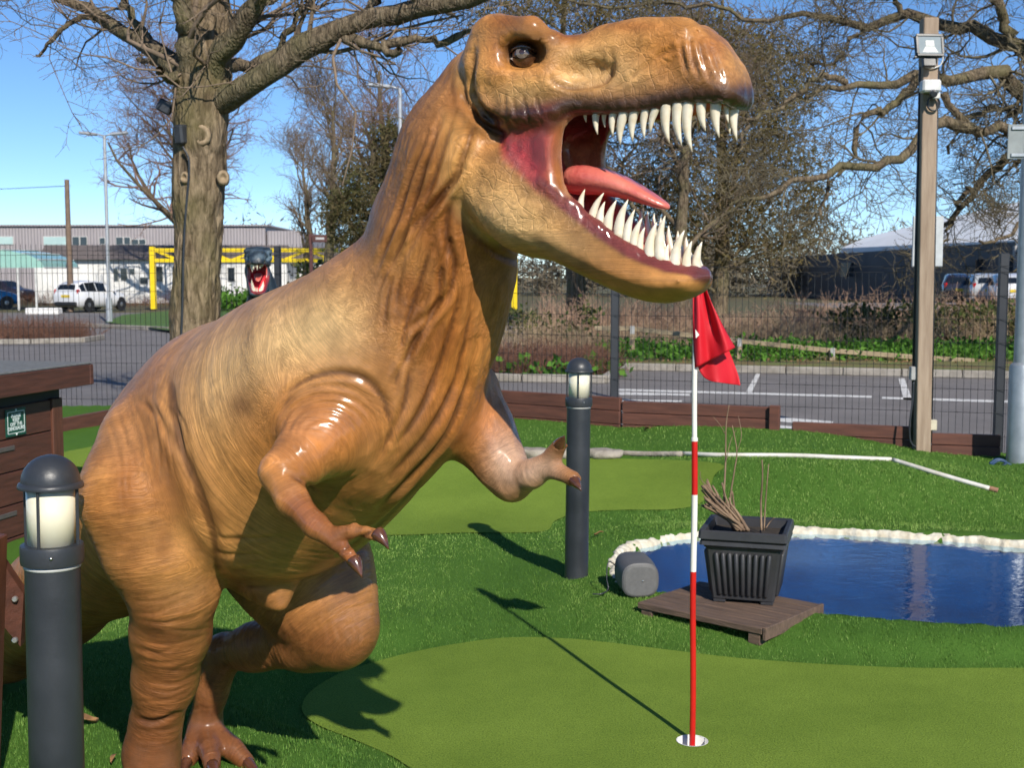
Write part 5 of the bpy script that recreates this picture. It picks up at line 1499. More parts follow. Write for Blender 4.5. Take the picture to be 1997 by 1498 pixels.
# white wall-sign backs behind the pole
fixed('sign_board', 'pale narrow sign board just behind the wooden pole', 'sign', 1809, 471, 12.2, (.30, .03, .50), mat('pale_board', (.52, .55, .56), .6))
MB_hose = MB().tube(catmull(np.array([P(x, y, 9.75) for x, y in ((1930, 905), (1945, 896), (1962, 902), (1950, 912), (1935, 907), (1950, 898), (1972, 908))]), 6, closed=False), .012, 6).build('blue_hose', mat('blue_hose_rubber', (.02, .06, .14), .5), None, True)
tag(MB_hose, 'coiled dark blue hose at the foot of the steel column', 'hose')
# ------------------------------------------------------------------ beyond the fence
M_ASPH = mat('asphalt', (.185, .170, .165), .9, (.130, .119, .116), scale=1.2, bump=.5, bscale=140, dist=.004, ramp=(.3, .7))
M_EARTH = mat('winter_grass_and_earth', (.085, .10, .035), .95, (.10, .065, .035), scale=.35, bump=.6, bscale=9, dist=.05)
M_LINE = mat('worn_road_paint', (.62, .61, .59), .8, (.30, .29, .29), scale=9, ramp=(.30, .48))
M_KERB = mat('concrete_kerb', (.34, .31, .27), .9, (.20, .18, .15), scale=5, bump=.4, bscale=40)
AZ = -0.06
tag(mesh_obj('terrain', [(x, y, AZ - .05) for x, y in ((-900, 11), (-6.15, 11), (6.55, 11), (900, 11), (900, 1500), (-900, 1500), (-900, -300), (-6.15, -300), (6.55, -300), (900, -300), (-6.15, .95), (6.55, .95))], [(0, 1, 2, 3, 4, 5), (6, 7, 10, 1, 0), (8, 9, 3, 2, 11), (7, 8, 11, 10)], M_EARTH), 'rough winter ground beyond the car park', kind='structure')
tag(mesh_obj('car_park', [(-60, 9.0, AZ), (45, 9.0, AZ), (45, 22.3, AZ), (1.8, 22.3, AZ), (1.2, 40, AZ), (-9, 58, AZ), (-60, 58, AZ)], [tuple(range(7))], M_ASPH), 'grey asphalt of the car park', kind='structure')
def strip(pxs, z=AZ + .006): return [G(x, y, z) for x, y in pxs]
def marking(pxs, label):
    v = strip(pxs); o = mesh_obj('road_marking', v, [tuple(range(len(v)))], M_LINE); tag(o, label, kind='structure')
marking([(1455, 764), (1466, 766), (1483, 729), (1475, 728)], 'white bay line left of the pole'); marking([(1762, 779), (1779, 780), (1764, 738), (1752, 738)], 'white bay line by the pole')
marking([(940, 768), (1010, 769), (1010, 772), (940, 771)], 'white line'); marking([(1195, 758), (1700, 772), (1700, 776), (1195, 762)], 'white line'); marking([(1720, 774), (2100, 785), (2100, 790), (1720, 778)], 'white line')
marking([(1190, 764), (1345, 768), (1345, 772), (1190, 770)], 'white line'); marking([(1200, 779), (1330, 781), (1330, 784), (1200, 786)], 'white line')
marking([(1474, 810), (1625, 822), (1622, 832), (1474, 818)], 'white hatching'); marking([(1474, 826), (1625, 838), (1622, 845), (1474, 838)], 'white hatching'); marking([(1098, 793), (1112, 780), (1122, 780), (1112, 793)], 'white arrow tip')
def kerb(pts, label, w=.13, h=.13):
    mb = MB(); Pn = [G(x, y, AZ) for x, y in pts]
    for a, b_ in zip(Pn[:-1], Pn[1:]):
        n_ = max(1, int(np.linalg.norm(b_ - a) / .92))
        for k in range(n_):
            p, q = a + (b_ - a) * k / n_, a + (b_ - a) * (k + 1) / n_
            e = (q - p) * .006; mb.beam(p + e + [0, 0, h / 2], q - e + [0, 0, h / 2], w, h, bev=.012)
    o = mb.build('kerb', M_KERB); tag(o, label, 'kerb', kind='structure')
kerb([(1215, 722), (1997, 740), (2300, 747)], 'concrete kerb along the bays'); kerb([(860, 742), (1180, 748), (1215, 724)], 'concrete kerb round the low hedge'); kerb([(-60, 672), (60, 671), (160, 668), (200, 662)], 'concrete kerb in front of the left hedge'); kerb([(150, 637), (330, 646), (560, 640)], 'kerb of the grass island')
tag(mesh_obj('grass_island', strip([(205, 628), (240, 614), (330, 606), (560, 604), (640, 628), (560, 642), (330, 644)], AZ + .09), [tuple(range(7))], mat('mown_grass', (.075, .155, .022), .9, (.055, .11, .018), scale=2, bump=.6, bscale=30, dist=.03)), 'mown grass island', kind='structure')
tag(mesh_obj('verge', [tuple(G(x, y, AZ)[:2]) + (AZ + .10,) for x, y in ((1216, 719), (1997, 737), (2500, 748), (2600, 690), (1997, 640), (1216, 640))], [tuple(range(6))], mat('leafy_verge', (.12, .16, .035), .95, (.16, .095, .045), scale=2.2, bump=.8, bscale=22, dist=.03)), 'weedy verge behind the bays', kind='structure')

# plants built from many small faces ------------------------------------------------
def tubes_np(pl, rad, sides):
    n_, k, _ = pl.shape
    t = np.gradient(pl, axis=1); t /= np.linalg.norm(t, axis=2, keepdims=True) + 1e-9
    ref = np.where(np.abs(t[..., 2:3]) > .85, np.array([1.0, 0, 0]), np.array([0, 0, 1.0]))
    s = np.cross(t, ref); s /= np.linalg.norm(s, axis=2, keepdims=True) + 1e-9; q = np.cross(t, s)
    an = np.arange(sides) * 2 * np.pi / sides
    ring = s[:, :, None] * np.cos(an)[None, None, :, None] + q[:, :, None] * np.sin(an)[None, None, :, None]
    V_ = (pl[:, :, None] + ring * rad[:, :, None, None]).reshape(-1, 3)
    i = np.arange(n_)[:, None, None] * k * sides + np.arange(k - 1)[None, :, None] * sides
    a = i + np.arange(sides)[None, None, :]; b_ = i + (np.arange(sides)[None, None, :] + 1) % sides
    return V_, np.stack([a, b_, b_ + sides, a + sides], -1).reshape(-1, 4)
def sample(pl, t):
    k = pl.shape[1]; f = t * (k - 1); i = np.clip(f.astype(int), 0, k - 2); w = (f - i)[:, None]; r = np.arange(len(pl))
    p = pl[r, i] * (1 - w) + pl[r, i + 1] * w; d = pl[r, i + 1] - pl[r, i]
    return p, d / (np.linalg.norm(d, axis=1, keepdims=True) + 1e-9)
def grow(pl, rad, m, length, rng, spread=.9, up=.0, curl=.25, k=5, r_ratio=.55, tmin=.25, r_end=.35, tip_bias=0.0, min_r=.002):
    idx = np.repeat(np.arange(len(pl)), m); t = rng.uniform(tmin, 1.0, len(idx)) ** (1 / (1 + tip_bias))
    p, d = sample(pl[idx], t)
    rv = rng.normal(size=(len(idx), 3)); rv -= (rv * d).sum(1, keepdims=True) * d; rv /= np.linalg.norm(rv, axis=1, keepdims=True) + 1e-9
    dr = d * (1 - .35 * spread) + rv * spread + np.array([0, 0, up]); dr /= np.linalg.norm(dr, axis=1, keepdims=True)
    L_ = rng.uniform(length[0], length[1], len(idx)) * (1.15 - .5 * t)
    out = [p]; c = dr
    for j in range(k - 1):
        c = c + rng.normal(0, curl, c.shape) + np.array([0, 0, up * .25]); c /= np.linalg.norm(c, axis=1, keepdims=True)
        out.append(out[-1] + c * (L_ / (k - 1))[:, None])
    npl = np.stack(out, 1)
    pr = rad[idx, :]; f = t * (pr.shape[1] - 1); i0 = np.clip(f.astype(int), 0, pr.shape[1] - 1)
    r0 = np.maximum(pr[np.arange(len(idx)), i0] * r_ratio * rng.uniform(.6, 1.1, len(idx)), min_r)
    return npl, np.maximum(r0[:, None] * np.linspace(1, r_end, k)[None], min_r * .7)
def merge(parts):
    vs, fs, o = [], [], 0
    for v, f in parts: vs.append(v); fs.append(f + o); o += len(v)
    return np.concatenate(vs), np.concatenate(fs)
def resample(pts, n_):
    pts = catmull(np.array(pts, float), 6, closed=False)
    d = np.concatenate([[0], np.cumsum(np.linalg.norm(np.diff(pts, axis=0), axis=1))])
    u = np.linspace(0, d[-1], n_)
    return np.stack([np.interp(u, d, pts[:, k]) for k in range(3)], 1)
def bark_mat(name, c1, c2, scale=6, bump=.9, moss=None):
    m, nt, b, out = new_mat(name); L = nt.links.new
    tc = nd(nt, 'ShaderNodeTexCoord'); mp = nd(nt, 'ShaderNodeMapping', i_Scale=(1, 1, .22)); L(tc.outputs['Object'], mp.inputs['Vector'])
    n1 = nd(nt, 'ShaderNodeTexNoise', i_Scale=scale * 2.6, i_Detail=6.0, i_Roughness=.7, i_Distortion=.4); L(mp.outputs[0], n1.inputs['Vector'])
    vo = nd(nt, 'ShaderNodeTexVoronoi', feature='DISTANCE_TO_EDGE', i_Scale=scale * 3.2); L(mp.outputs[0], vo.inputs['Vector'])
    rp = nd(nt, 'ShaderNodeValToRGB'); L(n1.outputs['Fac'], rp.inputs['Fac'])
    rp.color_ramp.elements[0].position = .40; rp.color_ramp.elements[0].color = c4(c2); rp.color_ramp.elements[1].position = .62; rp.color_ramp.elements[1].color = c4(c1)
    src = rp.outputs[0]
    if moss:
        n2 = nd(nt, 'ShaderNodeTexNoise', i_Scale=1.6, i_Detail=4.0); L(tc.outputs['Object'], n2.inputs['Vector'])
        mr = nd(nt, 'ShaderNodeMapRange'); mr.inputs['From Min'].default_value = .45; mr.inputs['From Max'].default_value = .68; mr.inputs['To Max'].default_value = .75; L(n2.outputs['Fac'], mr.inputs['Value'])
        mx = nd(nt, 'ShaderNodeMix', data_type='RGBA'); L(mr.outputs[0], mx.inputs['Factor']); L(src, mx.inputs['A']); mx.inputs['B'].default_value = c4(moss); src = mx.outputs['Result']
    L(src, b.inputs['Base Color']); b.inputs['Roughness'].default_value = .9; b.inputs['Specular IOR Level'].default_value = .2
    ad = nd(nt, 'ShaderNodeMath', operation='MULTIPLY_ADD'); L(vo.outputs['Distance'], ad.inputs[0]); ad.inputs[1].default_value = 1.6; L(n1.outputs['Fac'], ad.inputs[2])
    bp = nd(nt, 'ShaderNodeBump', i_Strength=bump, i_Distance=.022); L(ad.outputs[0], bp.inputs['Height']); L(bp.outputs[0], b.inputs['Normal'])
    return m
M_BARK = bark_mat('oak_bark', (.30, .225, .145), (.085, .060, .036), 6, 1.0, (.14, .12, .05))
M_LIMB = bark_mat('oak_limb_bark', (.225, .175, .115), (.075, .055, .036), 9, .8, (.13, .12, .055))
M_TWIGB = mat('winter_twigs', (.22, .16, .11), .9, (.13, .095, .065), scale=3)
M_TWIGR = mat('reddish_winter_twigs', (.24, .14, .105), .9, (.16, .095, .07), scale=1)

# the big tree left of the dinosaur ------------------------------------------------
TD = 13.1
def tw(x, y, dd=0.0): return P(x, y, TD + dd)
rng = np.random.default_rng(21)
tree_base = tw(382, 700); tree_base = np.array([P(378, 850, TD)[0], TD, .15])
oak = empty('oak_tree', tree_base)
tag(oak, 'big bare oak tree with thick ridged trunk and pruning scars left of the dinosaur', 'tree')
r_px = lambda r: r * TD / F_PX
tr_pts = [(374, 860, 54), (376, 760, 48), (378, 690, 45), (381, 600, 43), (384, 500, 43), (387, 420, 43), (390, 360, 44), (391, 300, 46), (392, 240, 48), (394, 195, 50), (398, 140, 52), (400, 80, 44), (400, 20, 40), (402, -60, 36), (404, -160, 32)]
tp_w = np.array([tw(x, y) for x, y, r in tr_pts]); tr_r = np.array([r_px(r) for x, y, r in tr_pts])
cp = resample(tp_w, 150); cr = np.interp(np.linspace(0, 1, 150), np.linspace(0, 1, len(tr_r)), tr_r)
ns = 72
ang_ = np.arange(ns) * 2 * np.pi / ns
TVv = np.stack([cp[:, None, 0] + cr[:, None] * np.cos(ang_)[None], cp[:, None, 1] + cr[:, None] * np.sin(ang_)[None], np.repeat(cp[:, 2:3], ns, 1)], -1).reshape(-1, 3)
outw = np.stack([np.tile(np.cos(ang_), 150), np.tile(np.sin(ang_), 150), np.zeros(150 * ns)], 1)
fur = np.abs(noise3(TVv * np.array([27, 27, 6.5]) + 5, 3)); fur2 = fbm(TVv * np.array([34, 34, 9.0]), 8, 2)
lump = fbm(TVv * np.array([2.4, 2.4, 1.6]), 15, 2)
hgt = .017 * np.clip(fur, 0, .30) / .30 + .008 * fur2 + .026 * lump
for kx, ky, rr_, hh in ((345, 395, 30, .05), (440, 365, 28, .05), (432, 400, 24, .035), (395, 262, 22, .03), (345, 350, 24, .04), (425, 470, 22, .02)):
    kp = tw(kx, ky, -.22); hgt += hh * np.exp(-(np.linalg.norm(TVv - kp, axis=1) / r_px(rr_ * 1.25)) ** 2)
TVv = TVv + outw * hgt[:, None]
i_ = np.arange(149)[:, None] * ns; a = i_ + np.arange(ns)[None]; b_ = i_ + (np.arange(ns)[None] + 1) % ns
trunk = np_mesh('trunk', TVv - tree_base, np.stack([a, b_, b_ + ns, a + ns], -1).reshape(-1, 4), M_BARK, oak, True)
limbs = [  # px polylines with radius
 ([(384, 190, 0), (372, 120, -.2), (368, 60, -.3), (352, 0, -.4), (340, -70, -.5)], 26, 16),
 ([(415, 200, 0), (424, 120, -.2), (462, 66, -.4), (495, 10, -.6), (520, -70, -.8)], 27, 15),
 ([(365, 150, 0), (335, 118, .2), (300, 96, .4), (255, 70, .6), (200, 34, .8), (140, 2, 1.0), (60, -30, 1.2)], 22, 8),
 ([(410, 205, 0), (450, 186, -.2), (490, 160, -.4), (545, 122, -.5), (610, 84, -.6), (690, 46, -.7), (780, 24, -.8), (880, 6, -1.0), (960, -20, -1.2)], 27, 14),
 ([(405, 130, .2), (450, 128, .6), (500, 122, 1.0), (545, 104, 1.3), (590, 78, 1.6), (640, 68, 1.8)], 18, 9),
 ([(640, 62, -.6), (690, 78, -.7), (745, 94, -.8), (780, 95, -.9)], 11, 7), ([(745, 88, -.8), (800, 76, -.8), (860, 82, -.7), (905, 66, -.7), (940, 45, -.6)], 9, 4),
 ([(385, 150, .3), (350, 128, .9), (310, 122, 1.4), (270, 115, 2.0)], 13, 6), ([(362, 160, 0), (330, 150, -.3), (312, 135, -.5)], 13, 7), ([(300, 96, .4), (250, 20, .6), (236, -40, .8)], 10, 6), ([(545, 122, -.5), (560, 60, -.3), (600, 0, -.2)], 9, 5),
 ([(690, 46, -.7), (730, 0, -.7), (760, -50, -.8)], 9, 6), ([(200, 34, .8), (150, 40, .8), (110, 70, .8), (70, 110, .9)], 7, 3), ([(440, 60, 0), (470, 30, .6), (540, -10, 1.2)], 12, 7), ([(352, 0, -.4), (300, -40, -.2), (230, -90, 0)], 11, 6),
]
parts = []; pls = []; prs = []
for pts, r0, r1 in limbs:
    pl = resample([tw(x, y, dz) for x, y, dz in pts], 14)
    pl[1:-1] += rng.normal(0, .018, (12, 3))
    ra = r_px(np.linspace(r0, r1, 14) * (1 + .08 * rng.normal(size=14)))
    parts.append(tubes_np(pl[None], ra[None], 12)); pls.append(pl); prs.append(ra)
lv, lf = merge(parts)
lv = lv + .010 * np.stack([fbm(lv * 9, 1), fbm(lv * 9 + 5, 2), fbm(lv * 9 + 9, 3)], 1)
np_mesh('limbs', lv - tree_base, lf, M_LIMB, oak, True)
PL, PR = np.stack(pls), np.stack(prs)
g1, h1 = grow(PL, PR, 7, (.7, 1.9), rng, .85, .10, .28, 6, .30, .2, .3, min_r=.006)
g2, h2 = grow(g1, h1, 5, (.35, .9), rng, .8, .05, .30, 5, .5, .15, .3, min_r=.004)
g3, h3 = grow(g2, h2, 4, (.15, .42), rng, .8, .05, .30, 4, .55, .15, .4, min_r=.003)
cv, cf = merge([tubes_np(g1, h1, 6), tubes_np(g2, h2, 4), tubes_np(g3, h3, 3)])
crown = np_mesh('crown', cv - tree_base, cf, M_TWIGB, oak, True); crown['kind'] = 'stuff'
M_SCAR = mat('pale_cut_wood', (.36, .27, .17), .85, (.22, .155, .09), scale=20, bump=.4, bscale=60)
for x, y, r in ((393, 263, 16), (359, 346, 9), (435, 346, 11)):
    c = tw(x, y, -.30 if x < 420 else -.22); rad_ = r_px(r)
    s_ = MB()
    ring = []
    for rk, zk in ((1.25, -.03), (1.05, .0), (.85, .010), (.66, .006), (.52, -.006), (.25, -.012), (0.0, -.014)): ring.append((rad_ * rk, zk))
    s_.lathe(ring, n=20, axis=(.25 if x > 420 else (-.2 if x < 370 else 0), -1, 0)); vv = np.array(s_.v); vv = vv * np.array([.92, 1, 1.1]) + .006 * np.stack([fbm(vv * 30, 3), fbm(vv * 30, 4), fbm(vv * 30, 5)], 1); s_.v = [tuple(v) for v in vv + c - tree_base]
    s_.build('pruning_scar', M_SCAR, oak, True)
spb = MB().box((0, 0, 0), (.115, .11, .20), bev=.02).build('tree_speaker', M_BLACKMETAL); spb.location = tw(353, 262, -.30).tolist(); spb.rotation_euler = (.1, 0, -.5)
tag(spb, 'small black loudspeaker strapped to the oak trunk', 'loudspeaker')
fl2 = empty('tree_floodlight', tw(322, 208, -.1)); tag(fl2, 'black floodlight sticking out left of the oak trunk', 'floodlight')
MB().box((0, 0, 0), (.15, .10, .13), M=Matrix.Rotation(.5, 3, 'Y'), bev=.015).build('housing', M_BLACKMETAL, fl2); MB().tube([(.04, .02, -.02), (.14, .04, .0), (.20, .06, .03)], .014, 6).build('arm', M_BLACKMETAL, fl2)
cab = MB().tube(catmull(np.array([tw(x, y, -.355) for x, y in ((356, 285), (368, 310), (368, 350), (362, 420), (358, 500), (356, 600), (352, 700), (350, 800))]), 6, closed=False), .011, 6).build('trunk_cable', M_BLACKMETAL, None, True)
tag(cab, 'black cable running down the oak trunk', 'cable')

# generic bare trees farther off ------------------------------------------------
def bare_tree(label, px, base_y, top_y, d, spread, seed, mat_, group, name='bare_tree', upb=.35, m=(16, 9, 6, 4), lens=(.42, .22, .12, .06), lean=0.0, trunk_r=.028, tmin=.28, min_tw=.007, mat_tr=None):
    rg = np.random.default_rng(seed)
    zb_ = AZ; x0 = P(px, base_y, d)[0]; zt = P(px, top_y, d)[2]; Ht = zt - zb_
    t = empty(name, (x0, d, zb_)); tag(t, label, 'tree', group)
    nn = 9; z = np.linspace(0, Ht * .86, nn)
    tp0 = np.stack([np.cumsum(rg.normal(0, .012 * Ht, nn)) + lean * z, np.cumsum(rg.normal(0, .012 * Ht, nn)), z], 1)[None]; tp0[:, 0] = 0
    rr0 = (trunk_r * Ht * np.linspace(1, .18, nn))[None]
    g1, h1 = grow(tp0, rr0, m[0], (lens[0] * Ht * spread * .7, lens[0] * Ht * spread), rg, .95, upb, .16, 7, .55, tmin, .3, min_r=min_tw * 1.5)
    g2, h2 = grow(g1, h1, m[1], (lens[1] * Ht * .6, lens[1] * Ht), rg, .8, upb * .6, .22, 6, .55, .15, .35, min_r=min_tw)
    g3, h3 = grow(g2, h2, m[2], (lens[2] * Ht * .6, lens[2] * Ht), rg, .8, upb * .4, .25, 5, .6, .1, .4, min_r=min_tw * .8)
    g4, h4 = grow(g3, h3, m[3], (lens[3] * Ht * .6, lens[3] * Ht), rg, .8, .1, .25, 3, .7, .1, .5, min_r=min_tw * .65)
    np_mesh('trunk', *merge([tubes_np(tp0, rr0, 12), tubes_np(g1, h1, 6)]), mat_tr or M_LIMB, t, True)
    c = np_mesh('crown', *merge([tubes_np(g2, h2, 4), tubes_np(g3, h3, 3), tubes_np(g4, h4, 3)]), mat_, t, True); c['kind'] = 'stuff'
    return t
GRP = 'bare trees beyond the car park'
bare_tree('spreading bare tree with reddish twigs directly behind the oak trunk', 378, 600, 95, 76, 1.2, 5, M_TWIGR, GRP, m=(24, 10, 6, 4), upb=.12, tmin=.32, min_tw=.012)
bare_tree('tall upright bare tree left of the dinosaur neck', 655, 600, 150, 52, .8, 9, M_TWIGB, GRP, upb=.6, m=(18, 8, 5, 3), min_tw=.010)
bare_tree('slender bare tree between the oak and the dinosaur neck', 590, 600, 255, 66, .8, 12, M_TWIGB, GRP, upb=.6, m=(14, 8, 5, 3), min_tw=.010)
bare_tree('bare tree rising behind the dinosaur neck', 770, 600, 60, 58, .85, 17, M_TWIGR, GRP, upb=.45, m=(16, 8, 6, 3), min_tw=.011)

# tufted crowns ------------------------------------------------------------
def tufts(n_clump, per, c, rad, size, rg, flat=.75, shell=.45, clump_r=.16):
    u = rg.normal(size=(n_clump, 3)); u /= np.linalg.norm(u, axis=1, keepdims=True)
    cc = c + u * (rg.uniform(shell, 1.0, (n_clump, 1)) ** .7) * rad
    p = np.repeat(cc, per, 0) + rg.normal(size=(n_clump * per, 3)) * (np.array(rad) * clump_r)
    d = rg.normal(size=p.shape); d[:, 2] += .1; d /= np.linalg.norm(d, axis=1, keepdims=True)
    s = np.cross(d, rg.normal(size=p.shape)); s /= np.linalg.norm(s, axis=1, keepdims=True)
    L_ = size * rg.uniform(.5, 1.3, (len(p), 1)); W_ = L_ * flat * rg.uniform(.15, .35, (len(p), 1))
    V_ = np.stack([p - s * W_ * .5, p + s * W_ * .5, p + d * L_], 1).reshape(-1, 3)
    return V_, np.arange(len(V_)).reshape(-1, 3), np.repeat(rg.uniform(0, 1, n_clump), per * 3)
def leaf_mat(name, cols, trans=.2):
    m, nt, b, out = new_mat(name); L = nt.links.new
    at = nd(nt, 'ShaderNodeAttribute', attribute_name='tone'); rp = nd(nt, 'ShaderNodeValToRGB'); L(at.outputs['Fac'], rp.inputs['Fac'])
    e = rp.color_ramp.elements; e[0].color = c4(cols[0]); e[1].color = c4(cols[-1])
    for i, c in enumerate(cols[1:-1]): k = e.new((i + 1) / (len(cols) - 1)); k.color = c4(c)
    L(rp.outputs[0], b.inputs['Base Color']); b.inputs['Roughness'].default_value = .75; b.inputs['Specular IOR Level'].default_value = .2
    t = nd(nt, 'ShaderNodeBsdfTranslucent'); L(rp.outputs[0], t.inputs[0]); ms = nd(nt, 'ShaderNodeMixShader'); ms.inputs[0].default_value = trans
    L(b.outputs[0], ms.inputs[1]); L(t.outputs[0], ms.inputs[2]); L(ms.outputs[0], out.inputs[0]); return m
M_BROWNLEAF = leaf_mat('brown_olive_needles', [(.075, .064, .022), (.17, .128, .052), (.12, .108, .038), (.22, .155, .072)])
M_EVERG = leaf_mat('dark_evergreen_leaves', [(.022, .042, .010), (.06, .085, .022), (.10, .085, .035), (.10, .12, .03)])
M_GREENL = leaf_mat('weed_leaves', [(.035, .10, .014), (.085, .21, .026), (.13, .27, .04)], .3)
def tufted_tree(name, label, cx, base_y, d, ells, n_clump, per, size, seed, mat_, group, twig=True, trunk_r=.35):
    rg = np.random.default_rng(seed); x0 = P(cx, base_y, d)[0]; t = empty(name, (x0, d, AZ)); tag(t, label, 'tree', group)
    o = np.array([x0, d, AZ]); top = max(P(e[0], e[1] - e[3] * .5, d)[2] for e in ells)
    tp0 = resample([(0, 0, 0), (.15, .1, top * .4), (-.1, 0, top * .75), (0, 0, top)], 9)[None]; rr0 = (trunk_r * np.linspace(1, .15, 9))[None]
    g1, h1 = grow(tp0, rr0, 26, (2.0, 4.2), rg, 1.0, .05, .2, 7, .35, .1, .3, min_r=.02)
    g2, h2 = grow(g1, h1, 7, (.8, 1.8), rg, .9, .0, .25, 5, .5, .2, .3, min_r=.012)
    np_mesh('trunk', *merge([tubes_np(tp0, rr0, 10), tubes_np(g1, h1, 5), tubes_np(g2, h2, 3)]), M_LIMB, t, True)
    vs, fs, tn, k = [], [], [], 0
    area = sum(e[2] * e[3] for e in ells)
    for ex_, ey_, rx, ry in ells:
        c = P(ex_, ey_, d) - o; s_ = d / F_PX; f_ = rx * ry / area
        v, f, q = tufts(max(4, int(n_clump * f_)), per, c, np.array([rx * s_, min(rx, ry) * s_, ry * s_]), size, rg)
        vs.append(v); fs.append(f + k); tn.append(q); k += len(v)
    cr_ = np_mesh('crown', np.concatenate(vs), np.concatenate(fs), mat_, t); put_attr(cr_.data, 'tone', np.concatenate(tn)); cr_['kind'] = 'stuff'
    return t
tufted_tree('brown_tree', 'dense brown twiggy tree behind the dinosaur jaws', 1400, 650, 40, [(1390, 300, 190, 210), (1330, 130, 210, 120), (1150, 40, 240, 90), (1500, 390, 130, 130), (1290, 430, 110, 110), (1500, 170, 110, 110)], 1150, 60, .22, 3, M_BROWNLEAF, 'dense trees beyond the fence', trunk_r=.3)
tufted_tree('ivy_tree', 'brownish green ivy-clad tree left of the dinosaur neck', 735, 620, 46, [(735, 400, 75, 110), (770, 300, 50, 70), (680, 430, 60, 60)], 300, 50, .24, 6, leaf_mat('brown_green_foliage', [(.055, .060, .02), (.14, .105, .05), (.085, .095, .03), (.16, .125, .065)]), 'dense trees beyond the fence')
bare_tree('bare twiggy tree in front of the dense brown tree', 1330, 650, 20, 36, .95, 31, M_TWIGB, GRP, m=(18, 8, 5, 3), upb=.15, min_tw=.008)
bare_tree('bare twiggy tree above the dinosaur head', 1120, 650, -120, 44, 1.0, 37, M_TWIGB, GRP, m=(18, 8, 6, 3), upb=.2, min_tw=.009)

# big spreading oak on the right ----------------------------------------------
RD = 24.0
rng = np.random.default_rng(77)
def rw(x, y, dd=0.0): return P(x, y, RD + dd)
rbase = np.array([P(2120, 640, RD)[0], RD, AZ])
roak = empty('oak_tree', rbase)
tag(roak, 'huge bare spreading oak reaching in from the right edge', 'tree')
rl = [([(2120, 700, 0), (2110, 560, 0), (2090, 400, 0), (2060, 260, 0), (2040, 150, 0), (2060, 0, 0), (2080, -140, 0)], 62, 36),
 ([(2060, 260, 0), (2000, 190, -.6), (1960, 150, -1.0), (1900, 145, -1.4), (1850, 160, -1.6), (1790, 150, -1.8), (1720, 170, -2.0), (1650, 160, -2.2), (1570, 190, -2.4)], 24, 5),
 ([(2040, 150, 0), (1985, 90, .4), (1920, 60, .8), (1850, 50, 1.0), (1770, 30, 1.4), (1680, 50, 1.6), (1590, 30, 1.8), (1500, 40, 2.0)], 22, 6),
 ([(2085, 380, 0), (2030, 260, -.8), (1960, 255, -1.4), (1895, 250, -1.8), (1840, 180, -2.0)], 20, 8),
 ([(2085, 360, 0), (2000, 290, .6), (1945, 320, .8), (1915, 360, 1.0), (1870, 410, 1.2), (1840, 440, 1.4)], 18, 6),
 ([(1895, 250, -1.8), (1830, 240, -2.2), (1790, 280, -2.4), (1750, 310, -2.6), (1690, 330, -2.8), (1640, 320, -3.0), (1560, 350, -3.2), (1480, 385, -3.4), (1420, 400, -3.6)], 15, 4),
 ([(1790, 150, -1.8), (1740, 210, -2.0), (1680, 230, -2.2), (1670, 290, -2.3), (1640, 330, -2.4), (1600, 420, -2.5)], 11, 3),
 ([(1650, 160, -2.2), (1600, 150, -2.4), (1540, 200, -2.6), (1470, 230, -2.8), (1440, 300, -3.0)], 8, 3),
 ([(1915, 360, 1.0), (1880, 380, .8), (1850, 460, .6), (1830, 480, .4)], 8, 3), ([(1990, 100, .4), (1940, 0, .2), (1900, -70, 0)], 16, 9), ([(1770, 30, 1.4), (1720, -20, 1.4), (1660, -60, 1.4)], 9, 5), ([(2070, 330, 0), (2010, 400, -1), (1960, 460, -1.5), (1910, 470, -2)], 9, 3),
 ([(1500, 40, 2.0), (1400, 20, 2.2), (1300, 8, 2.4), (1180, 12, 2.6), (1060, -6, 2.8)], 6, 3), ([(1680, 50, 1.6), (1640, 110, 1.4), (1600, 130, 1.2), (1560, 110, 1.0)], 6, 3), ([(2050, 200, 0), (1990, 215, .8), (1920, 215, 1.2), (1880, 240, 1.6), (1850, 300, 1.8)], 12, 4)]
parts, pls, prs = [], [], []
for pts, r0, r1 in rl:
    pl = resample([rw(x, y, dz) for x, y, dz in pts], 18); pl[1:-1] += rng.normal(0, .045, (16, 3))
    ra = np.linspace(r0, r1, 18) * RD / F_PX * .74
    parts.append(tubes_np(pl[None], ra[None], 10)); pls.append(pl); prs.append(ra)
lv, lf = merge(parts)
np_mesh('trunk', lv - rbase, lf, M_LIMB, roak, True)
PL, PR = np.stack(pls), np.stack(prs)
g1, h1 = grow(PL, PR, 11, (.9, 2.6), rng, .95, -.02, .34, 7, .32, .12, .3, min_r=.011)
g2, h2 = grow(g1, h1, 8, (.5, 1.3), rng, .9, -.02, .36, 6, .5, .12, .35, min_r=.0075)
g3, h3 = grow(g2, h2, 5, (.25, .65), rng, .85, .0, .36, 4, .6, .1, .4, min_r=.0052)
cr_ = np_mesh('crown', *[x - (rbase if i == 0 else 0) for i, x in enumerate(merge([tubes_np(g1, h1, 5), tubes_np(g2, h2, 4), tubes_np(g3, h3, 3)]))], bark_mat('lichen_twigs', (.19, .16, .10), (.10, .08, .05), 3, .3), roak, True); cr_['kind'] = 'stuff'

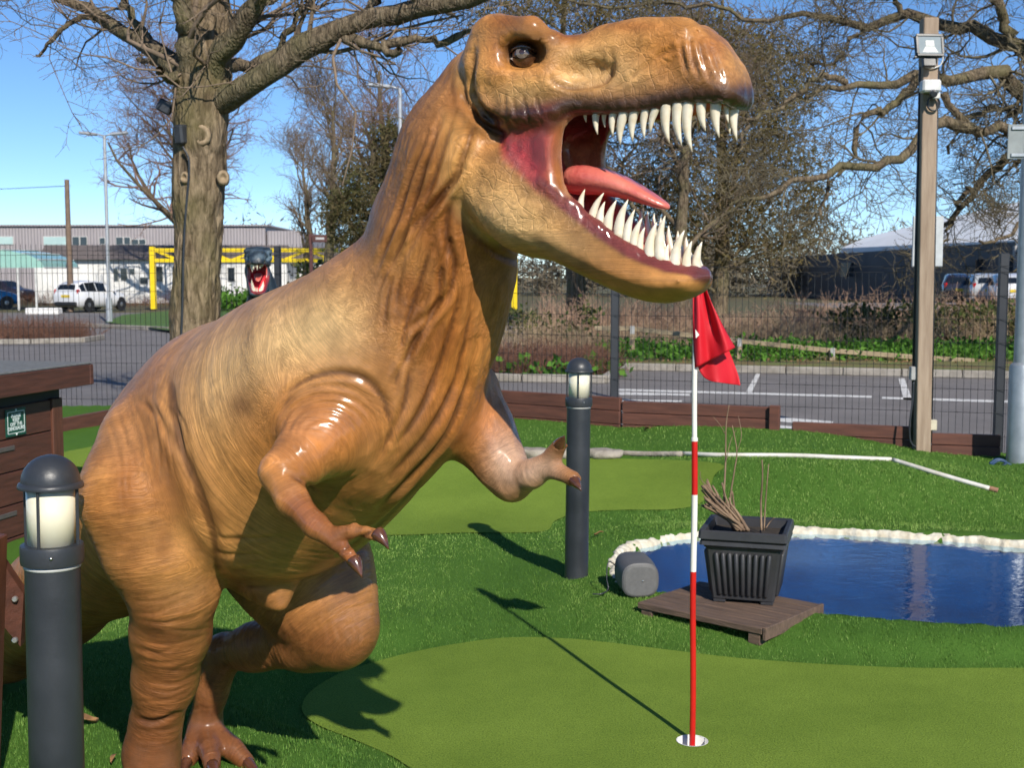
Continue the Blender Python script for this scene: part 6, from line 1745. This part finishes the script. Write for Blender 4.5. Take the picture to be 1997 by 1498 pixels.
# far wood on the skyline
def far_wood(label, x0, x1, y0, y1, d, seed, mat_, n_c=60, per=60, size=1.0):
    rg = np.random.default_rng(seed); vs, fs, tn, k = [], [], [], 0
    for i in range(n_c):
        x = rg.uniform(x0, x1); h = rg.uniform(.55, 1.0) * (y1 - y0)
        c = P(x, y1 - h * .5, d + rg.uniform(-8, 8)); s_ = d / F_PX
        v, f, q = tufts(5, per, c, np.array([h * .55 * s_, h * .4 * s_, h * .5 * s_]), size, rg, clump_r=.3)
        vs.append(v); fs.append(f + k); tn.append(q); k += len(v)
    o = np_mesh('far_wood', np.concatenate(vs), np.concatenate(fs), mat_); put_attr(o.data, 'tone', np.concatenate(tn)); tag(o, label, 'wood', kind='stuff')
M_FARW = leaf_mat('far_winter_wood', [(.12, .105, .075), (.17, .145, .10), (.20, .165, .12)])
far_wood('hazy bare wood on the skyline left of the dinosaur', 470, 760, 435, 560, 150, 3, M_FARW, 34)
far_wood('brown wood on the skyline right of the jaws', 1250, 1800, 440, 570, 110, 4, M_FARW, 60, 60, .8)
far_wood('low wood on the skyline behind the car park', 700, 1250, 470, 570, 120, 8, M_FARW, 40, 60, .8)

# thicket of dry brambles, low hedges, weeds ---------------------------------------
def thicket(name, label, boxes, n_, seed, mat_, hgt_, r=.008, lean=.35, green=0, cat='thicket'):
    rg = np.random.default_rng(seed); P0 = []
    for (x0, y0, x1, y1), f in boxes:
        k = int(n_ * f); P0.append(np.stack([rg.uniform(x0, x1, k), rg.uniform(y0, y1, k), np.full(k, AZ + .03)], 1))
    p = np.concatenate(P0); k = 5; c = rg.normal(size=p.shape) * lean + np.array([0, 0, 1.0]); out_ = [p]; L_ = rg.uniform(.35, 1.0, len(p)) * hgt_ * (.75 + .35 * noise3(p * np.array([.5, .5, 0]), seed))
    for j in range(k - 1):
        c = c + rg.normal(0, .32, c.shape); c /= np.linalg.norm(c, axis=1, keepdims=True); out_.append(out_[-1] + c * (L_ / (k - 1))[:, None])
    pl = np.stack(out_, 1); rad = np.full((len(p), k), r) * np.linspace(1, .4, k)[None]
    g, h = grow(pl, rad, 4, (.12 * hgt_, .4 * hgt_), rg, .9, .05, .3, 3, .7, .2, .5, min_r=r * .5)
    o = np_mesh(name, *merge([tubes_np(pl, rad, 3), tubes_np(g, h, 3)]), mat_, None, True); tag(o, label, cat, kind='stuff'); return o
def leaves(name, label, boxes, n_, seed, mat_, size, zr, cat='weeds', kind='stuff'):
    rg = np.random.default_rng(seed); vs, fs, tn, k = [], [], [], 0
    for (x0, y0, x1, y1), f in boxes:
        kk_ = max(1, int(n_ * f)); c = np.stack([rg.uniform(x0, x1, kk_), rg.uniform(y0, y1, kk_), AZ + .08 + rg.uniform(zr[0], zr[1], kk_)], 1)
        p = np.repeat(c, 14, 0) + rg.normal(size=(kk_ * 14, 3)) * np.array([size * 1.4, size * 1.4, size * .7])
        d = rg.normal(size=p.shape); d[:, 2] = np.abs(d[:, 2]) * .8 + .3; d /= np.linalg.norm(d, axis=1, keepdims=True)
        s = np.cross(d, rg.normal(size=p.shape)); s /= np.linalg.norm(s, axis=1, keepdims=True); L_ = size * rg.uniform(.5, 1.4, (len(p), 1)); W_ = L_ * .32
        v = np.stack([p, p + d * L_ * .5 - s * W_, p + d * L_, p + d * L_ * .5 + s * W_], 1).reshape(-1, 3)
        vs.append(v); fs.append(np.arange(len(v)).reshape(-1, 4) + k); k += len(v); tn.append(np.repeat(rg.uniform(0, 1, len(p)), 4))
    o = np_mesh(name, np.concatenate(vs), np.concatenate(fs), mat_); put_attr(o.data, 'tone', np.concatenate(tn)); tag(o, label, cat, kind=kind); return o
M_BRAMB = mat('dry_bramble_stems', (.40, .26, .175), .9, (.25, .155, .105), scale=.8)
M_STRAW = mat('straw_stems', (.44, .335, .21), .9, (.30, .21, .13), scale=1.5)
M_BEECH = mat('brown_hedge_stems', (.20, .095, .06), .9, (.11, .055, .036), scale=3)
thicket('bramble_thicket', 'wide band of dry brown brambles behind the parking bays', [((.7, 29, 22, 35), 1)], 4000, 2, M_BRAMB, 1.65, .012)
thicket('dry_grass_stems', 'pale straw stems and dry shoots along the verge', [((-.3, 27, 20, 30), 1)], 2600, 3, M_STRAW, 1.25, .007)
leaves('ivy_bank', 'dark ivy clumps on the bank behind the knee rail', [((7.5, 28, 13, 30.0), .4), ((-.2, 28, 2.0, 29.0), .06), ((11, 27, 22, 29), .5)], 650, 5, M_EVERG, .12, (0, .9), 'ivy')
leaves('verge_weeds', 'fresh green weeds along the verge behind the kerb', [((2.0, 23.0, 18, 27.5), 1.0)], 1350, 6, M_GREENL, .095, (-.05, .18))
leaves('leaf_litter', 'tan fallen leaves along the kerb', [((2.0, 22.6, 14, 24.2), 1.0)], 500, 16, leaf_mat('fallen_leaves', [(.16, .085, .04), (.30, .18, .09), (.36, .24, .13)]), .05, (-.07, -.02), 'leaves')
def hedge(name, label, box, n_, seed, hgt_):
    o = thicket(name, label, [(box, 1)], n_, seed, M_BEECH, hgt_, .007, .5, cat='hedge'); o['kind'] = 'thing'; o['group'] = 'low brown hedges in the car park'; return o
hedge('low_hedge', 'low clipped brown hedge behind the raised dinosaur arm', (-2.2, 20.4, 1.75, 22.6), 2600, 8, .85)
hedge('low_hedge', 'low brown hedge mound in the car park at the left edge', (-16.5, 32.2, -11.6, 35), 1500, 9, .85)
for i, (x, y, lb) in enumerate(((1012, 737, 'bright green dock weed at the foot of the low hedge, leftmost of three'), (1090, 742, 'small green weed at the foot of the low hedge beside the dark fence post'), (1168, 735, 'leafy green weed growing over the kerb at the hedge corner'))):
    g_ = G(x, y, AZ); leaves('dock_weed', lb, [((g_[0] - .10, g_[1] - .02, g_[0] + .10, g_[1] + .1), 1)], 6, 40 + i, M_GREENL, .15, (-.03, .08), 'weed', 'thing')['group'] = 'weeds by the low hedge'

# knee rail
M_RAILW = mat('pale_timber_rail', (.36, .29, .18), .85, (.24, .18, .11), scale=4, stretch=(1, 6, 6))
kr = empty('knee_rail', G(1232, 700, AZ)); ko = np.array(kr.location); tag(kr, 'low pale timber knee rail with stub posts on the verge', 'knee rail')
kp_ = [(1160, 640, 24.6), (1232, 641, 24.4), (1440, 665, 23.9), (1620, 684, 23.4), (1790, 697, 23.2), (1900, 704, 23.0)]
kp3 = [np.array(P(x, y, d)) for x, y, d in kp_]
for a, b_ in zip(kp3[:-1], kp3[1:]): MB().beam(a - ko, b_ - ko, .10, .09, bev=.008).build('rail', M_RAILW, kr)
for p in kp3[1:5]:
    MB().box((p[0] - ko[0], p[1] - ko[1] - .10, (p[2] - .02 + AZ) / 2 - ko[2] ), (.10, .09, p[2] - AZ + .05), bev=.006).build('post', M_RAILW, kr)
    MB().box((p[0] - ko[0], p[1] - ko[1] - .149, p[2] - ko[2] - .02), (.085, .006, .16)).build('reflector_plate', M_GREYBOX, kr)

# street furniture ------------------------------------------------------------
M_LAMPP = mat('pale_lamp_steel', (.46, .48, .50), .45, (.38, .40, .42), scale=5, metal=.4)
def street_lamp(px, top_y, d, label, arms):
    b0_ = np.array([P(px, 600, d)[0], d, AZ]); Hh = P(px, top_y, d)[2] - AZ
    t = empty('street_lamp', b0_); tag(t, label, 'street lamp', 'street lamps in the car park')
    MB().lathe([(.11, 0), (.11, .9), (.06, .95), (.055, Hh)], n=14).build('pole', M_LAMPP, t, auto=.6)
    for s_ in arms:
        MB().tube([(0, 0, Hh - .02), (s_ * .25, -.05, Hh + .05)], .03, 8).build('arm', M_LAMPP, t, True)
        MB().box((s_ * .55, -.08, Hh + .06), (.62, .22, .10), M=Matrix.Rotation(-s_ * .10, 3, 'Y'), bev=.03).build('lamp_head', M_LAMPP, t)
street_lamp(213, 264, 44, 'double headed street lamp beside the white hatchback', (-1, 1)); street_lamp(783, 172, 34, 'single headed street lamp left of the dinosaur neck', (-1,)); street_lamp(663, 372, 62, 'distant double headed street lamp near the brown signpost', (-1, 1))
tpl = empty('telegraph_pole', (P(138, 600, 60)[0], 60, AZ)); tag(tpl, 'wooden telegraph pole behind the white hatchback', 'pole'); MB().lathe([(.15, 0), (.11, P(138, 350, 60)[2] - AZ)], n=12).build('shaft', mat('dark_pole_wood', (.20, .14, .10), .9), tpl, auto=.6)
MB().tube([P(138, 362, 60) - np.array(tpl.location), P(-120, 374, 70) - np.array(tpl.location)], .015, 4).build('wire', M_BLACKMETAL, tpl)
fp_ = empty('fingerpost', (P(608, 600, 19)[0], 19, AZ)); fo_ = np.array(fp_.location); tag(fp_, 'brown fingerpost sign behind the dinosaur back', 'signpost')
M_BRSIGN = mat('brown_sign_paint', (.10, .035, .028), .5)
MB().box((0, 0, (P(608, 456, 19)[2] - AZ) / 2), (.055, .055, P(608, 456, 19)[2] - AZ), bev=.004).build('post', M_BRSIGN, fp_)
sc_ = P(623, 465, 18.94) - fo_; MB().box(sc_, (.225, .03, .11), bev=.004).build('arm', M_BRSIGN, fp_); MB().box(sc_ + np.array([.01, -.0165, 0]), (.13, .002, .035)).build('white_text_band', mat('sign_text_grey', (.5, .48, .48), .6), fp_)
# yellow gantry
M_YEL = mat('yellow_paint', (.82, .60, .008), .4, (.70, .50, .006), scale=3)
YD = 64.0
gy_ = empty('height_gantry', (P(298, 600, YD)[0], YD, AZ)); go_ = np.array(gy_.location); tag(gy_, 'bright yellow steel lattice height gantry across the car park', 'gantry')
for x in (298, 1003): MB().box((P(x, 540, YD)[0] - go_[0], 0, (P(x, 481, YD)[2] - AZ) / 2), (.30, .24, P(x, 481, YD)[2] - AZ), bev=.02).build('post', M_YEL, gy_)
zt_, zl_ = P(298, 488, YD)[2] - AZ, P(298, 508, YD)[2] - AZ; xr_ = P(1003, 540, YD)[0] - go_[0]
for z, nm in ((zt_, 'top_chord'), (zl_, 'bottom_chord')): MB().beam((0.13, 0, z), (xr_ - .13, 0, z), .20, .20, bev=.01).build(nm, M_YEL, gy_)
nb = 14
for k in range(nb):
    x0_, x1_ = .15 + (xr_ - .3) * k / nb, .15 + (xr_ - .3) * (k + 1) / nb
    MB().beam((x0_, 0, zl_ if k % 2 else zt_), (x1_, 0, zt_ if k % 2 else zl_), .10, .13).build('brace', M_YEL, gy_)

# buildings -------------------------------------------------------------------
def ribbed(name, c1, c2, freq):
    m, nt, b, out = new_mat(name); L = nt.links.new
    tc = nd(nt, 'ShaderNodeTexCoord'); wv = nd(nt, 'ShaderNodeTexWave', wave_type='BANDS', bands_direction='X', i_Scale=freq); L(tc.outputs['Object'], wv.inputs['Vector'])
    nz = nd(nt, 'ShaderNodeTexNoise', i_Scale=.4, i_Detail=4.0); L(tc.outputs['Object'], nz.inputs['Vector'])
    rp = nd(nt, 'ShaderNodeValToRGB'); rp.color_ramp.elements[0].color = c4(c2); rp.color_ramp.elements[1].color = c4(c1); rp.color_ramp.elements[0].position = .3; rp.color_ramp.elements[1].position = .7
    L(nz.outputs['Fac'], rp.inputs['Fac']); L(rp.outputs[0], b.inputs['Base Color']); b.inputs['Roughness'].default_value = .6
    bp = nd(nt, 'ShaderNodeBump', i_Strength=.8, i_Distance=.06); L(wv.outputs['Fac'], bp.inputs['Height']); L(bp.outputs[0], b.inputs['Normal']); return m
M_CLAD = ribbed('grey_ribbed_cladding', (.36, .33, .34), (.29, .265, .275), 1.3)
M_WGLASS = mat('dark_window_glass', (.020, .028, .036), .08, (.03, .04, .05), scale=1, spec=.8)
M_PGLASS = mat('pale_shuttered_window', (.42, .56, .54), .15, (.36, .50, .49), scale=1, spec=.8)
M_FRAME = mat('white_window_frame', (.62, .62, .60), .5)
M_RENDER = mat('white_render', (.76, .75, .73), .8, (.66, .65, .62), scale=.6)
M_SLATE = mat('brown_grey_roof', (.16, .13, .118), .85, (.115, .095, .087), scale=1.2, bump=.4, bscale=8, dist=.03)
BD = 96.0
wh = empty('warehouse', (P(330, 580, BD)[0], BD, AZ)); wo_ = np.array(wh.location); tag(wh, 'long grey ribbed warehouse with strip windows on the skyline at left', 'building')
def face_box(par, name, x0, y0, x1, y1, d, depth, m_, o, proud=0.0):
    a, c = P(x0, y0, d), P(x1, y1, d)
    return MB().box(((a[0] + c[0]) / 2 - o[0], d + depth / 2 - proud - o[1], (a[2] + c[2]) / 2 - o[2]), (abs(c[0] - a[0]), depth, abs(a[2] - c[2]))).build(name, m_, par)
face_box(wh, 'wall', -260, 441, 520, 600, BD, 24, M_CLAD, wo_)
rb = MB(); a0, a1 = P(-260, 441, BD), P(520, 441, BD); a2 = P(545, 452, BD)
x_l, x_r, zt0 = a0[0] - wo_[0], a1[0] - wo_[0], a0[2] - wo_[2]
rb.box(((x_l + x_r) / 2, 12, zt0 + .06), (x_r - x_l + .3, 24.4, .12)); rb.build('roof', M_CLAD, wh)
face_box(wh, 'side_wing', 521, 450, 590, 600, BD, 20, M_CLAD, wo_)
for x0, x1, y0, y1, m_ in ((-40, 26, 462, 476, M_PGLASS), (86, 131, 462, 477, M_PGLASS), (142, 155, 462, 478, M_WGLASS), (157, 170, 462, 478, M_WGLASS), (195, 205, 464, 475, M_WGLASS), (227, 240, 463, 476, M_WGLASS), (243, 254, 463, 476, M_WGLASS), (257, 270, 467, 476, M_WGLASS), (272, 284, 467, 476, M_WGLASS)):
    f_ = face_box(wh, 'window', x0 - 1, y0 - 1, x1 + 1, y1 + 1, BD, .12, M_FRAME, wo_, .06); face_box(f_, 'pane', x0, y0, x1, y1, BD, .10, m_, wo_, .09)
CD = 82.0
co = empty('cottage_row', (P(300, 580, CD)[0], CD, AZ)); c_o = np.array(co.location); tag(co, 'low white rendered building with brown roof in front of the warehouse', 'building')
face_box(co, 'wall', 70, 504, 560, 620, CD, 7, M_RENDER, c_o)
rv = [P(72, 506, CD - .4), P(575, 506, CD - .4), P(560, 478, CD + 3.5), P(88, 478, CD + 3.5)]; rv2 = [P(72, 506, CD - .4) + np.array([0, 8, 0]), P(575, 506, CD - .4) + np.array([0, 8, 0])]
MB().add([v - c_o for v in rv + rv2], [(0, 1, 2, 3), (3, 2, 5, 4), (0, 3, 4), (1, 5, 2), (0, 4, 5, 1)]).build('roof', M_SLATE, co)
for x0, x1, y0, y1 in ((223, 231, 524, 547), (236, 248, 523, 546), (254, 262, 524, 534), (274, 288, 541, 553), (300, 318, 520, 548), (445, 458, 522, 548)):
    f_ = face_box(co, 'window', x0 - 1, y0 - 1, x1 + 1, y1 + 1, CD, .12, M_FRAME, c_o, .06); face_box(f_, 'pane', x0, y0, x1, y1, CD, .10, M_WGLASS, c_o, .09)
hb2 = empty('white_hall', (P(690, 580, 86)[0], 86, AZ)); h_o = np.array(hb2.location); tag(hb2, 'white building behind the yellow gantry right of the oak', 'building')
face_box(hb2, 'wall', 565, 508, 900, 620, 86, 8, M_RENDER, h_o); face_box(hb2, 'roof', 562, 482, 903, 507, 85.6, 9, M_SLATE, h_o)
for x0, x1 in ((600, 612), (640, 652), (682, 694)):
    f_ = face_box(hb2, 'window', x0 - 1, 518, x1 + 1, 536, 86, .12, M_FRAME, h_o, .06); face_box(f_, 'pane', x0, 519, x1, 535, 86, .10, M_WGLASS, h_o, .09)
# green barrel canopy at the left edge
gc = empty('barrel_canopy', (P(0, 580, 62)[0], 62, AZ)); g_o = np.array(gc.location); tag(gc, 'pale green translucent barrel canopy at the left edge', 'canopy')
M_CANOPY = mat('pale_green_canopy', (.30, .52, .44), .3, (.24, .44, .38), scale=1.5, coat=.5)
zb0 = P(0, 522, 62)[2] - AZ; zt0 = P(0, 486, 62)[2] - AZ; xr0, xl0 = P(86, 522, 62)[0] - g_o[0], P(-130, 522, 62)[0] - g_o[0]
cm = MB(); na = 14
for yy in (0, 5):
    for k in range(na + 1):
        a = math.pi * k / na; cm.v.append(((xr0 + xl0) / 2 + (xr0 - xl0) / 2 * math.cos(a), yy, zb0 + (zt0 - zb0) * math.sin(a)))
cm.f = [(k, k + 1, k + na + 2, k + na + 1) for k in range(na)] + [tuple(range(na, -1, -1))]
cm.build('canopy', M_CANOPY, gc, auto=.9)
for k in range(0, na + 1, 2):
    a = math.pi * k / na; MB().tube([((xr0 + xl0) / 2 + (xr0 - xl0) / 2 * math.cos(a), -.04, zb0 + (zt0 - zb0) * math.sin(a)), ((xr0 + xl0) / 2 + (xr0 - xl0) / 2 * math.cos(a), 5, zb0 + .04 + (zt0 - zb0) * math.sin(a))], .04, 6).build('rib', M_FRAME, gc)
for x in (-60, 35, 70): MB().box((P(x, 540, 62)[0] - g_o[0], 0, zb0 / 2), (.1, .1, zb0), bev=.01).build('post', M_FRAME, gc)
# white-roofed hall on the right
RB = empty('retail_hall', (P(1900, 600, 74)[0], 74, AZ)); ro_ = np.array(RB.location); tag(RB, 'dark grey hall with sloping white roof behind the cars at right', 'building')
A0, A1 = P(1612, 496, 96), P(2120, 462, 60); zlow = A0[2]
Bv = lambda p, dy=0, z=None: np.array([p[0], p[1] + dy, p[2] if z is None else z]) - ro_
M_DKWALL = ribbed('dark_grey_cladding', (.075, .08, .088), (.055, .058, .064), 1.0)
MB().add([Bv(A0, 0, AZ), Bv(A1, 0, AZ), Bv(A1), Bv(A0), Bv(A0, 22, AZ), Bv(A1, 22, AZ), Bv(A1, 22), Bv(A0, 22)], [(0, 1, 2, 3), (1, 5, 6, 2), (5, 4, 7, 6), (4, 0, 3, 7)]).build('wall', M_DKWALL, RB)
R0, R1 = P(1640, 484, 96), P(2120, 462, 59.5); R2_, R3 = P(1690, 462, 108), P(2120, 362, 70)
MB().add([R0 - ro_, R1 - ro_, R3 - ro_, R2_ - ro_] + [v - ro_ - np.array([0, 0, .35]) for v in (R0, R1, R3, R2_)], [(0, 1, 2, 3), (7, 6, 5, 4), (0, 4, 5, 1), (1, 5, 6, 2), (2, 6, 7, 3), (3, 7, 4, 0)]).build('roof', mat('white_metal_roof', (.86, .86, .85), .5, (.80, .80, .79), scale=.5), RB)
for x0, x1, y0, y1, d in ((1640, 1665, 512, 540, 93.5), (1860, 1890, 495, 520, 78), (1905, 1930, 505, 560, 74), (1950, 1975, 500, 560, 70)):
    f_ = face_box(RB, 'window', x0, y0, x1, y1, d - 3.5, .2, M_WGLASS, ro_)
for x, d in ((1960, 68), (1790, 82)): MB().box((P(x, 520, d)[0] - ro_[0], d - 1.5 - ro_[1], (P(x, 480, d)[2] - AZ) / 2), (.3, .3, P(x, 480, d)[2] - AZ)).build('column', M_GREYBOX, RB)

# cars ---------------------------------------------------------------------------
M_TYRE = mat('tyre_rubber', (.014, .014, .015), .8); M_RIM = mat('alloy_rim', (.45, .46, .48), .3, metal=.8); M_TRIM = mat('black_car_trim', (.018, .018, .02), .5)
M_TAIL = mat('red_tail_lamp', (.45, .012, .015), .12, coat=1.0); M_PLATE = mat('yellow_number_plate', (.78, .56, .02), .4); M_HEADL = mat('clear_head_lamp', (.6, .62, .64), .08, coat=1.0)
M_CGLASS = mat('car_glass', (.010, .013, .016), .04, spec=.9)
def car(label, loc, rz, paint, saloon=False):
    t = empty('parked_car', loc, rz); tag(t, label, 'car', 'parked cars')
    if saloon: st = [(-2.25, .42, .72, .74, .70, .66), (-2.15, .24, .90, .95, .80, .76), (-1.5, .20, .96, 1.02, .86, .80), (-1.05, .19, .95, 1.36, .87, .62), (-.3, .19, .93, 1.42, .88, .63), (.45, .19, .92, 1.38, .88, .62), (1.05, .19, .90, .98, .87, .78), (1.75, .20, .80, .84, .84, .78), (2.15, .26, .66, .70, .76, .70), (2.25, .38, .55, .56, .60, .55)]
    else: st = [(-1.97, .40, .80, .82, .72, .68), (-1.93, .26, .93, 1.02, .80, .70), (-1.78, .20, .98, 1.30, .84, .62), (-1.40, .19, .98, 1.44, .85, .60), (-.6, .19, .96, 1.48, .86, .60), (.15, .19, .93, 1.42, .86, .60), (.95, .19, .90, .98, .86, .76), (1.55, .20, .80, .84, .83, .74), (1.86, .25, .66, .70, .76, .66), (1.97, .36, .55, .56, .60, .5)]
    n_ = 14; V_ = []
    for x, zb_, ze, zr, we, wr in st:
        zs = zb_ + .14
        half = [(we * .80, zb_), (we * .97, zs), (we * 1.0, zb_ + .36 * (ze - zb_) + .08), (we * .975, ze - .015), (wr + .02, zr - .05 if zr - ze > .1 else (ze + zr) / 2), (wr * .86, zr), (wr * .35, zr + .015)]
        V_ += [(x, y, z) for y, z in half] + [(x, -y, z) for y, z in half[::-1]]
    body_f, side_g, front_g, rear_g = [], [], [], []
    for i in range(len(st) - 1):
        for k in range(n_):
            f = (i * n_ + k, (i + 1) * n_ + k, (i + 1) * n_ + (k + 1) % n_, i * n_ + (k + 1) % n_)
            tall = min(st[i][3] - st[i][2], st[i + 1][3] - st[i + 1][2]) > .25
            one = max(st[i][3] - st[i][2], st[i + 1][3] - st[i + 1][2]) > .25
            if k in (3, 9) and tall: side_g.append((f, k))
            elif one and not tall and k in (4, 5, 6, 7, 8): (front_g if st[i][0] > 0 else rear_g).append((f, k)); body_f.append(f)
            else: body_f.append(f)
            if k in (3, 9) and tall: body_f.append(f)
    body_f += [tuple(range(n_)), tuple((len(st) - 1) * n_ + k for k in range(n_ - 1, -1, -1))]
    MB().add(V_, body_f).build('body', paint, t, auto=.7)
    def panes(name, fl, m_):
        for f, k in fl:
            q = [Vector(V_[i]) for i in f]; c = sum(q, Vector()) / 4; nrm = (q[2] - q[0]).cross(q[3] - q[1]).normalized()
            if nrm.dot(c - Vector((0, 0, .8))) < 0: nrm = -nrm
            MB().add([c + (v - c) * .92 + nrm * .012 for v in q], [(0, 1, 2, 3)]).build(name, m_, t)
    panes('side_window', side_g, M_CGLASS)
    for nm_, fl_g in (('windscreen', front_g), ('rear_window', rear_g)):
        pv, pf = [], []
        for f, k in fl_g:
            if k not in (5, 6, 7): continue
            q = [Vector(V_[i]) for i in f]; nrm = (q[2] - q[0]).cross(q[3] - q[1]).normalized()
            if nrm.z < 0: nrm = -nrm
            b0 = len(pv); c_ = sum(q, Vector()) / 4; pv += [Vector((c_.x + (v.x - c_.x) * .9, v.y * .93, c_.z + (v.z - c_.z) * .9)) + nrm * .014 for v in q]; pf.append((b0, b0 + 1, b0 + 2, b0 + 3))
        if pv: MB().add(pv, pf).build(nm_, M_CGLASS, t)
    xf = 1.28 if not saloon else 1.40; xb = -1.22 if not saloon else -1.38
    for x in (xf, xb):
        for s_ in (-1, 1):
            w = MB().lathe([(.20, -.10), (.29, -.10), (.305, -.06), (.305, .06), (.29, .10), (.20, .10)], c=(x, s_ * .74, .305), axis=(0, 1, 0), n=22).build('wheel', M_TYRE, t, auto=.6)
            MB().lathe([(.20, -.02), (.19, .03), (.06, .045), (0, .045)], c=(x, s_ * .815, .305), axis=(0, s_, 0), n=10).build('rim', M_RIM, w)
            MB().lathe([(.36, -.01), (.36, .012), (.0, .012)], c=(x, s_ * .842, .315), axis=(0, s_, 0), n=20).build('wheel_arch', M_TRIM, t)
    xe = st[0][0]
    MB().box((xe - .015, 0, .36), (.14, 1.40, .20), bev=.05).build('rear_bumper', M_TRIM, t)
    MB().box((xe - .012, 0, .74), (.03, .52, .115)).build('number_plate', M_PLATE, t)
    for s_ in (-1, 1):
        MB().box((xe + .10, s_ * .70, .93), (.16, .15, .27), M=Matrix.Rotation(s_ * .35, 3, 'Z'), bev=.03).build('tail_lamp', M_TAIL, t)
        MB().box((st[-1][0] - .17, s_ * .60, .66), (.20, .22, .12), M=Matrix.Rotation(-s_ * .5, 3, 'Z'), bev=.03).build('head_lamp', M_HEADL, t)
        MB().box((.62, s_ * .96, .98), (.12, .16, .11), bev=.03).build('wing_mirror', paint, t)
    return t
PW = mat('white_car_paint', (.72, .73, .76), .25, (.70, .71, .74), scale=1, coat=1, coat_rough=.04); PB = mat('blue_car_paint', (.03, .30, .75), .25, (.03, .28, .70), scale=1, coat=1, coat_rough=.04)
PK = mat('dark_car_paint', (.018, .013, .018), .25, (.016, .012, .016), scale=1, coat=1, coat_rough=.04); PS = mat('silver_car_paint', (.42, .44, .46), .3, (.40, .42, .44), scale=1, coat=1, coat_rough=.05)
def car_at(px, py, rz, label, paint, saloon=False):
    g_ = G(px, py, AZ); return car(label, (g_[0], g_[1], AZ + .012), rz, paint, saloon)
car_at(180, 606, math.radians(66), 'white hatchback parked facing away left of the oak', PW).scale = (.9, 1.0, 1.0)
car_at(-40, 602, math.radians(28), 'bright blue hatchback cut off by the left edge', PB)
car_at(8, 588, math.radians(-20), 'dark saloon parked behind the blue car', PK, True)
for px, d, lb, pt_, r_ in ((1868, 58, 'dark blue car leftmost of the far row at right', PK, 75), (1915, 56, 'silver car in the middle of the far row at right', PS, 80), (1962, 54, 'white car nearest the steel column in the far row', PW, 80), (1586, 150, 'tiny white car far off left of the wooden pole', PW, 10)):
    p_ = P(px, 580, d); car(lb, (p_[0], d, AZ + .35 if d < 80 else AZ + .6), math.radians(r_), pt_)
tag(mesh_obj('raised_yard', [(14, 50, AZ + .34), (60, 50, AZ + .34), (60, 64, AZ + .34), (14, 64, AZ + .34)], [(0, 1, 2, 3)], M_ASPH), 'raised far car park', kind='structure')
tag(mesh_obj('far_yard', [(30, 144, AZ + .59), (60, 144, AZ + .59), (60, 157, AZ + .59), (30, 157, AZ + .59)], [(0, 1, 2, 3)], M_ASPH), 'far yard', kind='structure')
bw = MB().box((P(85, 592, 55)[0], 55, AZ + .15), (1.5, .5, .3), bev=.04).build('white_barrier', M_RENDER); tag(bw, 'low white barrier block beside the white hatchback', 'barrier')
hedge('hedge_row', 'brown hedge row in front of the white building', (-30, 70, -5, 72), 1500, 19, 1.4)
leaves('green_shrub', 'green shrub behind the dark dinosaur', [((P(450, 590, 58)[0] - 1.6, 57, P(450, 590, 58)[0] + 1.6, 59.5), 1)], 90, 23, M_GREENL, .22, (0, .8), 'shrub', 'thing')
leaves('green_bush', 'dark green bush under the yellow gantry', [((P(650, 590, 55)[0] - 1.5, 54, P(650, 590, 55)[0] + 1.5, 56), 1)], 90, 24, M_EVERG, .25, (0, 2.0), 'bush', 'thing')

# slate blue copy of the statue near the fence
blue = copy_tree(dino)
blue.name = 'dinosaur_statue'
tag(blue, 'smaller slate blue tyrannosaur statue with red mouth, far off by the fence', 'dinosaur statue')
for ch in blue.children:
    if ch.name.startswith('body'):
        ch.material_slots[0].link = 'OBJECT'; ch.material_slots[0].material = M_SKIN_BLUE
yaw_b = math.radians(-48)
hc = np.array(head_pt(1180, 260, 0)) - DINO_BASE
Rz = np.array([[math.cos(yaw_b), -math.sin(yaw_b), 0], [math.sin(yaw_b), math.cos(yaw_b), 0], [0, 0, 1]])
tgt = P(503, 522, 12.0)
SB = (tgt[2] - .20) / hc[2]
blue.scale = (SB, SB, SB)
bl_ = tgt - Rz @ hc * SB
blue.location = bl_.tolist(); blue.rotation_euler = (0, 0, yaw_b)
